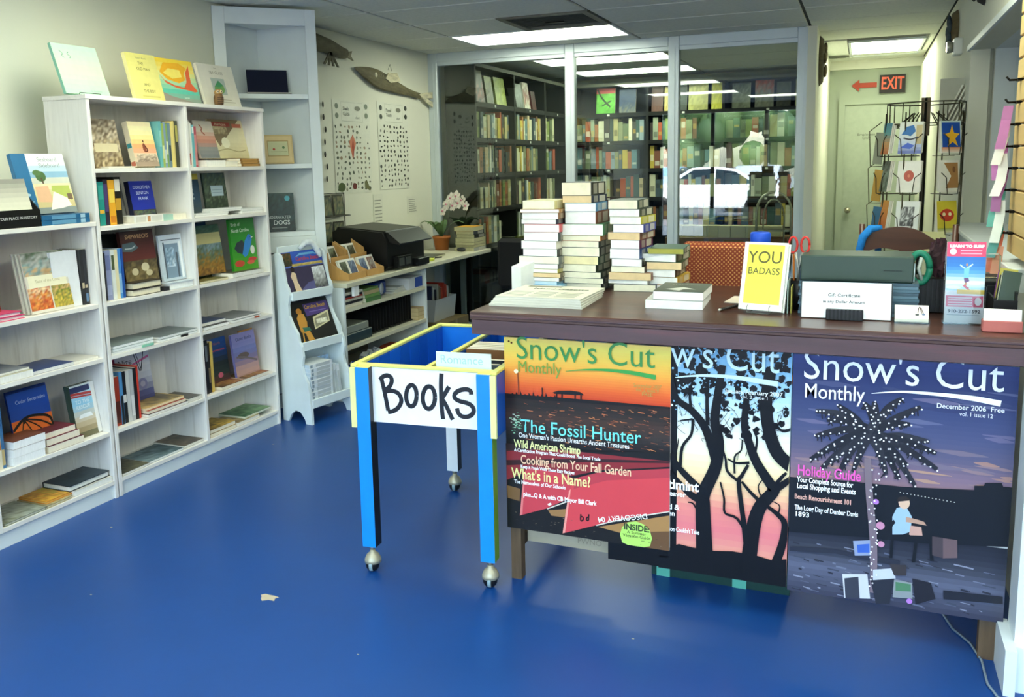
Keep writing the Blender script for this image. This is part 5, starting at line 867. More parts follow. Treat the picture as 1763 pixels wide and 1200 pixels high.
POSTER_TREES = [
    ('g',.3,.0,1,1,['#e8a07a','#e59a86','#e07a80','#e88a80','#f2c79a','#f6e6b8','#efeedd','#d5e8f0','#a9d0e8','#8fc0e0','#6fa6cf'],36),
    ('l',[(.56,.1),(.554,.2),(.548,.31),(.553,.366),(.613,.482),(.629,.593),(.606,.682),(.622,.802),(.643,.921)],[.028733793103448275,.026510344827586206,.024286896551724137,.02206344827586207,.01984,.01761655172413793,.015393103448275861,.013169655172413792,.010946206896551723],'#0b0b0f'),
    ('l',[(.553,.366),(.514,.389),(.415,.461),(.36,.521)],[.015051034482758619,.012770574712643678,.010490114942528734,.008209655172413793],'#0b0b0f'),
    ('l',[(.548,.328),(.482,.348),(.415,.396),(.354,.445)],[.015051034482758619,.012314482758620689,.009577931034482758,.006841379310344827],'#0b0b0f'),
    ('l',[(.613,.518),(.585,.589),(.546,.659),(.48,.718),(.393,.768),(.36,.869)],[.016419310344827586,.015051034482758619,.013682758620689654,.012314482758620689,.010946206896551723,.009577931034482758],'#0b0b0f'),
    ('l',[(.42,.471),(.431,.556),(.48,.616),(.486,.682)],[.005473103448275862,.005017011494252873,.004560919540229885,.0041048275862068965],'#0b0b0f'),
    ('l',[(.48,.709),(.469,.792),(.491,.867)],[.005473103448275862,.0041048275862068965,.002736551724137931],'#0b0b0f'),
    ('l',[(.568,.661),(.562,.789),(.572,.89)],[.006841379310344827,.005473103448275862,.0041048275862068965],'#0b0b0f'),
    ('l',[(.486,.682),(.448,.674),(.404,.666)],[.0034206896551724135,.0023944827586206896,.0013682758620689654],'#0b0b0f'),
    ('l',[(.371,.494),(.398,.534),(.409,.591)],[.0034206896551724135,.0023944827586206896,.0013682758620689654],'#0b0b0f'),
    ('l',[(.804,.117),(.825,.254),(.857,.337),(.922,.407),(.91,.432),(.832,.521),(.788,.607),(.764,.676),(.774,.811)],[.024628965517241377,.02274758620689655,.020866206896551723,.018984827586206895,.01710344827586207,.015222068965517241,.013340689655172412,.011459310344827585,.009577931034482758],'#0b0b0f'),
    ('l',[(.916,.406),(.965,.437),(1.009,.468)],[.012314482758620689,.010946206896551723,.009577931034482758],'#0b0b0f'),
    ('l',[(1.013,.521),(.941,.567),(.896,.651),(.873,.773),(.892,.907)],[.023260689655172414,.021892413793103447,.02052413793103448,.019155862068965517,.01778758620689655],'#0b0b0f'),
    ('l',[(.793,.125),(.769,.265),(.74,.423),(.756,.46),(.788,.508)],[.009577931034482758,.008380689655172413,.007183448275862069,.0059862068965517235,.004788965517241379],'#0b0b0f'),
    ('l',[(.803,.188),(.736,.269),(.669,.288),(.663,.351),(.641,.421)],[.005473103448275862,.004788965517241379,.0041048275862068965,.0034206896551724135,.002736551724137931],'#0b0b0f'),
    ('l',[(.74,.432),(.679,.47),(.667,.524),(.645,.576)],[.005473103448275862,.004560919540229885,.0036487356321839083,.002736551724137931],'#0b0b0f'),
    ('l',[(.856,.355),(.801,.393),(.756,.433)],[.006841379310344827,.005473103448275862,.0041048275862068965],'#0b0b0f'),
    ('l',[(.794,.518),(.722,.511),(.679,.525)],[.004788965517241379,.0037627586206896548,.002736551724137931],'#0b0b0f'),
    ('l',[(.717,.465),(.716,.537),(.749,.567),(.754,.613)],[.0034206896551724135,.002964597701149425,.002508505747126437,.0020524137931034483],'#0b0b0f'),
    ('l',[(.937,.083),(.975,.184),(.985,.273),(.945,.312),(.889,.341)],[.015051034482758619,.01265655172413793,.01026206896551724,.007867586206896551,.005473103448275862],'#0b0b0f'),
    ('l',[(.951,.313),(.956,.349),(.923,.363)],[.002736551724137931,.0020524137931034483,.0013682758620689654],'#0b0b0f'),
    ('l',[(.921,.424),(.965,.473),(.987,.492)],[.006841379310344827,.005473103448275862,.0041048275862068965],'#0b0b0f'),
    ('l',[(.856,.382),(.844,.425),(.888,.474)],[.002736551724137931,.0020524137931034483,.0013682758620689654],'#0b0b0f'),
    ('l',[(.515,.287),(.492,.312),(.465,.314)],[.0034206896551724135,.002736551724137931,.0020524137931034483],'#0b0b0f'),
    ('l',[(.819,.271),(.812,.31)],[.002736551724137931,.0013682758620689654],'#0b0b0f'),
    ('l',[(.821,.556),(.831,.619),(.809,.662)],[.0041048275862068965,.0034206896551724135,.002736551724137931],'#0b0b0f'),
    ('l',[(1.005,.677),(.962,.665),(.928,.689)],[.004788965517241379,.0041048275862068965,.0034206896551724135],'#0b0b0f'),
    ('l',[(.526,.095),(.521,.196),(.515,.287)],[.006841379310344827,.005473103448275862,.0041048275862068965],'#0b0b0f'),
    ('p',[(.354,-.01),(.354,.093),(.416,.121),(.493,.114),(.615,.113),(.715,.123),(.848,.119),(.926,.108),(.998,.122),(1.003,-.004)],'#0b0b0f'),
    ('r',.3,-.002,1,.05,'#0b0b0f'),
    ('l',[(.388,.855),(.512,.87),(.654,.875),(.784,.869),(.932,.858)],[.001,.004,.006,.008,.009],'#cfe6ef')]
POSTER_BOATS = [
    ('g',0,.71,1,1.02,['#c8442a','#e0632f','#ec8a3c','#f3b04a','#f6cc58','#f7de6a','#f5c66c'],24),
    ('g',0,.44,1,.71,['#171314','#231f1f','#38302c','#44322a','#2a2623','#35241f'],14),
    ('p',[(.011,.707),(.306,.713),(.639,.714),(1.0,.713),(1.0,.704),(.639,.698),(.01,.688)],'#1c1a1a'),
    ('p',[(.306,.737),(.34,.747),(.418,.753),(.473,.75),(.5,.736),(.462,.733),(.317,.73)],'#1b1718'),
    ('p',[(.326,.733),(.335,.734),(.334,.696),(.325,.696)],'#1b1718'),
    ('p',[(.359,.736),(.368,.736),(.367,.696),(.358,.695)],'#1b1718'),
    ('p',[(.439,.736),(.448,.737),(.447,.698),(.439,.697)],'#1b1718'),
    ('p',[(.475,.737),(.484,.737),(.483,.698),(.474,.698)],'#1b1718'),
    ('p',[(.325,.71),(.483,.713),(.483,.706),(.325,.702)],'#1b1718'),
    ('l',[(.24,.756),(.242,.706)],.0020399999999999997,'#1b1718'),
    ('l',[(.087,.823),(.09,.713)],.0017,'#7a3a2a'),
    ('e',.076,.829,.014,.011,'#fbf4c8'),
    ('g',0,0,1,.45,['#23211f','#2c2625','#38292a','#6a2c30','#6a2a2e','#4a2628','#2a2526'],14),
    ('p',[(.005,.409),(.298,.435),(1.0,.493),(1.0,.206),(1.0,.0),(-.006,.004)],'#1c1a1a'),
    ('p',[(.003,.226),(.088,.216),(.083,.149),(.006,.159)],'#7a5a38'),
    ('p',[(.266,.121),(.403,.145),(.368,.095),(.288,.095)],'#9a7248'),
    ('p',[(.578,.071),(1.0,.179),(1.0,.09),(.743,.053)],'#a87d4c'),
    ('p',[(.732,.061),(1.0,.099),(1.0,.0),(.857,-.007)],'#6a4c32'),
    ('p',[(.005,.409),(.298,.445),(1.0,.448),(1.0,.422),(.589,.363),(.407,.314),(.182,.33),(.004,.255)],'#8a2f34'),
    ('p',[(.083,.072),(.114,.304),(.149,.336),(.329,.325),(.43,.307),(.405,.201),(.255,.129)],'#c8444e'),
    ('p',[(.083,.072),(.114,.304),(.125,.315),(.1,.079)],'#e07a78'),
    ('p',[(.357,.009),(.4,.238),(.441,.308),(.589,.354),(1.0,.413),(1.0,.202),(.744,.135),(.573,.08)],'#d2484f'),
    ('p',[(.357,.009),(.4,.238),(.412,.249),(.373,.015)],'#ef9a8e'),
    ('p',[(.441,.308),(.589,.354),(1.0,.413),(1.0,.368),(.633,.316),(.429,.251)],'#b8404a'),
    ('p',[(-.003,.36),(.522,.417),(1.0,.448),(1.0,.439),(.522,.399),(.002,.332)],'#3a2022'),
    ('l',[(.567,.077),(.744,.133),(1.0,.199)],.0020399999999999997,'#d9cfc0'),
    ('l',[(.261,.128),(.404,.187)],.0020399999999999997,'#d9cfc0'),
    ('l',[(.473,.125),(.471,.097),(.477,.09),(.487,.098),(.485,.111),(.473,.112)],.0027199999999999998,'#1a1515'),
    ('l',[(.522,.13),(.52,.098)],.0027199999999999998,'#1a1515'),
    ('l',[(.52,.113),(.512,.112),(.507,.102),(.513,.096),(.52,.1)],.0027199999999999998,'#1a1515'),
    ('p',[(.579,.11),(.602,.12),(.607,.11),(.59,.098)],'#f0eee4'),
    ('p',[(.262,.154),(.285,.164),(.29,.154),(.273,.144)],'#f0eee4'),
    ('e',.806,.049,.095,.078,'#b4e06a'),
    ('l',[(.387,.848),(.508,.863),(.641,.869),(.774,.865),(.917,.851)],[.0006799999999999999,.0027199999999999998,.0047599999999999995,.0068,.008159999999999999],'#3f9a4a')]
PALM_TIPS = [
    (.378,.694),
    (.113,.773),
    (.168,.74),
    (.219,.804),
    (.339,.821),
    (.385,.83),
    (.511,.851),
    (.593,.823),
    (.55,.751),
    (.639,.689),
    (.671,.646),
    (.679,.584),
    (.584,.511),
    (.515,.528),
    (.454,.541),
    (.546,.586),
    (.148,.537),
    (.096,.572),
    (.114,.67),
    (.201,.573),
    (.237,.533),
    (.3,.539),
    (.133,.598),
    (.454,.799),
    (.274,.779)]
POSTER_PALM = [
    ('g',0,.46,1,1.02,['#8f6f72','#80697c','#5c5874','#4a4f74','#3c456e','#323c68','#2c386a','#364480'],30),
    ('g',0,0,1,.3,['#38384a','#4c4e60','#5c5f74','#40424f','#2c2e3a','#22242e'],14),
    ('p',[(.0,.49),(.272,.499),(.531,.5),(.842,.518),(.841,.535),(.881,.539),(.887,.551),(.955,.557),(.963,.543),(1.0,.544),(1.002,.31),(.639,.281),(.364,.274),(.001,.255)],'#14161d'),
    ('p',[(.009,.192),(.229,.208),(.534,.196),(.535,.172),(.23,.189),(.009,.173)],'#2c2e3a'),
    ('p',[(.734,.101),(.991,.11),(.993,.081),(.737,.065)],'#22232c'),
    ('l',[(.365,.601),(.381,.448),(.405,.291),(.415,.145),(.414,.046)],[.010248648648648648,.010248648648648648,.011102702702702702,.010248648648648648,.00854054054054054],'#7a6a74'),
    ('e',.412,.427,.014,.011200000000000002,'#b57ad0'),
    ('e',.437,.331,.02,.016,'#c88aa8'),
    ('e',.444,.255,.016,.0128,'#c88aa8'),
    ('e',.585,.035,.014,.011200000000000002,'#b57ad0'),
    ('p',[(.494,.301),(.49,.374),(.508,.412),(.549,.423),(.578,.383),(.575,.322),(.542,.307)],'#9db8d0'),
    ('e',.54,.436,.026,.026,'#d8b49c'),
    ('p',[(.507,.437),(.513,.456),(.546,.465),(.568,.449),(.534,.442)],'#2a2220'),
    ('p',[(.551,.381),(.606,.374),(.651,.365),(.649,.355),(.593,.358),(.552,.359)],'#b8907c'),
    ('p',[(.574,.347),(.622,.346),(.631,.305),(.604,.296),(.569,.31)],'#c79a8c'),
    ('p',[(.446,.296),(.706,.319),(.707,.301),(.447,.274)],'#15161c'),
    ('p',[(.488,.288),(.501,.29),(.499,.204),(.485,.202)],'#15161c'),
    ('p',[(.597,.301),(.611,.302),(.603,.199),(.587,.197)],'#15161c'),
    ('p',[(.658,.314),(.672,.315),(.685,.215),(.669,.213)],'#15161c'),
    ('p',[(.445,.308),(.497,.363),(.505,.351),(.466,.298)],'#15161c'),
    ('p',[(.633,.389),(.655,.361),(.646,.354),(.627,.376)],'#15161c'),
    ('p',[(.672,.315),(.782,.312),(.787,.241),(.725,.231),(.677,.238)],'#4a3f44'),
    ('p',[(.72,.312),(.782,.312),(.787,.241),(.725,.231)],'#6a5558'),
    ('p',[(.313,.253),(.392,.265),(.398,.202),(.324,.192)],'#8f9ab8'),
    ('p',[(.332,.239),(.39,.25),(.392,.213),(.337,.206)],'#3f62b8'),
    ('p',[(.268,.107),(.386,.122),(.405,.02),(.282,.006)],'#c9c9d0'),
    ('p',[(.279,.09),(.345,.105),(.356,.014),(.288,.006)],'#3a3c48'),
    ('p',[(.4,.106),(.511,.12),(.496,.011),(.433,.002)],'#2a2c36'),
    ('p',[(.412,.144),(.508,.163),(.518,.121),(.414,.1)],'#c4c6d2'),
    ('p',[(.487,.178),(.563,.182),(.565,.139),(.51,.132)],'#3a3436'),
    ('p',[(.511,.114),(.594,.113),(.599,.047),(.508,.041)],'#8a8f92'),
    ('p',[(.518,.107),(.588,.106),(.59,.076),(.52,.07)],'#4f7a5a'),
    ('p',[(.593,.131),(.677,.124),(.702,.061),(.614,.025)],'#23222a'),
    ('l',[(.371,.863),(.51,.878),(.656,.878),(.803,.873),(.931,.86)],[.000854054054054054,.003416216216216216,.005124324324324324,.007686486486486486,.009394594594594595],'#f2f4fa')]
# ================================================================ BOOKS CART
ca = empty('book_cart', 'blue and yellow wooden book cart on casters with a hand lettered Books sign', 'cart', (-1.757, 2.70, 0), (0, 0, R(4)))
CQ = Matrix.Rotation(R(4), 3, 'Z')
def incart(x, y, z_):
    v_ = CQ @ Vector((x + 1.745, y - 2.70, 0)); return (v_.x - 1.757, v_.y + 2.70, z_)
BL, YE = '#0f86e6', '#e3e27a'
HOOD = mat('brass_hood', None, .4, metal=.35)
CB = mat('bright_blue_gloss', None, .35, noise=.05, nscale=9)
for x, bk in ((.022, 0), (.505, 0), (.022, 1), (.505, 1)):
    y0 = 0 if not bk else .86; lg = MB()
    X0, X1, Y0, Y1 = x, x + .055, y0, y0 + .05
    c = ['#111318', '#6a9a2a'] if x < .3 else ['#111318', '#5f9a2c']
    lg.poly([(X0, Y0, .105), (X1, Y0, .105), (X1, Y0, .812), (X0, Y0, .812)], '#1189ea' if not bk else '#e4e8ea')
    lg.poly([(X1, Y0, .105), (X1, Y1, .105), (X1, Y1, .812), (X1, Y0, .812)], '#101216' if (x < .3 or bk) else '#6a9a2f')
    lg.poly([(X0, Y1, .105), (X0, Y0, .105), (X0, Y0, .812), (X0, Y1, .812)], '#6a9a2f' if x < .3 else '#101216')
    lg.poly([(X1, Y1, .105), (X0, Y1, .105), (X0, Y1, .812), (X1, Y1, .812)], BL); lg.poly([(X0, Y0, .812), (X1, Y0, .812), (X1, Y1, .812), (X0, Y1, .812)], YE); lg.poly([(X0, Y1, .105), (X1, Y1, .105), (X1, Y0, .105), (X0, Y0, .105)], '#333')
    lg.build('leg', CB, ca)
    cs = MB().lathe([(.004, .088), (.012, .088), (.012, .105), (.004, .105)], '#b9b3a2', (X0 + .028, Y0 + .025, 0), n=12).build('caster', METAL, ca)
    MB().ball((X0 + .028, Y0 + .02, .027), .027, '#141416', n=16, k=10).build('wheel_ball', PLAST, cs)
    MB().lathe([(.0275, -.007), (.029, -.005), (.029, .005), (.0275, .007)], '#8fa4a6', n=18).build('tyre', PLAST, cs, (X0 + .028, Y0 + .02, .0295), (0, R(90), R(8)))
    MB().lathe([(.0325, 0), (.032, .012), (.024, .03), (.012, .04), (.009, .06)], '#b5ad92', n=16).build('hood', HOOD, cs, (X0 + .028, Y0 + .025, .036))
def plank_side(x, n, y0, y1, zlo, zhi, t, end=True):
    b = B(x, x + t, y0, y1, zlo, zhi - .012, '#1a4fae').build('side_board', CB, ca)
    for k in range(n):
        w = (y1 - y0) / n
        B(-.004, t + .004, .002, w - .002, .004, zhi - zlo - .014, '#1560c8' if k % 2 else '#1458bb', bev=.002).build('plank', CB, b, (x, y0 + k * w, zlo))
    B(x - .004, x + t + .004, y0, y1, zhi - .012, zhi, YE, bev=.002).build('cap_strip', CB, b)
    if end: B(x - .003, x + t + .003, y0 - .012, y0, zlo, zhi - .012, '#e9ea9a').build('end_strip', CB, b)
plank_side(.004, 9, .008, .872, .58, .822, .016); plank_side(.56, 9, .008, .872, .58, .822, .016); plank_side(.282, 8, .045, .85, .62, .815, .014, False)
sg = B(.0, .428, 0, .012, 0, .215, '#f2f4f4').build('sign_board', mat('white_enamel', None, .3, noise=.02), ca, (.077, .03, .597))
cv = Cv(.41, .222); cv.draw(BOOKS_SIGN); cv.build(sg, 'lettering', mat('black_marker', None, .3, noise=.1, nscale=40)).location = (.006, 0, -.003)
B(.02, .56, .026, .046, .81, .822, YE, bev=.002).build('front_cap', CB, ca)
B(.02, .56, .85, .868, .58, .81, '#1274dd').build('back_board', CB, ca); B(.02, .56, .846, .872, .81, .822, YE, bev=.002).build('back_cap', CB, ca)
B(.02, .56, .045, .85, .6, .612, '#1d4f9a').build('floor_board', CB, ca)
cd_ = tag(B(0, .215, 0, .004, 0, .26, '#d6edf0').build('divider_card', PAINT, None, incart(-1.42, 2.765, .6125), (0, 0, R(4))), 'pale blue category card standing in the books cart', 'card')
text('Romance', cd_, .045, '#9cc4ca', (.1, -.0008, .232))
GC = 'paperbacks inside the books cart'
y = 2.80
for k in range(12):
    t = random.uniform(.018, .03); hh = .14 + .02 * (k % 3)
    if y + t > 3.0: break
    cols = ['#27303c', '#c23a2c', '#2f7aa8', '#d2b04a', '#51606a', '#a83a5a', '#1d2228']
    book('paperback, %s from the card in the right half of the books cart' % ORD[k], .105, hh, t, incart(-1.44 + .006 * (k % 2), y, .6125), (0, 0, R(4)), cov=cols[k % 7], art=[('m', 0, 0, 1, 1, [cols[k % 7], cols[(k + 3) % 7]], 2, 2, .4)], name='paperback', group=GC)
    book('second row paperback, %s from the card in the books cart' % ORD[k], .105, hh + .02, t, incart(-1.31, y, .6125), (0, 0, R(4)), cov=cols[(k + 2) % 7], name='paperback', group=GC); y += t + .002
for k in range(5): book('dark paperback, %s of the row near the far end of the books cart' % ORD[k], .2, .2, .028, incart(-1.43, 3.1 + .03 * k, .6125), (0, 0, R(4)), cov=('#8a5a2c', '#6a2a4a', '#b8a03a', '#2a3a4a', '#7a2a24')[k], name='paperback', group=GC)
# ================================================================ CHECKOUT COUNTER
de = empty('checkout_counter', 'dark mahogany stained checkout counter on rough timber legs', 'counter', (0, 0, 0))
B(-1.283, .455, 2.757, 3.62, 1.005, 1.035, bev=.003).build('counter_top', DESKW, de)
B(-1.277, .453, 2.76, 2.78, .953, 1.016, bev=.002).build('fascia', DESKF, de)
B(-1.281, .454, 2.754, 2.76, 1.016, 1.024, bev=.002).build('moulding', DESKF, de)
B(-1.277, -1.257, 2.78, 3.6, .953, 1.005).build('end_apron', DESKF, de); B(-1.257, .45, 3.58, 3.6, .953, 1.005).build('back_apron', DESKF, de)
for x0, x1 in ((-1.178, -1.138), (.385, .43)):
    for y0, y1 in ((2.85, 2.89), (3.5, 3.54)): B(x0, x1, y0, y1, 0, .955).build('leg', PINE, de)
    B(x0 + .004, x1 - .004, 2.89, 3.5, .12, .16).build('stretcher', PINE, de)
B(-1.138, .385, 2.862, 2.882, .86, .9).build('rail', PINE, de)
def poster(label, x0, x1, z0, z1, y, mt=GLOSS):
    p = empty('poster', label, 'poster', (x0, y, z0), group='magazine cover posters on the counter front')
    B(0, x1 - x0, 0, .008, 0, z1 - z0, '#d8d6d0').build('foam_board', PAINT, p)
    return p, Cv(x1 - x0, z1 - z0, -.0006)
# --- poster 1: sunset over red boats
p, cv = poster('sunset and red boats poster headed The Fossil Hunter on the counter front', -1.184, -.577, .21, .933, 2.836)
cv.draw(POSTER_BOATS[:2]); random.seed(5)
for i in range(190):
    u = random.uniform(.38, .99) if i % 5 else random.uniform(.1, .4); v_ = random.uniform(.47, .69)
    cv.draw([('l', [(u, v_), (min(.998, u + random.uniform(.01, .04)), v_ - random.uniform(-.002, .006))], random.uniform(.0006, .0014), random.choice(['#c8744a', '#a85a3c', '#7a4a38', '#d98a5a', '#1f1c1d', '#8a4c38']))])
for k in range(11): u = .04 + .027 * k; cv.draw([('p', [(u, .70), (u + .006, .715 + .008 * (k % 3)), (u + .014, .715), (u + .018, .70)], '#1c1a1a')])
for i in range(70):
    a, r = random.uniform(0, 6.28), abs(random.gauss(0, .03)); u, v_ = .065 + r * math.cos(a), .57 + r * 1.2 * math.sin(a)
    if u > .003: cv.draw([('l', [(u, v_), (u + random.uniform(.005, .016), v_)], .0011, random.choice(['#bfe8c4', '#e4f5dc', '#7fc49a', '#4f8a6a']))])
cv.draw(POSTER_BOATS[2:])
for i in range(40): u = random.uniform(.02, .95); v_ = random.uniform(.005, .09); cv.draw([('l', [(u, v_), (u + .01, v_)], .0008, random.choice(['#6a5a48', '#3a332c', '#8a7a62']))])
GRN = '#3d8f47'
cv.draw([('T', "Snow's Cut", .075, .945, .165, GRN, -0.83, -.0004), ('T', 'Monthly', .085, .853, .083, '#6f9a3c', -0.27), ('t', 'September 2007', .87, .805, .026, '#b09a4a', -0.16), ('t', 'vol. 2 issue 9', .87, .785, .026, '#b09a4a', -0.13), ('t', 'FREE', .87, .765, .026, '#b09a4a'),
    ('T', 'The Fossil Hunter', .1, .548, .094, '#74d8d4', -0.735, .0004), ('T', "One Woman's Passion Unearths Ancient Treasures", .085, .5, .037, '#f2f2f0', -0.68, .0003), ('T', 'Wild American Shrimp', .055, .452, .058, '#eef0a4', -0.42, .0009), ('T', 'A Certification Program That Could Boost The Local Trade', .055, .42, .025, '#fff', -0.54, .0004),
    ('T', 'Cooking from Your Fall Garden', .095, .372, .066, '#f3c8a2', -0.68, .0006), ('T', 'Keep it Fresh With These Easy Recipes', .095, .335, .025, '#fff', -0.34, .0004), ('T', "What's in a Name?", .035, .294, .078, '#f2ec9a', -0.5, .0009), ('T', 'The Namesakes of Our Schools', .05, .252, .028, '#fff', -0.33, .0004),
    ('T', 'plus...Q & A with CB Mayor Bill Clark', .11, .19, .032, '#fff', -0.46, .0007), ('t', 'INSIDE:', .81, .093, .042, '#2b3a1c', .95, .001), ('t', 'A Summer', .81, .067, .022, '#2b3a1c'), ('t', 'Vacation Guide', .81, .049, .022, '#2b3a1c')])
cv.build(p, 'cover_print', GLOSS)
text('DISCOVERY 04', p, .028, '#f2efe6', (.44, cv.y - .0003, .098), (0, R(168), R(0)), sx=1, bold=.0003)
# --- poster 2: tree silhouettes
p, cv = poster('black tree silhouettes against a pink sky, middle poster of the counter', -.80, -.188, .14, .945, 2.846)
random.seed(3); cv.draw(POSTER_TREES[:1])
cv.draw([('r', 0, 0, .4, 1, '#0b0b0f')])
for i in range(330):
    u = random.uniform(.36, .985); lim = .62 if u > .6 else .78; v_ = 1 - abs(random.random() ** 1.3) * (1 - lim); r = random.uniform(.008, .026)
    cv.draw([('p', [(min(1, u + r * random.uniform(.5, 1.2) * math.cos(k * .785)), min(1, v_ + r * .8 * random.uniform(.5, 1.2) * math.sin(k * .785))) for k in range(8)], random.choice(['#0b0b0f', '#121318', '#17181d']))])
for i in range(110):
    u, v_, r = random.uniform(.37, .98), random.uniform(.7, .985), random.uniform(.002, .0065); cv.draw([('e', u, v_, r, r * .8, random.choice(['#8fc0dc', '#b5d8ea', '#6fa6cf', '#d8eaf0']))])
cv.draw(POSTER_TREES[1:])
for i in range(70):
    u, v_ = random.uniform(.4, .98), random.uniform(.56, .8); cv.draw([('l', [(u, v_), (min(.99, u + random.uniform(-.03, .03)), v_ + random.uniform(-.03, .02)), (min(.99, u + random.uniform(-.06, .06)), v_ + random.uniform(-.05, .05))], .0008, '#0b0b0f')])
cv.draw([('T', "w's Cut", .362, .955, .172, '#d4ecf2', -0.575, -.0002), ('T', 'January/February 2007', .66, .815, .024, '#e8eef0', -0.3, .0003), ('T', 'vol. 2 issue 1', .74, .795, .02, '#e8eef0', -0.14), ('T', 'tlmint', .355, .385, .06, '#fff', .9, .0012), ('T', 'eaver', .36, .345, .032, '#fff', 1, .0006), ('T', 'd &', .355, .285, .034, '#fff', 1, .0006), ('T', 'en', .355, .255, .03, '#fff', 1, .0006), ('T', "son Couldn't Take", .36, .185, .028, '#fff', -0.17, .0005)])
cv.build(p, 'cover_print', GLOSS)
# --- poster 3: lit palm at dusk
p, cv = poster('dusk poster of a palm strung with lights headed Holiday Guide', -.184, .446, .135, .936, 2.836)
random.seed(8); cv.draw(POSTER_PALM[:1])
for i in range(60):
    v_ = random.uniform(.47, .9); u = random.uniform(0, .95); L_ = random.uniform(.08, .3); c = random.choice(['#4a5078', '#5c6084', '#343c66', '#666284', '#3c446c']) if v_ > .66 else random.choice(['#a07c76', '#ac8878', '#74687c', '#8c747c'])
    cv.draw([('l', [(u, v_), (min(.99, u + L_ / 2), v_ - .004), (min(.998, u + L_), v_ - .008)], [.001, random.uniform(.004, .011), .001], c)])
cv.draw(POSTER_PALM[1:2])
for i in range(130):
    v_, u = random.uniform(.01, .22), random.uniform(.01, .93); cv.draw([('l', [(u, v_), (u + random.uniform(.01, .06), v_ - .004)], random.uniform(.0008, .003), random.choice(['#6f7286', '#888a9c', '#2a2c38', '#424656', '#565a6e']))])
lights = []
for ex, ey in PALM_TIPS[1:]:
    cx, cy = PALM_TIPS[0][0] + random.uniform(-.03, .03), PALM_TIPS[0][1] + random.uniform(-.02, .03); mx, my = (cx + ex) / 2, (cy + ey) / 2 + random.uniform(.005, .025)
    cv.draw([('l', [(cx, cy), (mx, my), (ex, ey)], [.013, .012, .006], random.choice(['#26262e', '#1f2028', '#2e2e36']))])
    for k in range(8): a, b = mx + (ex - mx) * k / 8, my + (ey - my) * k / 8; cv.draw([('l', [(a, b), (a + random.uniform(-.02, .02), b - random.uniform(.01, .03))], .002, '#23232b')])
    lights += [((1 - t) ** 2 * cx + 2 * mx * t * (1 - t) + ex * t * t, (1 - t) ** 2 * cy + 2 * my * t * (1 - t) + ey * t * t) for t in (.2, .4, .55, .7, .82, .92, .99)]
cv.draw(POSTER_PALM[2:])
lights += [(PALM_TIPS[0][0] + .02 + random.uniform(-.02, .022) + .0004 * k, .55 - k * .012) for k in range(40)]
for u, v_ in lights: cv.draw([('e', u + random.uniform(-.008, .008), v_ + random.uniform(-.008, .008), .0042, .0034, random.choice(['#f4eef4', '#e9e2ee', '#fdfdff']))])
for k in range(16): cv.draw([('e', .52 + .016 * k, .478 - .001 * k, .003, .002, '#d8d4c8')])
cv.draw([('T', "Snow's Cut", .045, .957, .172, '#f6f8fd', -0.885, -.0002), ('T', 'Monthly', .055, .853, .085, '#eef2fa', -0.28, .0003), ('T', 'December 2006  Free', .66, .835, .027, '#e2e6f2', -0.285, .0003), ('T', 'vol. 1 issue 12', .76, .81, .023, '#e2e6f2', -0.14), ('T', 'Holiday Guide', .035, .523, .06, '#e25ab4', -0.3, .001), ('T', 'Your Complete Source for', .035, .485, .031, '#fff', -0.27, .0006), ('T', 'Local Shopping and Events', .035, .458, .031, '#fff', -0.28, .0006), ('T', 'Beach Renourishment 101', .025, .412, .029, '#e8b0a0', -0.27, .0005), ('T', 'The Long Day of Dunbar Davis', .027, .366, .029, '#fff', -0.305, .0005), ('T', '1893', .027, .338, .029, '#fff', 1.0, .0005)])
cv.build(p, 'cover_print', GLOSS)
for x in (-1.165, -1.155): tag(MB().lathe([(.0035, 0), (.0035, .002)], '#6a2a1c', n=8).build('thumb_tack', PLAST, None, (x, 2.8352, .918 + (x + 1.165) * -.5), (R(90), 0, 0)), ('left' if x < -1.16 else 'right') + ' brown tack in the corner of the sunset poster', 'tack')
# under the counter
bx2 = empty('cardboard_sheet', 'torn pale cardboard sheet hanging below the sunset poster', 'cardboard', (-1.13, 2.9, .135)); B(0, .32, 0, .004, 0, .6, '#a99c82').build('sheet', MATTE, bx2); text('> JMR\n PWNO', bx2, .03, '#8a7d66', (.24, -.001, .045))
cg = empty('crate', 'dark green recycling crate on the floor beneath the tree poster', 'crate', (-.69, 3.06, 0))
MB().box(0, .5, 0, .012, 0, .13, '#1b3a33').box(0, .5, .3, .312, 0, .13, '#1b3a33').box(0, .012, .012, .3, 0, .13, '#1b3a33').box(.488, .5, .012, .3, 0, .13, '#1b3a33').box(.012, .488, .012, .3, 0, .01, '#1b3a33').build('tub', PLAST, cg)
for x in (.02, .3): B(x, x + .05, -.004, 0, .0, .13, '#5fae95').build('clip', PLAST, cg)
cv = Cv(.1, .07, -.0006); cv.draw([('l', [(.3, .3), (.5, .8), (.7, .3)], .003, '#c8d4cf'), ('l', [(.72, .25), (.3, .2)], .003, '#c8d4cf'), ('l', [(.2, .45), (.4, .75)], .003, '#c8d4cf'), ('e', .5, .45, .12, .14, '#c8d4cf')]); cv.build(cg, 'emblem').location = (.14, 0, .02)
co = tag(MB().tube([(.29, 3.25, .005), (.307, 3.094, .005), (.329, 3.003, .005), (.373, 2.926, .005), (.395, 2.83, .005), (.396, 2.702, .005), (.415, 2.64, .005), (.47, 2.6, .005), (.62, 2.6, .005)], .004, '#7d8a96', 6).build('power_cord', PLAST), 'grey power cord snaking out from under the counter', 'cord')
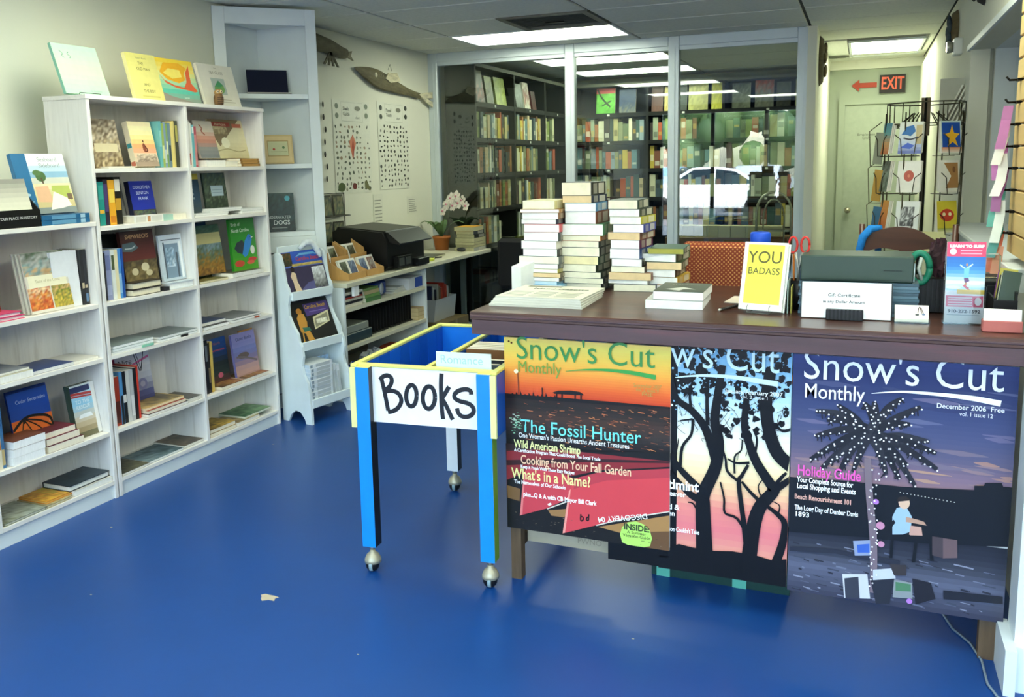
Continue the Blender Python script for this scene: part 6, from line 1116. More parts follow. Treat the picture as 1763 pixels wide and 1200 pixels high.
# ================================================================ ON THE COUNTER
CT = 1.0355
ROWC = {'a': 'the leftmost tall pile', 'b': 'the highest pile', 'c': 'the pile right of the highest', 'd': 'the short leaning pile'}
def pile(key, x, y, L, jit):
    zz = CT
    for k, (t, w, h, cov, pg, dx) in enumerate(L):
        a = random.uniform(-jit, jit)
        # spine on the +X side: front cover down, so turn the book over its long axis
        o = book('%s book from the bottom of %s on the counter' % (ORD[k], ROWC[key]), w, h, t, (x + w + dx, y + random.uniform(0, .012), zz), (R(90), R(180), 0), cov=cov, pg=pg, name='paperback', group='paperback piles on the counter', bands=[(.12, .5, mixc([cov, '#e8e2d0'], .6)), (.6, .85, mixc([cov, '#c8c2b0'], .4))])
        o.rotation_euler = (R(90), R(180), R(180 + a)); o.location = (x + w + dx, y + h, zz)
        o.rotation_euler = (R(-90), 0, R(180 + a)); o.location = (x + w + dx, y + h, zz + t)
        zz += t + .0004
    return zz
CR, WHp, OR_ = '#efe9cf', '#f3f2ec', '#e6c99a'
random.seed(12)
pile('a', -1.29, 3.3, [(.012, .165, .22, '#8fc4e0', '#cfe6f2', 0), (.012, .165, .22, '#8ac0dd', '#d5e9f2', .003), (.013, .163, .22, '#93c8e2', '#cfe6f2', -.002), (.016, .155, .2, '#3a3226', WHp, .01), (.018, .158, .2, '#5a4a2c', OR_, .004), (.016, .14, .19, '#b9b04a', WHp, .013), (.02, .165, .21, '#4a4d52', WHp, -.002), (.03, .175, .21, '#5a6266', CR, -.008), (.03, .15, .2, '#1f2226', WHp, .012), (.032, .155, .2, '#d6d2c8', WHp, .004), (.036, .15, .19, '#1d2a2c', WHp, .012), (.032, .15, .2, '#c43a44', WHp, .006), (.02, .152, .19, '#232a44', WHp, .006), (.026, .155, .19, '#8a5a2a', WHp, .004), (.014, .165, .2, '#a8752c', WHp, -.012), (.034, .14, .19, '#c9c08a', CR, .012)], 3)
pile('b', -1.13, 3.36, [(.026, .17, .21, '#3a3c40', CR, .0), (.022, .165, .21, '#27292c', CR, .0), (.024, .165, .2, '#23342c', CR, -.012), (.03, .165, .2, '#2a3a2c', CR, -.018), (.034, .17, .2, '#2c4a34', '#ecdfae', -.02), (.036, .162, .2, '#1f211f', CR, -.012), (.026, .165, .2, '#3a3f36', CR, -.012), (.022, .165, .19, '#c9782c', CR, -.014), (.046, .175, .2, '#5a9a6c', WHp, -.02), (.05, .13, .19, '#7a3f24', WHp, .012), (.034, .13, .19, '#4a86b4', WHp, .004), (.03, .125, .19, '#1f2a44', OR_, .006), (.052, .125, .2, '#181818', '#f2e6c8', -.002)], 4)
pile('c', -.93, 3.37, [(.028, .17, .21, '#3c4450', CR, 0), (.016, .165, .21, '#c8c2b4', WHp, 0), (.03, .175, .21, '#8a5a3a', OR_, -.01), (.024, .14, .2, '#4a3a2c', CR, .006), (.03, .125, .19, '#1f1f22', WHp, .004), (.04, .125, .19, '#24407a', WHp, .004), (.035, .12, .19, '#5a1f4a', WHp, .006), (.03, .135, .2, '#7a4a3a', OR_, -.002), (.032, .125, .2, '#2c3a9a', WHp, .012), (.03, .13, .2, '#b8b03a', WHp, .006), (.03, .125, .2, '#2a332c', WHp, .0), (.036, .12, .2, '#20352c', '#f0e8cf', -.012)], 5)
pile('d', -.80, 3.4, [(.026, .135, .2, '#7a3a2c', WHp, .01), (.03, .15, .2, '#c8a03a', WHp, -.004), (.03, .14, .2, '#33342c', WHp, -.012), (.03, .14, .2, '#3a4a2c', OR_, -.002), (.032, .145, .2, '#4a5a3c', WHp, .0), (.022, .14, .2, '#355a4a', '#a8a44a', .004)], 6)
# newspapers, folder, two books, pen and card
NP = 'newspapers at the left end of the counter'
for k in range(4):
    o = book('folded newspaper, %s from the bottom at the left end of the counter' % ORD[k], .355 - .008 * k, .3, .0085, (-1.262 + .006 * k, 2.885 + .006 * k, CT + .0088 * (k + 1)), (R(-90), 0, R(2 - k)), cov='#d9d8cc', pg='#cfcdbf', name='newspaper', cat='newspaper', group=NP, plain=True,
        art=None if k < 3 else [('r', 0, 0, 1, 1, '#dedcc8'), ('r', .08, .86, .5, .97, '#6a6650'), ('t', 'Island Gazette', .55, .72, .13, '#2c2d28', 1.0, .0006)] + [('r', .06 + .3 * c_, .1 + .085 * i, .3 + .3 * c_, .13 + .085 * i, '#77766a') for c_ in range(3) for i in range(5)])
fo = tag(MB().prism([(0, 0, 0), (.24, .0, 0), (.24, .0, .16), (0, 0, .1)], (0, .06, 0), '#e4e6e0').build('magazine_file', PAINT, None, (-1.272, 3.24, CT), (0, 0, R(62))), 'white magazine file standing behind the newspapers', 'magazine file')
book('white paged paperback lying under the grey covered book', .2, .26, .03, (-.7, 2.985, CT + .03), (R(-90), 0, R(3)), cov='#d9d9d4', pg='#f0f0ec', name='paperback')
book('grey green covered book lying atop the pair mid counter', .175, .23, .03, (-.675, 2.995, CT + .0612), (R(-90), 0, R(1)), cov='#4d5449', pg='#f2f1ec', name='paperback', art=[('g', 0, 0, 1, 1, ['#4d5449', '#5d6458']), ('t', 'STANDING', .5, .78, .1, '#b9bcae', .9), ('p', [(.2, .25), (.5, .5), (.8, .3), (.55, .28), (.5, .1)], '#c9cbc0')])
tag(MB().tube([(0, 0, .006), (.05, .11, .006)], .0055, '#2a2420', 8).tube([(-.004, -.009, .006), (0, 0, .006)], .004, '#cfcabc', 8).build('pen', PLAST, None, (-.438, 2.99, CT)), 'dark ballpoint pen lying beside the yellow book', 'pen')
tag(B(0, .1, 0, .16, 0, .0015, '#e9dccb').build('note_card', PAINT, None, (-.455, 3.18, CT), (0, 0, R(-6))), 'cream note card lying behind the yellow book', 'card')
yb = book('bright yellow book reading You Badass on a clear stand', .148, .232, .032, (-.379, 2.992, CT + .012), (R(-15), 0, R(-13)), cov='#f1f1ec', pg='#f4f3ee', soft=False, art=[('r', 0, 0, 1, 1, '#f3f2ea'), ('r', .09, .09, .93, .965, '#f5f04a'), ('t', 'YOU', .5, .77, .25, '#57521a', .95, .0004), ('t', 'BADASS', .5, .57, .14, '#57521a', .95, .0003)])
ez = empty('book_easel', 'clear wire easel under the bright yellow book', 'book stand', (-.379, 2.987, CT), (0, 0, R(-13)))
MB().tube([(.035, 0, .03), (.035, -.012, .025), (.035, -.012, .004), (.11, -.012, .004), (.11, -.012, .025), (.11, 0, .03)], .0013, '#6a6a62', 5).build('lip_wire', METAL, ez); MB().tube([(.035, -.012, .004), (.04, .09, .003), (.105, .09, .003), (.11, -.012, .004)], .0015, '#6a6a62', 5).build('base_wire', METAL, ez)
# water jug, scissors cup
jg = empty('water_jug', 'clear water jug with a blue screw lid behind the yellow book', 'jug', (-.355, 3.42, CT))
MB().lathe([(.055, 0), (.06, .02), (.06, .13), (.05, .17), (.035, .185), (.033, .2)], '#8fa4b4', n=20).build('bottle', PLAST, jg); MB().lathe([(.037, .2), (.038, .203), (.038, .235), (.034, .24)], '#1e50c8', n=20).build('lid', PLAST, jg); MB().tube([(.04, 0, .19), (.07, 0, .18), (.075, 0, .14), (.055, 0, .1)], .006, '#4a5a68', 8).build('handle', PLAST, jg)
pc = empty('pen_cup', 'black mesh pen cup with red scissors beside the yellow book', 'cup', (-.195, 3.13, CT))
MB().lathe([(.032, 0), (.036, .0), (.038, .1), (.034, .1), (.032, .01)], '#1c1c1e', n=16).build('cup', PLAST, pc)
sz_ = empty('scissors', 'red handled scissors standing in the black pen cup', 'scissors', (-.195, 3.13, CT + .02))
for s in (-1, 1):
    MB().tube([(s * .02 + .014 * s * math.cos(a) , 0, .2 + .028 * math.sin(a)) for a in [k * math.pi / 6 for k in range(13)]], .0042, '#c8322c', 6).build('handle', PLAST, sz_)
    MB().tube([(s * .012, 0, .175), (0, 0, .12), (-s * .006, 0, .0)], [.005, .004, .002], '#b5b5b0' , 6).build('blade', METAL, sz_)
for k, (c, dx, h) in enumerate((('#d2782c', -.012, .19), ('#20242a', .018, .17), ('#3a5a8a', .005, .16))): tag(MB().tube([(dx, .012, 0), (dx * 1.6, .02, h)], .004, c, 6).build('pencil', PLAST, None, (-.195, 3.13, CT + .004)), ('orange pencil', 'black pen', 'blue pen')[k] + ' standing in the scissors cup', 'pencil')
for k in range(3): tag(B(0, .003, 0, .11, 0, .13 - .02 * k, ('#c8d4d4', '#9fb4ae', '#b9b04a')[k]).build('divider_card', PAINT, None, (-.232 + .011 * k, 3.0 + .006 * k, CT)), ('pale blue', 'grey green', 'olive')[k] + ' card standing between yellow book and dark box', 'card')
# dark box on blue layered papers, certificate sign
for k in range(11): tag(B(0, .365, 0, .2, 0, .0098, ('#5a7484', '#3d5260', '#4a6474')[k % 3], bev=.001).build('vinyl_mat', PLAST, None, (-.187 + .002 * (k % 3), 3.02, CT + .0101 * k)), 'blue grey vinyl mat, %s from the bottom under the dark box' % ORD[k], 'mat', 'vinyl mats under the dark box')
db = empty('document_box', 'dark green grey flat document box on the blue layered mats', 'box', (-.182, 3.025, CT + .1115))
B(0, .345, 0, .19, 0, .085, '#37473f', bev=.004).build('case', PLAST, db); B(.255, .31, -.0015, 0, .038, .041, '#1f2a26').build('slot', PLAST, db); B(0, .345, -.001, 0, .006, .009, '#27332e').build('seam', PLAST, db)
sn = empty('certificate_sign', 'white gift certificate sign in a black ribbed holder', 'sign', (-.17, 2.935, CT), (0, 0, R(1.5)))
B(-.004, .272, .004, .012, .002, .12, '#1a1a1c').build('backing', PLAST, sn, (0, 0, 0), (R(-8), 0, 0)); f_ = B(0, .268, 0, .003, .003, .119, '#f5f6f6').build('card', PAINT, sn, (0, 0, 0), (R(-8), 0, 0))
text('Gift Certificate', f_, .0145, '#20242a', (.128, -.0008, .077), sx=1.1, bold=.0002); text('in any Dollar Amount', f_, .0125, '#20242a', (.128, -.0008, .056), sx=1.15, bold=.0002)
hd = B(.075, .187, -.022, -.004, 0, .035, '#17171a', bev=.002).build('holder', PLAST, sn)
for k in range(9): B(.078 + .012 * k, .084 + .012 * k, -.0255, -.022, .002, .034, '#26262a').build('rib', PLAST, hd)
cb = empty('business_card_holder', 'clear holder of cream business cards before the black organiser', 'card holder', (.11, 2.925, CT), (0, 0, R(4)))
c_ = B(0, .096, 0, .012, .003, .056, '#f1e6d2').build('cards', PAINT, cb, (0, 0, 0), (R(-12), 0, 0)); cv = Cv(.096, .056, -.0006); cv.draw([('l', [(.68, .5), (.72, .85), (.8, .5)], .0012, '#5a3a34'), ('l', [(.76, .85), (.86, .45)], .0012, '#5a3a34'), ('e', .66, .42, .06, .06, '#4a4a44'), ('e', .85, .45, .05, .06, '#6a7a94')]); cv.build(c_, 'card_print').location = (0, 0, .003)
MB().box(-.003, .099, -.006, .03, 0, .003, '#e8eceb').box(-.003, .099, -.008, -.006, 0, .014, '#e8eceb').build('stand', ACRYL, cb)
# black vertical organiser, tape, maroon yarn
og = empty('desk_organiser', 'black ribbed desk organiser behind the business cards', 'organiser', (.178, 3.14, CT))
B(0, .115, 0, .1, 0, .115, '#131315', bev=.003).build('body', PLAST, og)
for k in range(8): B(.004 + .014 * k, .011 + .014 * k, -.004, 0, .004, .112, '#1f1f22').build('rib', PLAST, og)
tp = empty('tape_dispenser', 'green oval tape dispenser hooked over the black organiser', 'tape', (.185, 3.13, CT + .15))
MB().tube([(.03 * math.cos(a), 0, .05 * math.sin(a)) for a in [k * math.pi / 10 for k in range(21)]], .011, '#1d7a5f', 8).build('ring', PLAST, tp); MB().tube([(.004, -.004, .035), (-.004, -.008, 0), (.008, -.004, -.04)], .006, '#cfd6cc', 6).build('label', PAINT, tp)
MB().ball((-.012, -.012, -.07), .013, '#6ac02c', sc=(.8, .5, 1.2)).build('clip', PLAST, tp)
crumple('yarn_bundle', 'dark maroon knitted bundle standing in the black organiser', 'yarn', (.245, 3.17, CT + .116), (.035, .03, .06), '#3a1a24', '#2a1219', CLOTH)
tag(MB().tube([(0, 0, 0), (.004, 0, .17)], .004, '#9fb4c4', 6).build('pencil', METAL, None, (.163, 3.08, CT)), 'thin steel blue rod beside the black organiser', 'rod')
# surf brochure holder
br = empty('brochure_holder', 'clear upright holder with a pink and blue Learn to Surf brochure', 'brochure holder', (.25, 2.94, CT), (0, 0, R(2)))
MB().box(-.003, .11, -.004, -.002, .0, .12).box(-.003, .11, .03, .033, .0, .22).box(-.003, .11, -.004, .033, 0, .003).build('holder', ACRYL, br)
bc = B(0, .107, 0, .012, 0, .25, '#f2f0ee').build('brochure', PAINT, br, (0, .004, .004), (R(-4), 0, 0))
cv = Cv(.107, .25, -.0006); cv.draw([('r', 0, 0, 1, 1, '#f6f4f2'), ('r', 0, .82, 1, 1, '#e2456e'), ('g', 0, .4, 1, .82, ['#9fd0e8', '#dff0f6', '#5aa4dc', '#2f7ac8', '#2a6cc0']), ('e', .16, .88, .09, .04, '#f6eef0'), ('r', .35, .885, .9, .9, '#f3a8bc'), ('r', .35, .85, .9, .865, '#f3a8bc'), ('l', [(.35, .72), (.46, .68), (.54, .68), (.68, .73)], .002, '#c8e8f4'), ('p', [(.46, .56), (.46, .68), (.6, .69), (.58, .56)], '#7ac4e6'), ('e', .53, .72, .03, .018, '#b98a6c'), ('p', [(.46, .56), (.58, .56), (.62, .5), (.5, .47)], '#6a4a7a'), ('l', [(.52, .5), (.5, .45), (.6, .43)], .003, '#b98a6c'), ('p', [(.42, .47), (.6, .4), (.66, .4), (.52, .47)], '#c8506a'), ('e', .2, .44, .2, .02, '#eef6f8'), ('e', .75, .5, .22, .025, '#e8f4f8'), ('r', .3, .36, 1, .415, '#f4c53c'), ('r', .02, .2, .98, .34, '#e2456e')] + [('r', .08, .215 + .03 * k, .7, .232 + .03 * k, '#f4d4dc') for k in range(4)] + [('e', .85, .27, .09, .05, '#f4e4e8'), ('t', 'LEARN TO SURF', .51, .945, .046, '#fff', -.88, .0008), ('t', '910-232-1592', .5, .145, .055, '#3a4650', -.84, .0004), ('r', .06, .095, .9, .105, '#b9c4c8')])
cv.build(bc)
rb = empty('card_box', 'terracotta pink card box with a white card at the counter end', 'card holder', (.343, 2.835, CT))
B(0, .104, 0, .04, 0, .034, '#b0605a', bev=.002).build('box', MATTE, rb); B(.002, .1, .004, .012, .034, .068, '#f4efe6').build('card', PAINT, rb)
# black phone cradle and leaflets by the wall
kb = empty('leaflet_caddy', 'black caddy of upright leaflets and phone at the counter end', 'caddy', (.385, 2.97, CT))
MB().box(0, .065, 0, .006, 0, .075, '#141416').box(0, .065, .15, .156, 0, .1, '#141416').box(0, .006, .006, .15, 0, .08, '#141416').box(.059, .065, .006, .15, 0, .1, '#141416').box(.006, .059, .006, .15, 0, .006, '#141416').build('tray', PLAST, kb)
for k, c in enumerate(('#3a4a3c', '#c9cdb8', '#2a2a30', '#d2c45a', '#8f4f9a')): tag(B(0, .05, 0, .008, 0, .16 - .01 * (k % 3), c).build('leaflet', PAINT, None, (.392, 2.985 + .024 * k, CT + .007), (R(-10), R(8), 0)), ('green', 'pale', 'black', 'yellow', 'purple')[k] + ' leaflet standing in the black caddy', 'leaflet', 'leaflets in the black caddy')
tag(B(0, .1, 0, .2, 0, .11, '#16171a', bev=.004).build('desk_tray', PLAST, None, (.345, 3.16, CT)), 'black desk tray behind the surf brochure', 'tray')
tag(B(0, .08, 0, .05, 0, .08, '#b9c8d2', bev=.004).build('tape_roll', ACRYL, None, (.35, 3.2, CT + .1115)), 'clear plastic tub on the black desk tray', 'tub')
# ================================================================ CHAIRS BEHIND THE COUNTER
oc_ = empty('office_chair', 'office chair with an orange brown dotted fabric back', 'chair', (-.53, 3.92, 0))
def dotted():
    M = bpy.data.materials.new('dotted_upholstery'); M.use_nodes = True; n, l = M.node_tree.nodes, M.node_tree.links; b = n['Principled BSDF']; b.inputs['Roughness'].default_value = .9
    tc = n.new('ShaderNodeTexCoord'); mp = n.new('ShaderNodeMapping'); mp.inputs['Rotation'].default_value = (0, R(45), 0); mp.inputs['Scale'].default_value = (75, 75, 75)
    vo = n.new('ShaderNodeTexVoronoi'); vo.inputs['Randomness'].default_value = 0; vo.inputs['Scale'].default_value = 1
    cr = n.new('ShaderNodeValToRGB'); cr.color_ramp.elements[0].position = .3; cr.color_ramp.elements[0].color = (*lin('#d79a5a'), 1); cr.color_ramp.elements[1].position = .42; cr.color_ramp.elements[1].color = (*lin('#8a3a24'), 1)
    l.new(tc.outputs['Object'], mp.inputs[0]); l.new(mp.outputs[0], vo.inputs[0]); l.new(vo.outputs[0], cr.inputs[0]); l.new(cr.outputs[0], b.inputs[0]); return M
DOT = dotted()
B(-.225, .225, -.03, .03, .62, 1.19, bev=.025).build('backrest', DOT, oc_); B(-.25, .25, .03, .5, .44, .52, bev=.03).build('seat', DOT, oc_)
MB().tube([(0, .25, .1), (0, .25, .44)], .03, '#1a1a1a', 12).build('column', PLAST, oc_)
for k in range(5): a = k * 1.2566; lg = MB().tube([(0, .25, .11), (.28 * math.cos(a), .25 + .28 * math.sin(a), .07)], [.03, .018], '#1a1a1a', 8).build('leg', PLAST, oc_); MB().ball((.28 * math.cos(a), .25 + .28 * math.sin(a), .03), .03, '#111', n=10, k=6).build('caster', PLAST, lg)
MB().prism([(-.03, .03, .5), (.03, .03, .5), (.03, .03, .8), (-.03, .03, .8)], (0, .02, 0), '#1a1a1a').build('back_bracket', PLAST, oc_)
wc = empty('wooden_chair', 'dark wooden spindle chair with a curved crest rail', 'chair', (.19, 4.1, 0))
DW = mat('dark_walnut', '#4e2d20', .35, noise=.25, nscale=6, stretch=(.6, 4, 4))
top = []; bot = []
for i in range(17):
    q = i / 16; x = -.18 + .36 * q; top.append((x, 0, 1.205 + .045 * math.sin(math.pi * min(1, q * 1.25)) ** 1 * (1 if q < .8 else 1) - (.03 * max(0, q - .65) / .35))); bot.append((x, 0, 1.13 + .025 * math.sin(math.pi * q) + .012 * math.sin(3 * math.pi * q)))
MB().prism(top + bot[::-1], (0, .025, 0), '#fff').build('crest_rail', DW, wc)
for s in (-1, 1):
    MB().tube([(s * .2, .06, .45), (s * .185, .03, .9), (s * .185, .02, 1.26)], [.018, .016, .012], '#5a3a24', 10).build('back_post', DW, wc)
    MB().tube([(s * .2, .06, 0), (s * .2, .06, .45)], .018, '#fff', 10).build('leg', DW, wc); MB().tube([(s * .2, .46, 0), (s * .19, .46, .45)], .018, '#fff', 10).build('leg', DW, wc)
for k in range(6): x = -.14 + .056 * k; MB().tube([(x, .05, .47), (x, .012, 1.14)], .006, '#fff', 8).build('spindle', DW, wc)
B(-.22, .22, .03, .48, .44, .475, bev=.01).build('seat', DW, wc)
tag(MB().tube([(0, .03, -.16), (-.012, 0, -.06), (0, -.012, .0), (.03, 0, .035), (.065, .02, .038), (.07, .05, .0), (.06, .06, -.1)], [.012, .016, .018, .018, .016, .014, .012], '#1e7fd0', 8).build('lanyard', CLOTH, None, (.01, 4.1, 1.205)), 'bright blue strap hung over the wooden chair corner', 'strap')
bc2 = empty('task_chair', 'black upholstered task chair before the glazed room', 'chair', (-2.38, 6.0, 0))
B(-.16, .16, -.03, .03, .62, 1.0, '#121212', bev=.03).build('backrest', CLOTH, bc2); B(-.22, .22, -.45, -.03, .42, .49, '#141414', bev=.03).build('seat', CLOTH, bc2); MB().tube([(0, -.24, .08), (0, -.24, .42)], .028, '#111', 10).build('column', PLAST, bc2)
B(-.02, .02, .03, .05, .45, .75, '#111').build('back_bracket', PLAST, bc2)
for k in range(5): a = k * 1.2566; MB().tube([(0, -.24, .1), (.27 * math.cos(a), -.24 + .27 * math.sin(a), .03)], [.03, .02], '#111', 8).build('leg', PLAST, bc2)
# ================================================================ SPINNER RACK OF CARDS
sp = empty('card_spinner', 'tall wire card spinner at the mouth of the hallway', 'spinner rack', (.3, 5.2, 0), (0, 0, R(-8)))
WC = '#4a4636'
MB().tube([(0, 0, .02), (0, 0, 1.86)], .014, '#2a2823', 10).build('pole', METAL, sp)
MB().lathe([(.2, 0), (.2, .015), (.03, .03), (.02, .06)], '#2a2823', n=20).build('base', METAL, sp)
MB().box(-.022, .022, -.012, .012, 1.66, 1.86, '#5a4a34').build('sign_post', MATTE, sp)
for zz in (1.72, 1.83): MB().tube([(.19 * math.cos(k * math.pi / 12), .19 * math.sin(k * math.pi / 12), zz) for k in range(25)], .0035, WC, 5).build('ring', METAL, sp)
for k in range(12): a = k * math.pi / 6; MB().tube([(.06 * math.cos(a), .06 * math.sin(a), 1.78), (.15 * math.cos(a), .15 * math.sin(a), 1.7), (.19 * math.cos(a), .19 * math.sin(a), 1.72), (.19 * math.cos(a), .19 * math.sin(a), 1.83)], .003, WC, 5).build('top_wire', METAL, sp)
for k in range(8): a = k * math.pi / 4 + .39; MB().tube([(.2 * math.cos(a), .2 * math.sin(a), .4), (.2 * math.cos(a), .2 * math.sin(a), 1.78)], .004, WC, 5).build('upright', METAL, sp)
CARDS = {(1.565, -150): ('teal and orange beach card', [('g', 0, 0, 1, 1, ['#d9783a', '#e0a868', '#4a9a9a', '#2f7f9a'])]), (1.565, -104): ('blue heron sketch card', [('g', 0, 0, 1, 1, ['#5a6ab8', '#c8d4e8', '#dfe4e0', '#e6e8dc']), ('r', .72, .3, .98, .9, '#c9b88a'), ('p', [(.1, .6), (.3, .85), (.6, .9), (.7, .7), (.5, .55), (.3, .6)], '#2f6fb0'), ('l', [(.2, .5), (.5, .45), (.8, .52)], .004, '#3a3a4a'), ('p', [(.1, .2), (.4, .35), (.7, .25), (.5, .15)], '#4a6ad0')]), (1.565, -48): ('blue card with a yellow starfish', [('r', 0, 0, 1, 1, '#c9d8d2'), ('r', .05, .16, .95, .95, '#1f4fa8'), ('g', 0, 0, 1, .18, ['#e8e4d8', '#e08a4a']), ('p', [(.55, .88), (.64, .62), (.92, .6), (.7, .45), (.82, .2), (.56, .34), (.3, .2), (.42, .46), (.16, .58), (.44, .64)], '#f2b62a')]),
    (1.365, -150): ('grey lighthouse card', [('m', 0, 0, 1, 1, ['#5a6a5a', '#8a9a8a', '#4a4a3a'], 4, 5, .4)]), (1.365, -104): ('white card with a red sand dollar', [('r', 0, 0, 1, 1, '#efece2'), ('e', .5, .52, .22, .18, '#c05a4a'), ('e', .5, .52, .06, .05, '#d8846a')]), (1.365, -48): ('white and brown wave card', [('r', 0, 0, 1, 1, '#e9e4d6'), ('p', [(.3, .12), (.95, .12), (.95, .92), (.25, .92), (.6, .5)], '#a87a4a'), ('e', .75, .7, .08, .1, '#7a5030')]),
    (1.155, -150): ('orange seahorse card', [('g', 0, 0, 1, 1, ['#c8682c', '#d9863c', '#e0a04a'])]), (1.155, -104): ('black and white couple photo card', [('r', 0, 0, 1, 1, '#e9ebe8'), ('m', .2, .2, .8, .82, ['#3a3a3c', '#7a7a7c', '#d8dada', '#4a4a4c'], 5, 5, .4)]), (1.155, -48): ('yellow card with a red fish face', [('r', 0, 0, 1, 1, '#d9c43c'), ('e', .5, .55, .36, .2, '#c8402c'), ('e', .35, .58, .08, .06, '#f0e4b0'), ('e', .65, .58, .08, .06, '#f0e4b0'), ('g', 0, 0, 1, .14, ['#e8e2c0', '#9aa03a'])])}
for (zz, deg), (lab, art) in CARDS.items():
    a = R(deg) + R(-8); px_, py_ = .3 + .215 * math.cos(a), 5.2 + .215 * math.sin(a); w = .118 if deg != -150 else .1
    rz = a + R(90); ux, uy = math.cos(rz), math.sin(rz)
    for q in range(3): book((lab + ' on the wire spinner') if q == 0 else 'spare copy, %s behind the %s' % (ORD[q - 1], lab), w, .165 - .004 * q, .006, (px_ - ux * w / 2 - .009 * q * math.cos(a), py_ - uy * w / 2 - .009 * q * math.sin(a), zz + .003 * q), (R(-7), 0, rz), cov='#e9e6da', pg='#f0eee6', plain=True, name='greeting_card', cat='card', group='cards on the wire spinner', art=art if q == 0 else None)
    la = R(deg); qx, qy = .235 * math.cos(la), .235 * math.sin(la); tx, ty = -math.sin(la), math.cos(la)
    pw = [(-.07, 0, .1), (-.04, .0, .075), (-.03, 0, -.01), (.03, 0, -.01), (.04, 0, .075), (.07, 0, .1)]
    MB().tube([(qx + tx * p_[0], qy + ty * p_[0], zz + p_[2]) for p_ in pw], .0026, WC, 5).build('card_pocket', METAL, sp)
    MB().tube([(qx * .3, qy * .3, zz - .012), (qx, qy, zz - .012)], .0026, WC, 5).build('pocket_arm', METAL, sp)
for k, zz in enumerate((1.5, 1.3, 1.1)):
    MB().tube([(-.2, -.02, zz), (-.26, -.04, zz), (-.27, -.05, zz + .19), (-.21, -.03, zz + .24)], .0026, WC, 5).build('card_pocket', METAL, sp)
    tag(B(0, .05, 0, .004, 0, .17, ('#8a8f7a', '#b9903c', '#3a6a8a')[k]).build('greeting_card', PAINT, None, (.3 - .255, 5.2 - .02, zz + .015), (0, R(6), R(-25))), ('grey', 'tan', 'blue')[k] + ' card seen edge on at the left of the spinner', 'card')
tag(B(0, .14, 0, .02, 0, .1, '#d8d49a').build('greeting_card', PAINT, None, (.27, 4.99, 1.06)), 'pale yellow card low on the wire spinner', 'card')
# slatted white rack on the right wall behind the spinner
lr = empty('leaflet_rack', 'white slatted leaflet rack on the right wall behind the spinner', 'leaflet rack', (XR - .12, 5.75, 1.7))
for k in range(5): B(0, .008, 0, .04, 0, .25, '#e2e2d4').build('slat', MATTE, lr, (.022 * k, .0, .03), (R(0), R(24), 0))
B(-.01, .118, .04, .046, 0, .3, '#b9b9a8').build('back_board', MATTE, lr)
# ================================================================ HALL AND RIGHT WALL
ex = empty('exit_sign', 'black exit sign with red orange letters over the hallway door', 'sign', (.127, 9.93, 2.205))
B(0, .245, -.01, 0, 0, .185, '#1c1512').build('panel', MATTE, ex); text('EXIT', ex, .175, '#e2552f', (.1225, -.0115, .0925), sx=-.215, bold=.004)
aw = tag(MB().prism([(0, 0, .06), (.075, 0, 0), (.075, 0, .035), (.245, 0, .035), (.245, 0, .085), (.075, 0, .085), (.075, 0, .12)], (0, -.008, 0), '#a83a22').build('exit_arrow', MATTE, None, (-.144, 9.94, 2.235)), 'red arrow sign pointing left beside the exit sign', 'sign')
def oval(label, loc, ry, rz_, c1, c2, axis):
    o = empty('shell_carving', label, 'carving', loc, (0, 0, 0 if axis > 0 else R(180)))
    MB().add([(0, ry * math.cos(k * .3927), rz_ * math.sin(k * .3927)) for k in range(16)] + [(.03, ry * .8 * math.cos(k * .3927), rz_ * .85 * math.sin(k * .3927)) for k in range(16)] + [(.045, 0, 0)], [(k, (k + 1) % 16, 16 + (k + 1) % 16, 16 + k) for k in range(16)] + [(16 + k, 16 + (k + 1) % 16, 32) for k in range(16)], c1, True).build('plaque', WOODF, o)
    for k in range(5): MB().ball((.045, ry * .45 * math.cos(k * 1.26 + .5), rz_ * .5 * math.sin(k * 1.26 + .5)), .03, c2, n=8, k=5, sc=(.5, 1, 1.5)).build('relief', WOODF, o)
oval('oval brown carved shell plaque on the hallway wall', (-.358, 7.62, 2.33), .17, .2, '#5d5238', '#7a6a48', 1)
oval('oval brown carved plaque high on the right wall', (XR - .002, 6.5, 2.35), .17, .14, '#6a5a38', '#3c4a50', -1)
oval('dark slate carving above the interior window', (XR - .002, 5.05, 2.42), .12, .13, '#2b2a24', '#3a382e', -1)
el = empty('wall_lamp', 'small white wall lamp beside the interior window', 'lamp', (XR, 6.03, 2.2))
B(-.05, 0, 0, .12, -.04, .06, '#e4e6dc', bev=.006).build('housing', PLAST, el); MB().lathe([(.03, 0), (.038, .03), (.035, .035)], '#b9b9a8', n=14).build('bezel', METAL, el, (-.05, .06, .01), (0, R(-90), 0))
MB().lathe([(.028, 0), (.028, .004)], '#fff', n=14).build('bulb', mat('lit_bulb', '#fff', .5, emit='#fff1cf', estr=9), el, (-.083, .06, .01), (0, R(-90), 0))
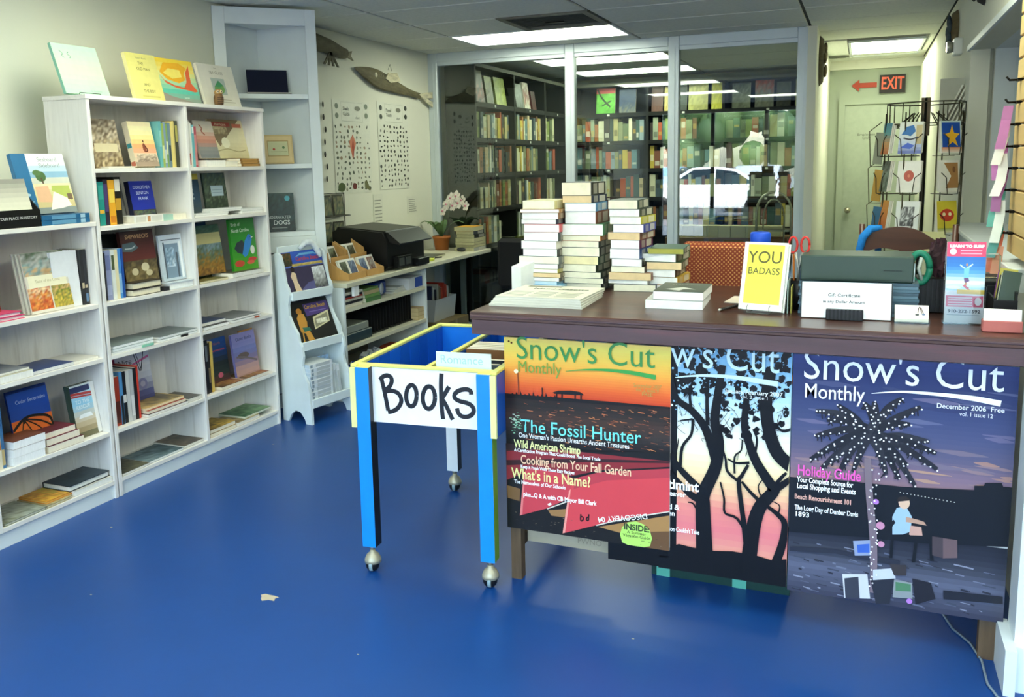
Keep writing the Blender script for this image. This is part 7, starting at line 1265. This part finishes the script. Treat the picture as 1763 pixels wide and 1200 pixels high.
# slatwall
sw = empty('slatwall_panel', 'tan slatwall panel with black hooks at the right edge', 'slatwall', (.5, 3.13, 1.2))
SW = mat('maple_slatwall', '#d9b877', .5, noise=.07, nscale=5, stretch=(1, .4, 6))
for k in range(14): B(0, .03, 0, .48, k * .0765, k * .0765 + .07, bev=.003).build('slat', SW, sw)
B(.026, .034, 0, .48, 0, 1.07, '#3a2c18').build('groove_backing', MATTE, sw)
for k in range(8):
    h = MB().box(-.012, .006, .38, .42, .068 + .0765 * k * 1.0, .078 + .0765 * k, '#16140f').tube([(0, .4, .073 + .0765 * k), (-.035, .4, .073 + .0765 * k), (-.045, .4, .085 + .0765 * k)], .004, '#16140f', 6).build('hook', METAL, sw)
random.seed(4)
for k, (c, nm) in enumerate((('#b06aa0', 'mauve'), ('#e6e4da', 'white'), ('#b36aa8', 'purple'), ('#e9e8e2', 'cream white'), ('#9a5a92', 'plum'), ('#5aa89a', 'teal'), ('#e4ebe4', 'pale mint'), ('#4f9a94', 'sea green'), ('#f0805f', 'coral'), ('#f5a884', 'peach'))):
    zz = 1.72 - .055 * k; dy = .012 * (k % 3)
    pts = [(.47 - .004 * (k % 4), 3.53 + dy, zz), (.463, 3.525 + dy, zz - .05), (.455 - .006 * (k % 3), 3.51 + dy, zz - .1), (.445 - .008 * (k % 2), 3.5 + dy, zz - .15)]
    mb = MB()
    for a_, b_ in zip(pts[:-1], pts[1:]): mb.add([(a_[0] - .018, a_[1], a_[2]), (a_[0] + .012, a_[1] - .01, a_[2]), (b_[0] + .012, b_[1] - .01, b_[2]), (b_[0] - .018, b_[1], b_[2])], [(0, 1, 2, 3)], c)
    o = mb.build('paper_strip', PAINT); so = o.modifiers.new('thickness', 'SOLIDIFY'); so.thickness = .001; tag(o, '%s paper strip, %s from the top on the slatwall hooks' % (nm, ORD[k]), 'paper strip', 'coloured paper strips on the slatwall')
# ================================================================ CAR PARK (mirrored in the partition glass)
def car(label, col, loc, rz, cat='car'):
    c = empty('parked_car', label, cat, loc, (0, 0, rz)); pm = mat('car_paint_' + col, col, .25, coat=.6, noise=.01)
    side = [(-2.1, .35), (-2.15, .6), (-2.05, .85), (-1.55, .95), (-.75, 1.38), (-.2, 1.46), (.5, 1.44), (1.25, 1.0), (1.95, .88), (2.15, .7), (2.15, .4)]
    low = [(-2.1, .3), (-2.15, .55), (-2.08, .86), (-1.5, .95), (1.2, .98), (1.95, .88), (2.15, .65), (2.12, .32)]
    MB().prism([(x, -.85, z_) for x, z_ in low], (0, 1.7, 0), col).build('body', pm, c, bevel=.06)
    cab = [(-1.5, .94), (-.78, 1.38), (-.2, 1.46), (.45, 1.44), (1.2, .97)]
    MB().prism([(x, -.7, z_) for x, z_ in cab], (0, 1.4, 0), col).build('cabin', pm, c, bevel=.06)
    gl = mat('car_glass', '#2a3a44', .05, spec=.8)
    for s in (-1, 1):
        MB().prism([(-1.25, s * .7, .98), (-.72, s * .7, 1.32), (-.22, s * .7, 1.39), (-.18, s * .7, .98)], (0, s * .012, 0), col).build('side_window', gl, c)
        MB().prism([(-.08, s * .7, .98), (-.1, s * .7, 1.4), (.4, s * .7, 1.38), (1.0, s * .7, .99)], (0, s * .012, 0), col).build('side_window', gl, c)
        B(.9, 1.02, s * .87 - .06, s * .87 + .06, .95, 1.05, bev=.02).build('mirror', pm, c)
        for x in (-1.3, 1.3):
            w = MB().lathe([(.2, -.1), (.31, -.1), (.33, -.05), (.33, .05), (.31, .1), (.2, .1)], '#151515', n=20).build('tyre', PLAST, c, (x, s * .78, .33), (R(90), 0, 0)); MB().lathe([(.2, -.09), (.2, .09)], '#a9abac', n=14).build('hub_cap', METAL, w)
        MB().ball((2.1, s * .6, .68), .1, '#e8ecec', n=10, k=6, sc=(.5, 1.4, .8)).build('headlight', GLOSS, c); MB().ball((-2.1, s * .62, .74), .1, '#b8322c', n=10, k=6, sc=(.4, 1.2, 1)).build('tail_light', GLOSS, c)
    for x in (2.13, -2.13): B(x - .06, x + .06, -.8, .8, .32, .5, col, bev=.03).build('bumper', pm, c)
    return c
car('white hatchback parked right outside the shop window', '#f2f4f4', (-4.1, -10.9, -.08), R(172))
car('silver car parked behind the white hatchback', '#b9c0c6', (-3.2, -15.5, -.08), R(90))
car('dark red car in the second row of the car park', '#7a2f3a', (-.4, -15.8, -.08), R(88))
car('pale blue car at the left of the second row', '#8fb4cc', (-6.4, -15.6, -.08), R(93))
random.seed(9)
for k in range(11):
    x, y = -20 + 3.7 * k + random.uniform(-.2, .2), -23 + (k % 2) * -5
    t = empty('tree', 'green street tree, %s from the left beyond the car park' % ORD[k], 'tree', (x, y, -.08), group='trees beyond the car park')
    MB().tube([(0, 0, 0), (.1, 0, 1.6), (0, .1, 3.2)], [.2, .15, .1], '#5a4a38', 8).build('trunk', MATTE, t)
    cr_ = MB()
    for i in range(26):
        a, e_, r = random.uniform(0, 6.28), random.uniform(-.5, 1.2), random.uniform(.4, 2.1)
        cx, cy, cz = r * 1.2 * math.cos(a) * math.cos(e_), r * math.sin(a) * math.cos(e_), 3.1 + 2.6 * math.sin(e_) * r / 1.4
        cr_.ball((cx, cy, cz), random.uniform(.5, .9), random.choice(['#3f5a30', '#4f6b3a', '#5d7a48', '#48653a']), n=8, k=5)
    cr_.build('foliage', MATTE, t)
# ================================================================ lettering to meshes
dg = bpy.context.evaluated_depsgraph_get()
for o in [o for o in COL.objects if o.type == 'FONT']:
    me = bpy.data.meshes.new_from_object(o.evaluated_get(dg)); me.name = 'lettering'
    n = bpy.data.objects.new(o.name + '_', me); COL.objects.link(n)
    n.parent = o.parent; n.location = o.location; n.rotation_euler = o.rotation_euler; n.scale = o.scale
    if o.scale[0] < 0:      # negative = fit to that width
        xs = [v.co.x for v in me.vertices]; n.scale = (-o.scale[0] / (max(xs) - min(xs)), 1, 1)
    nm = o.name; bpy.data.objects.remove(o); n.name = nm
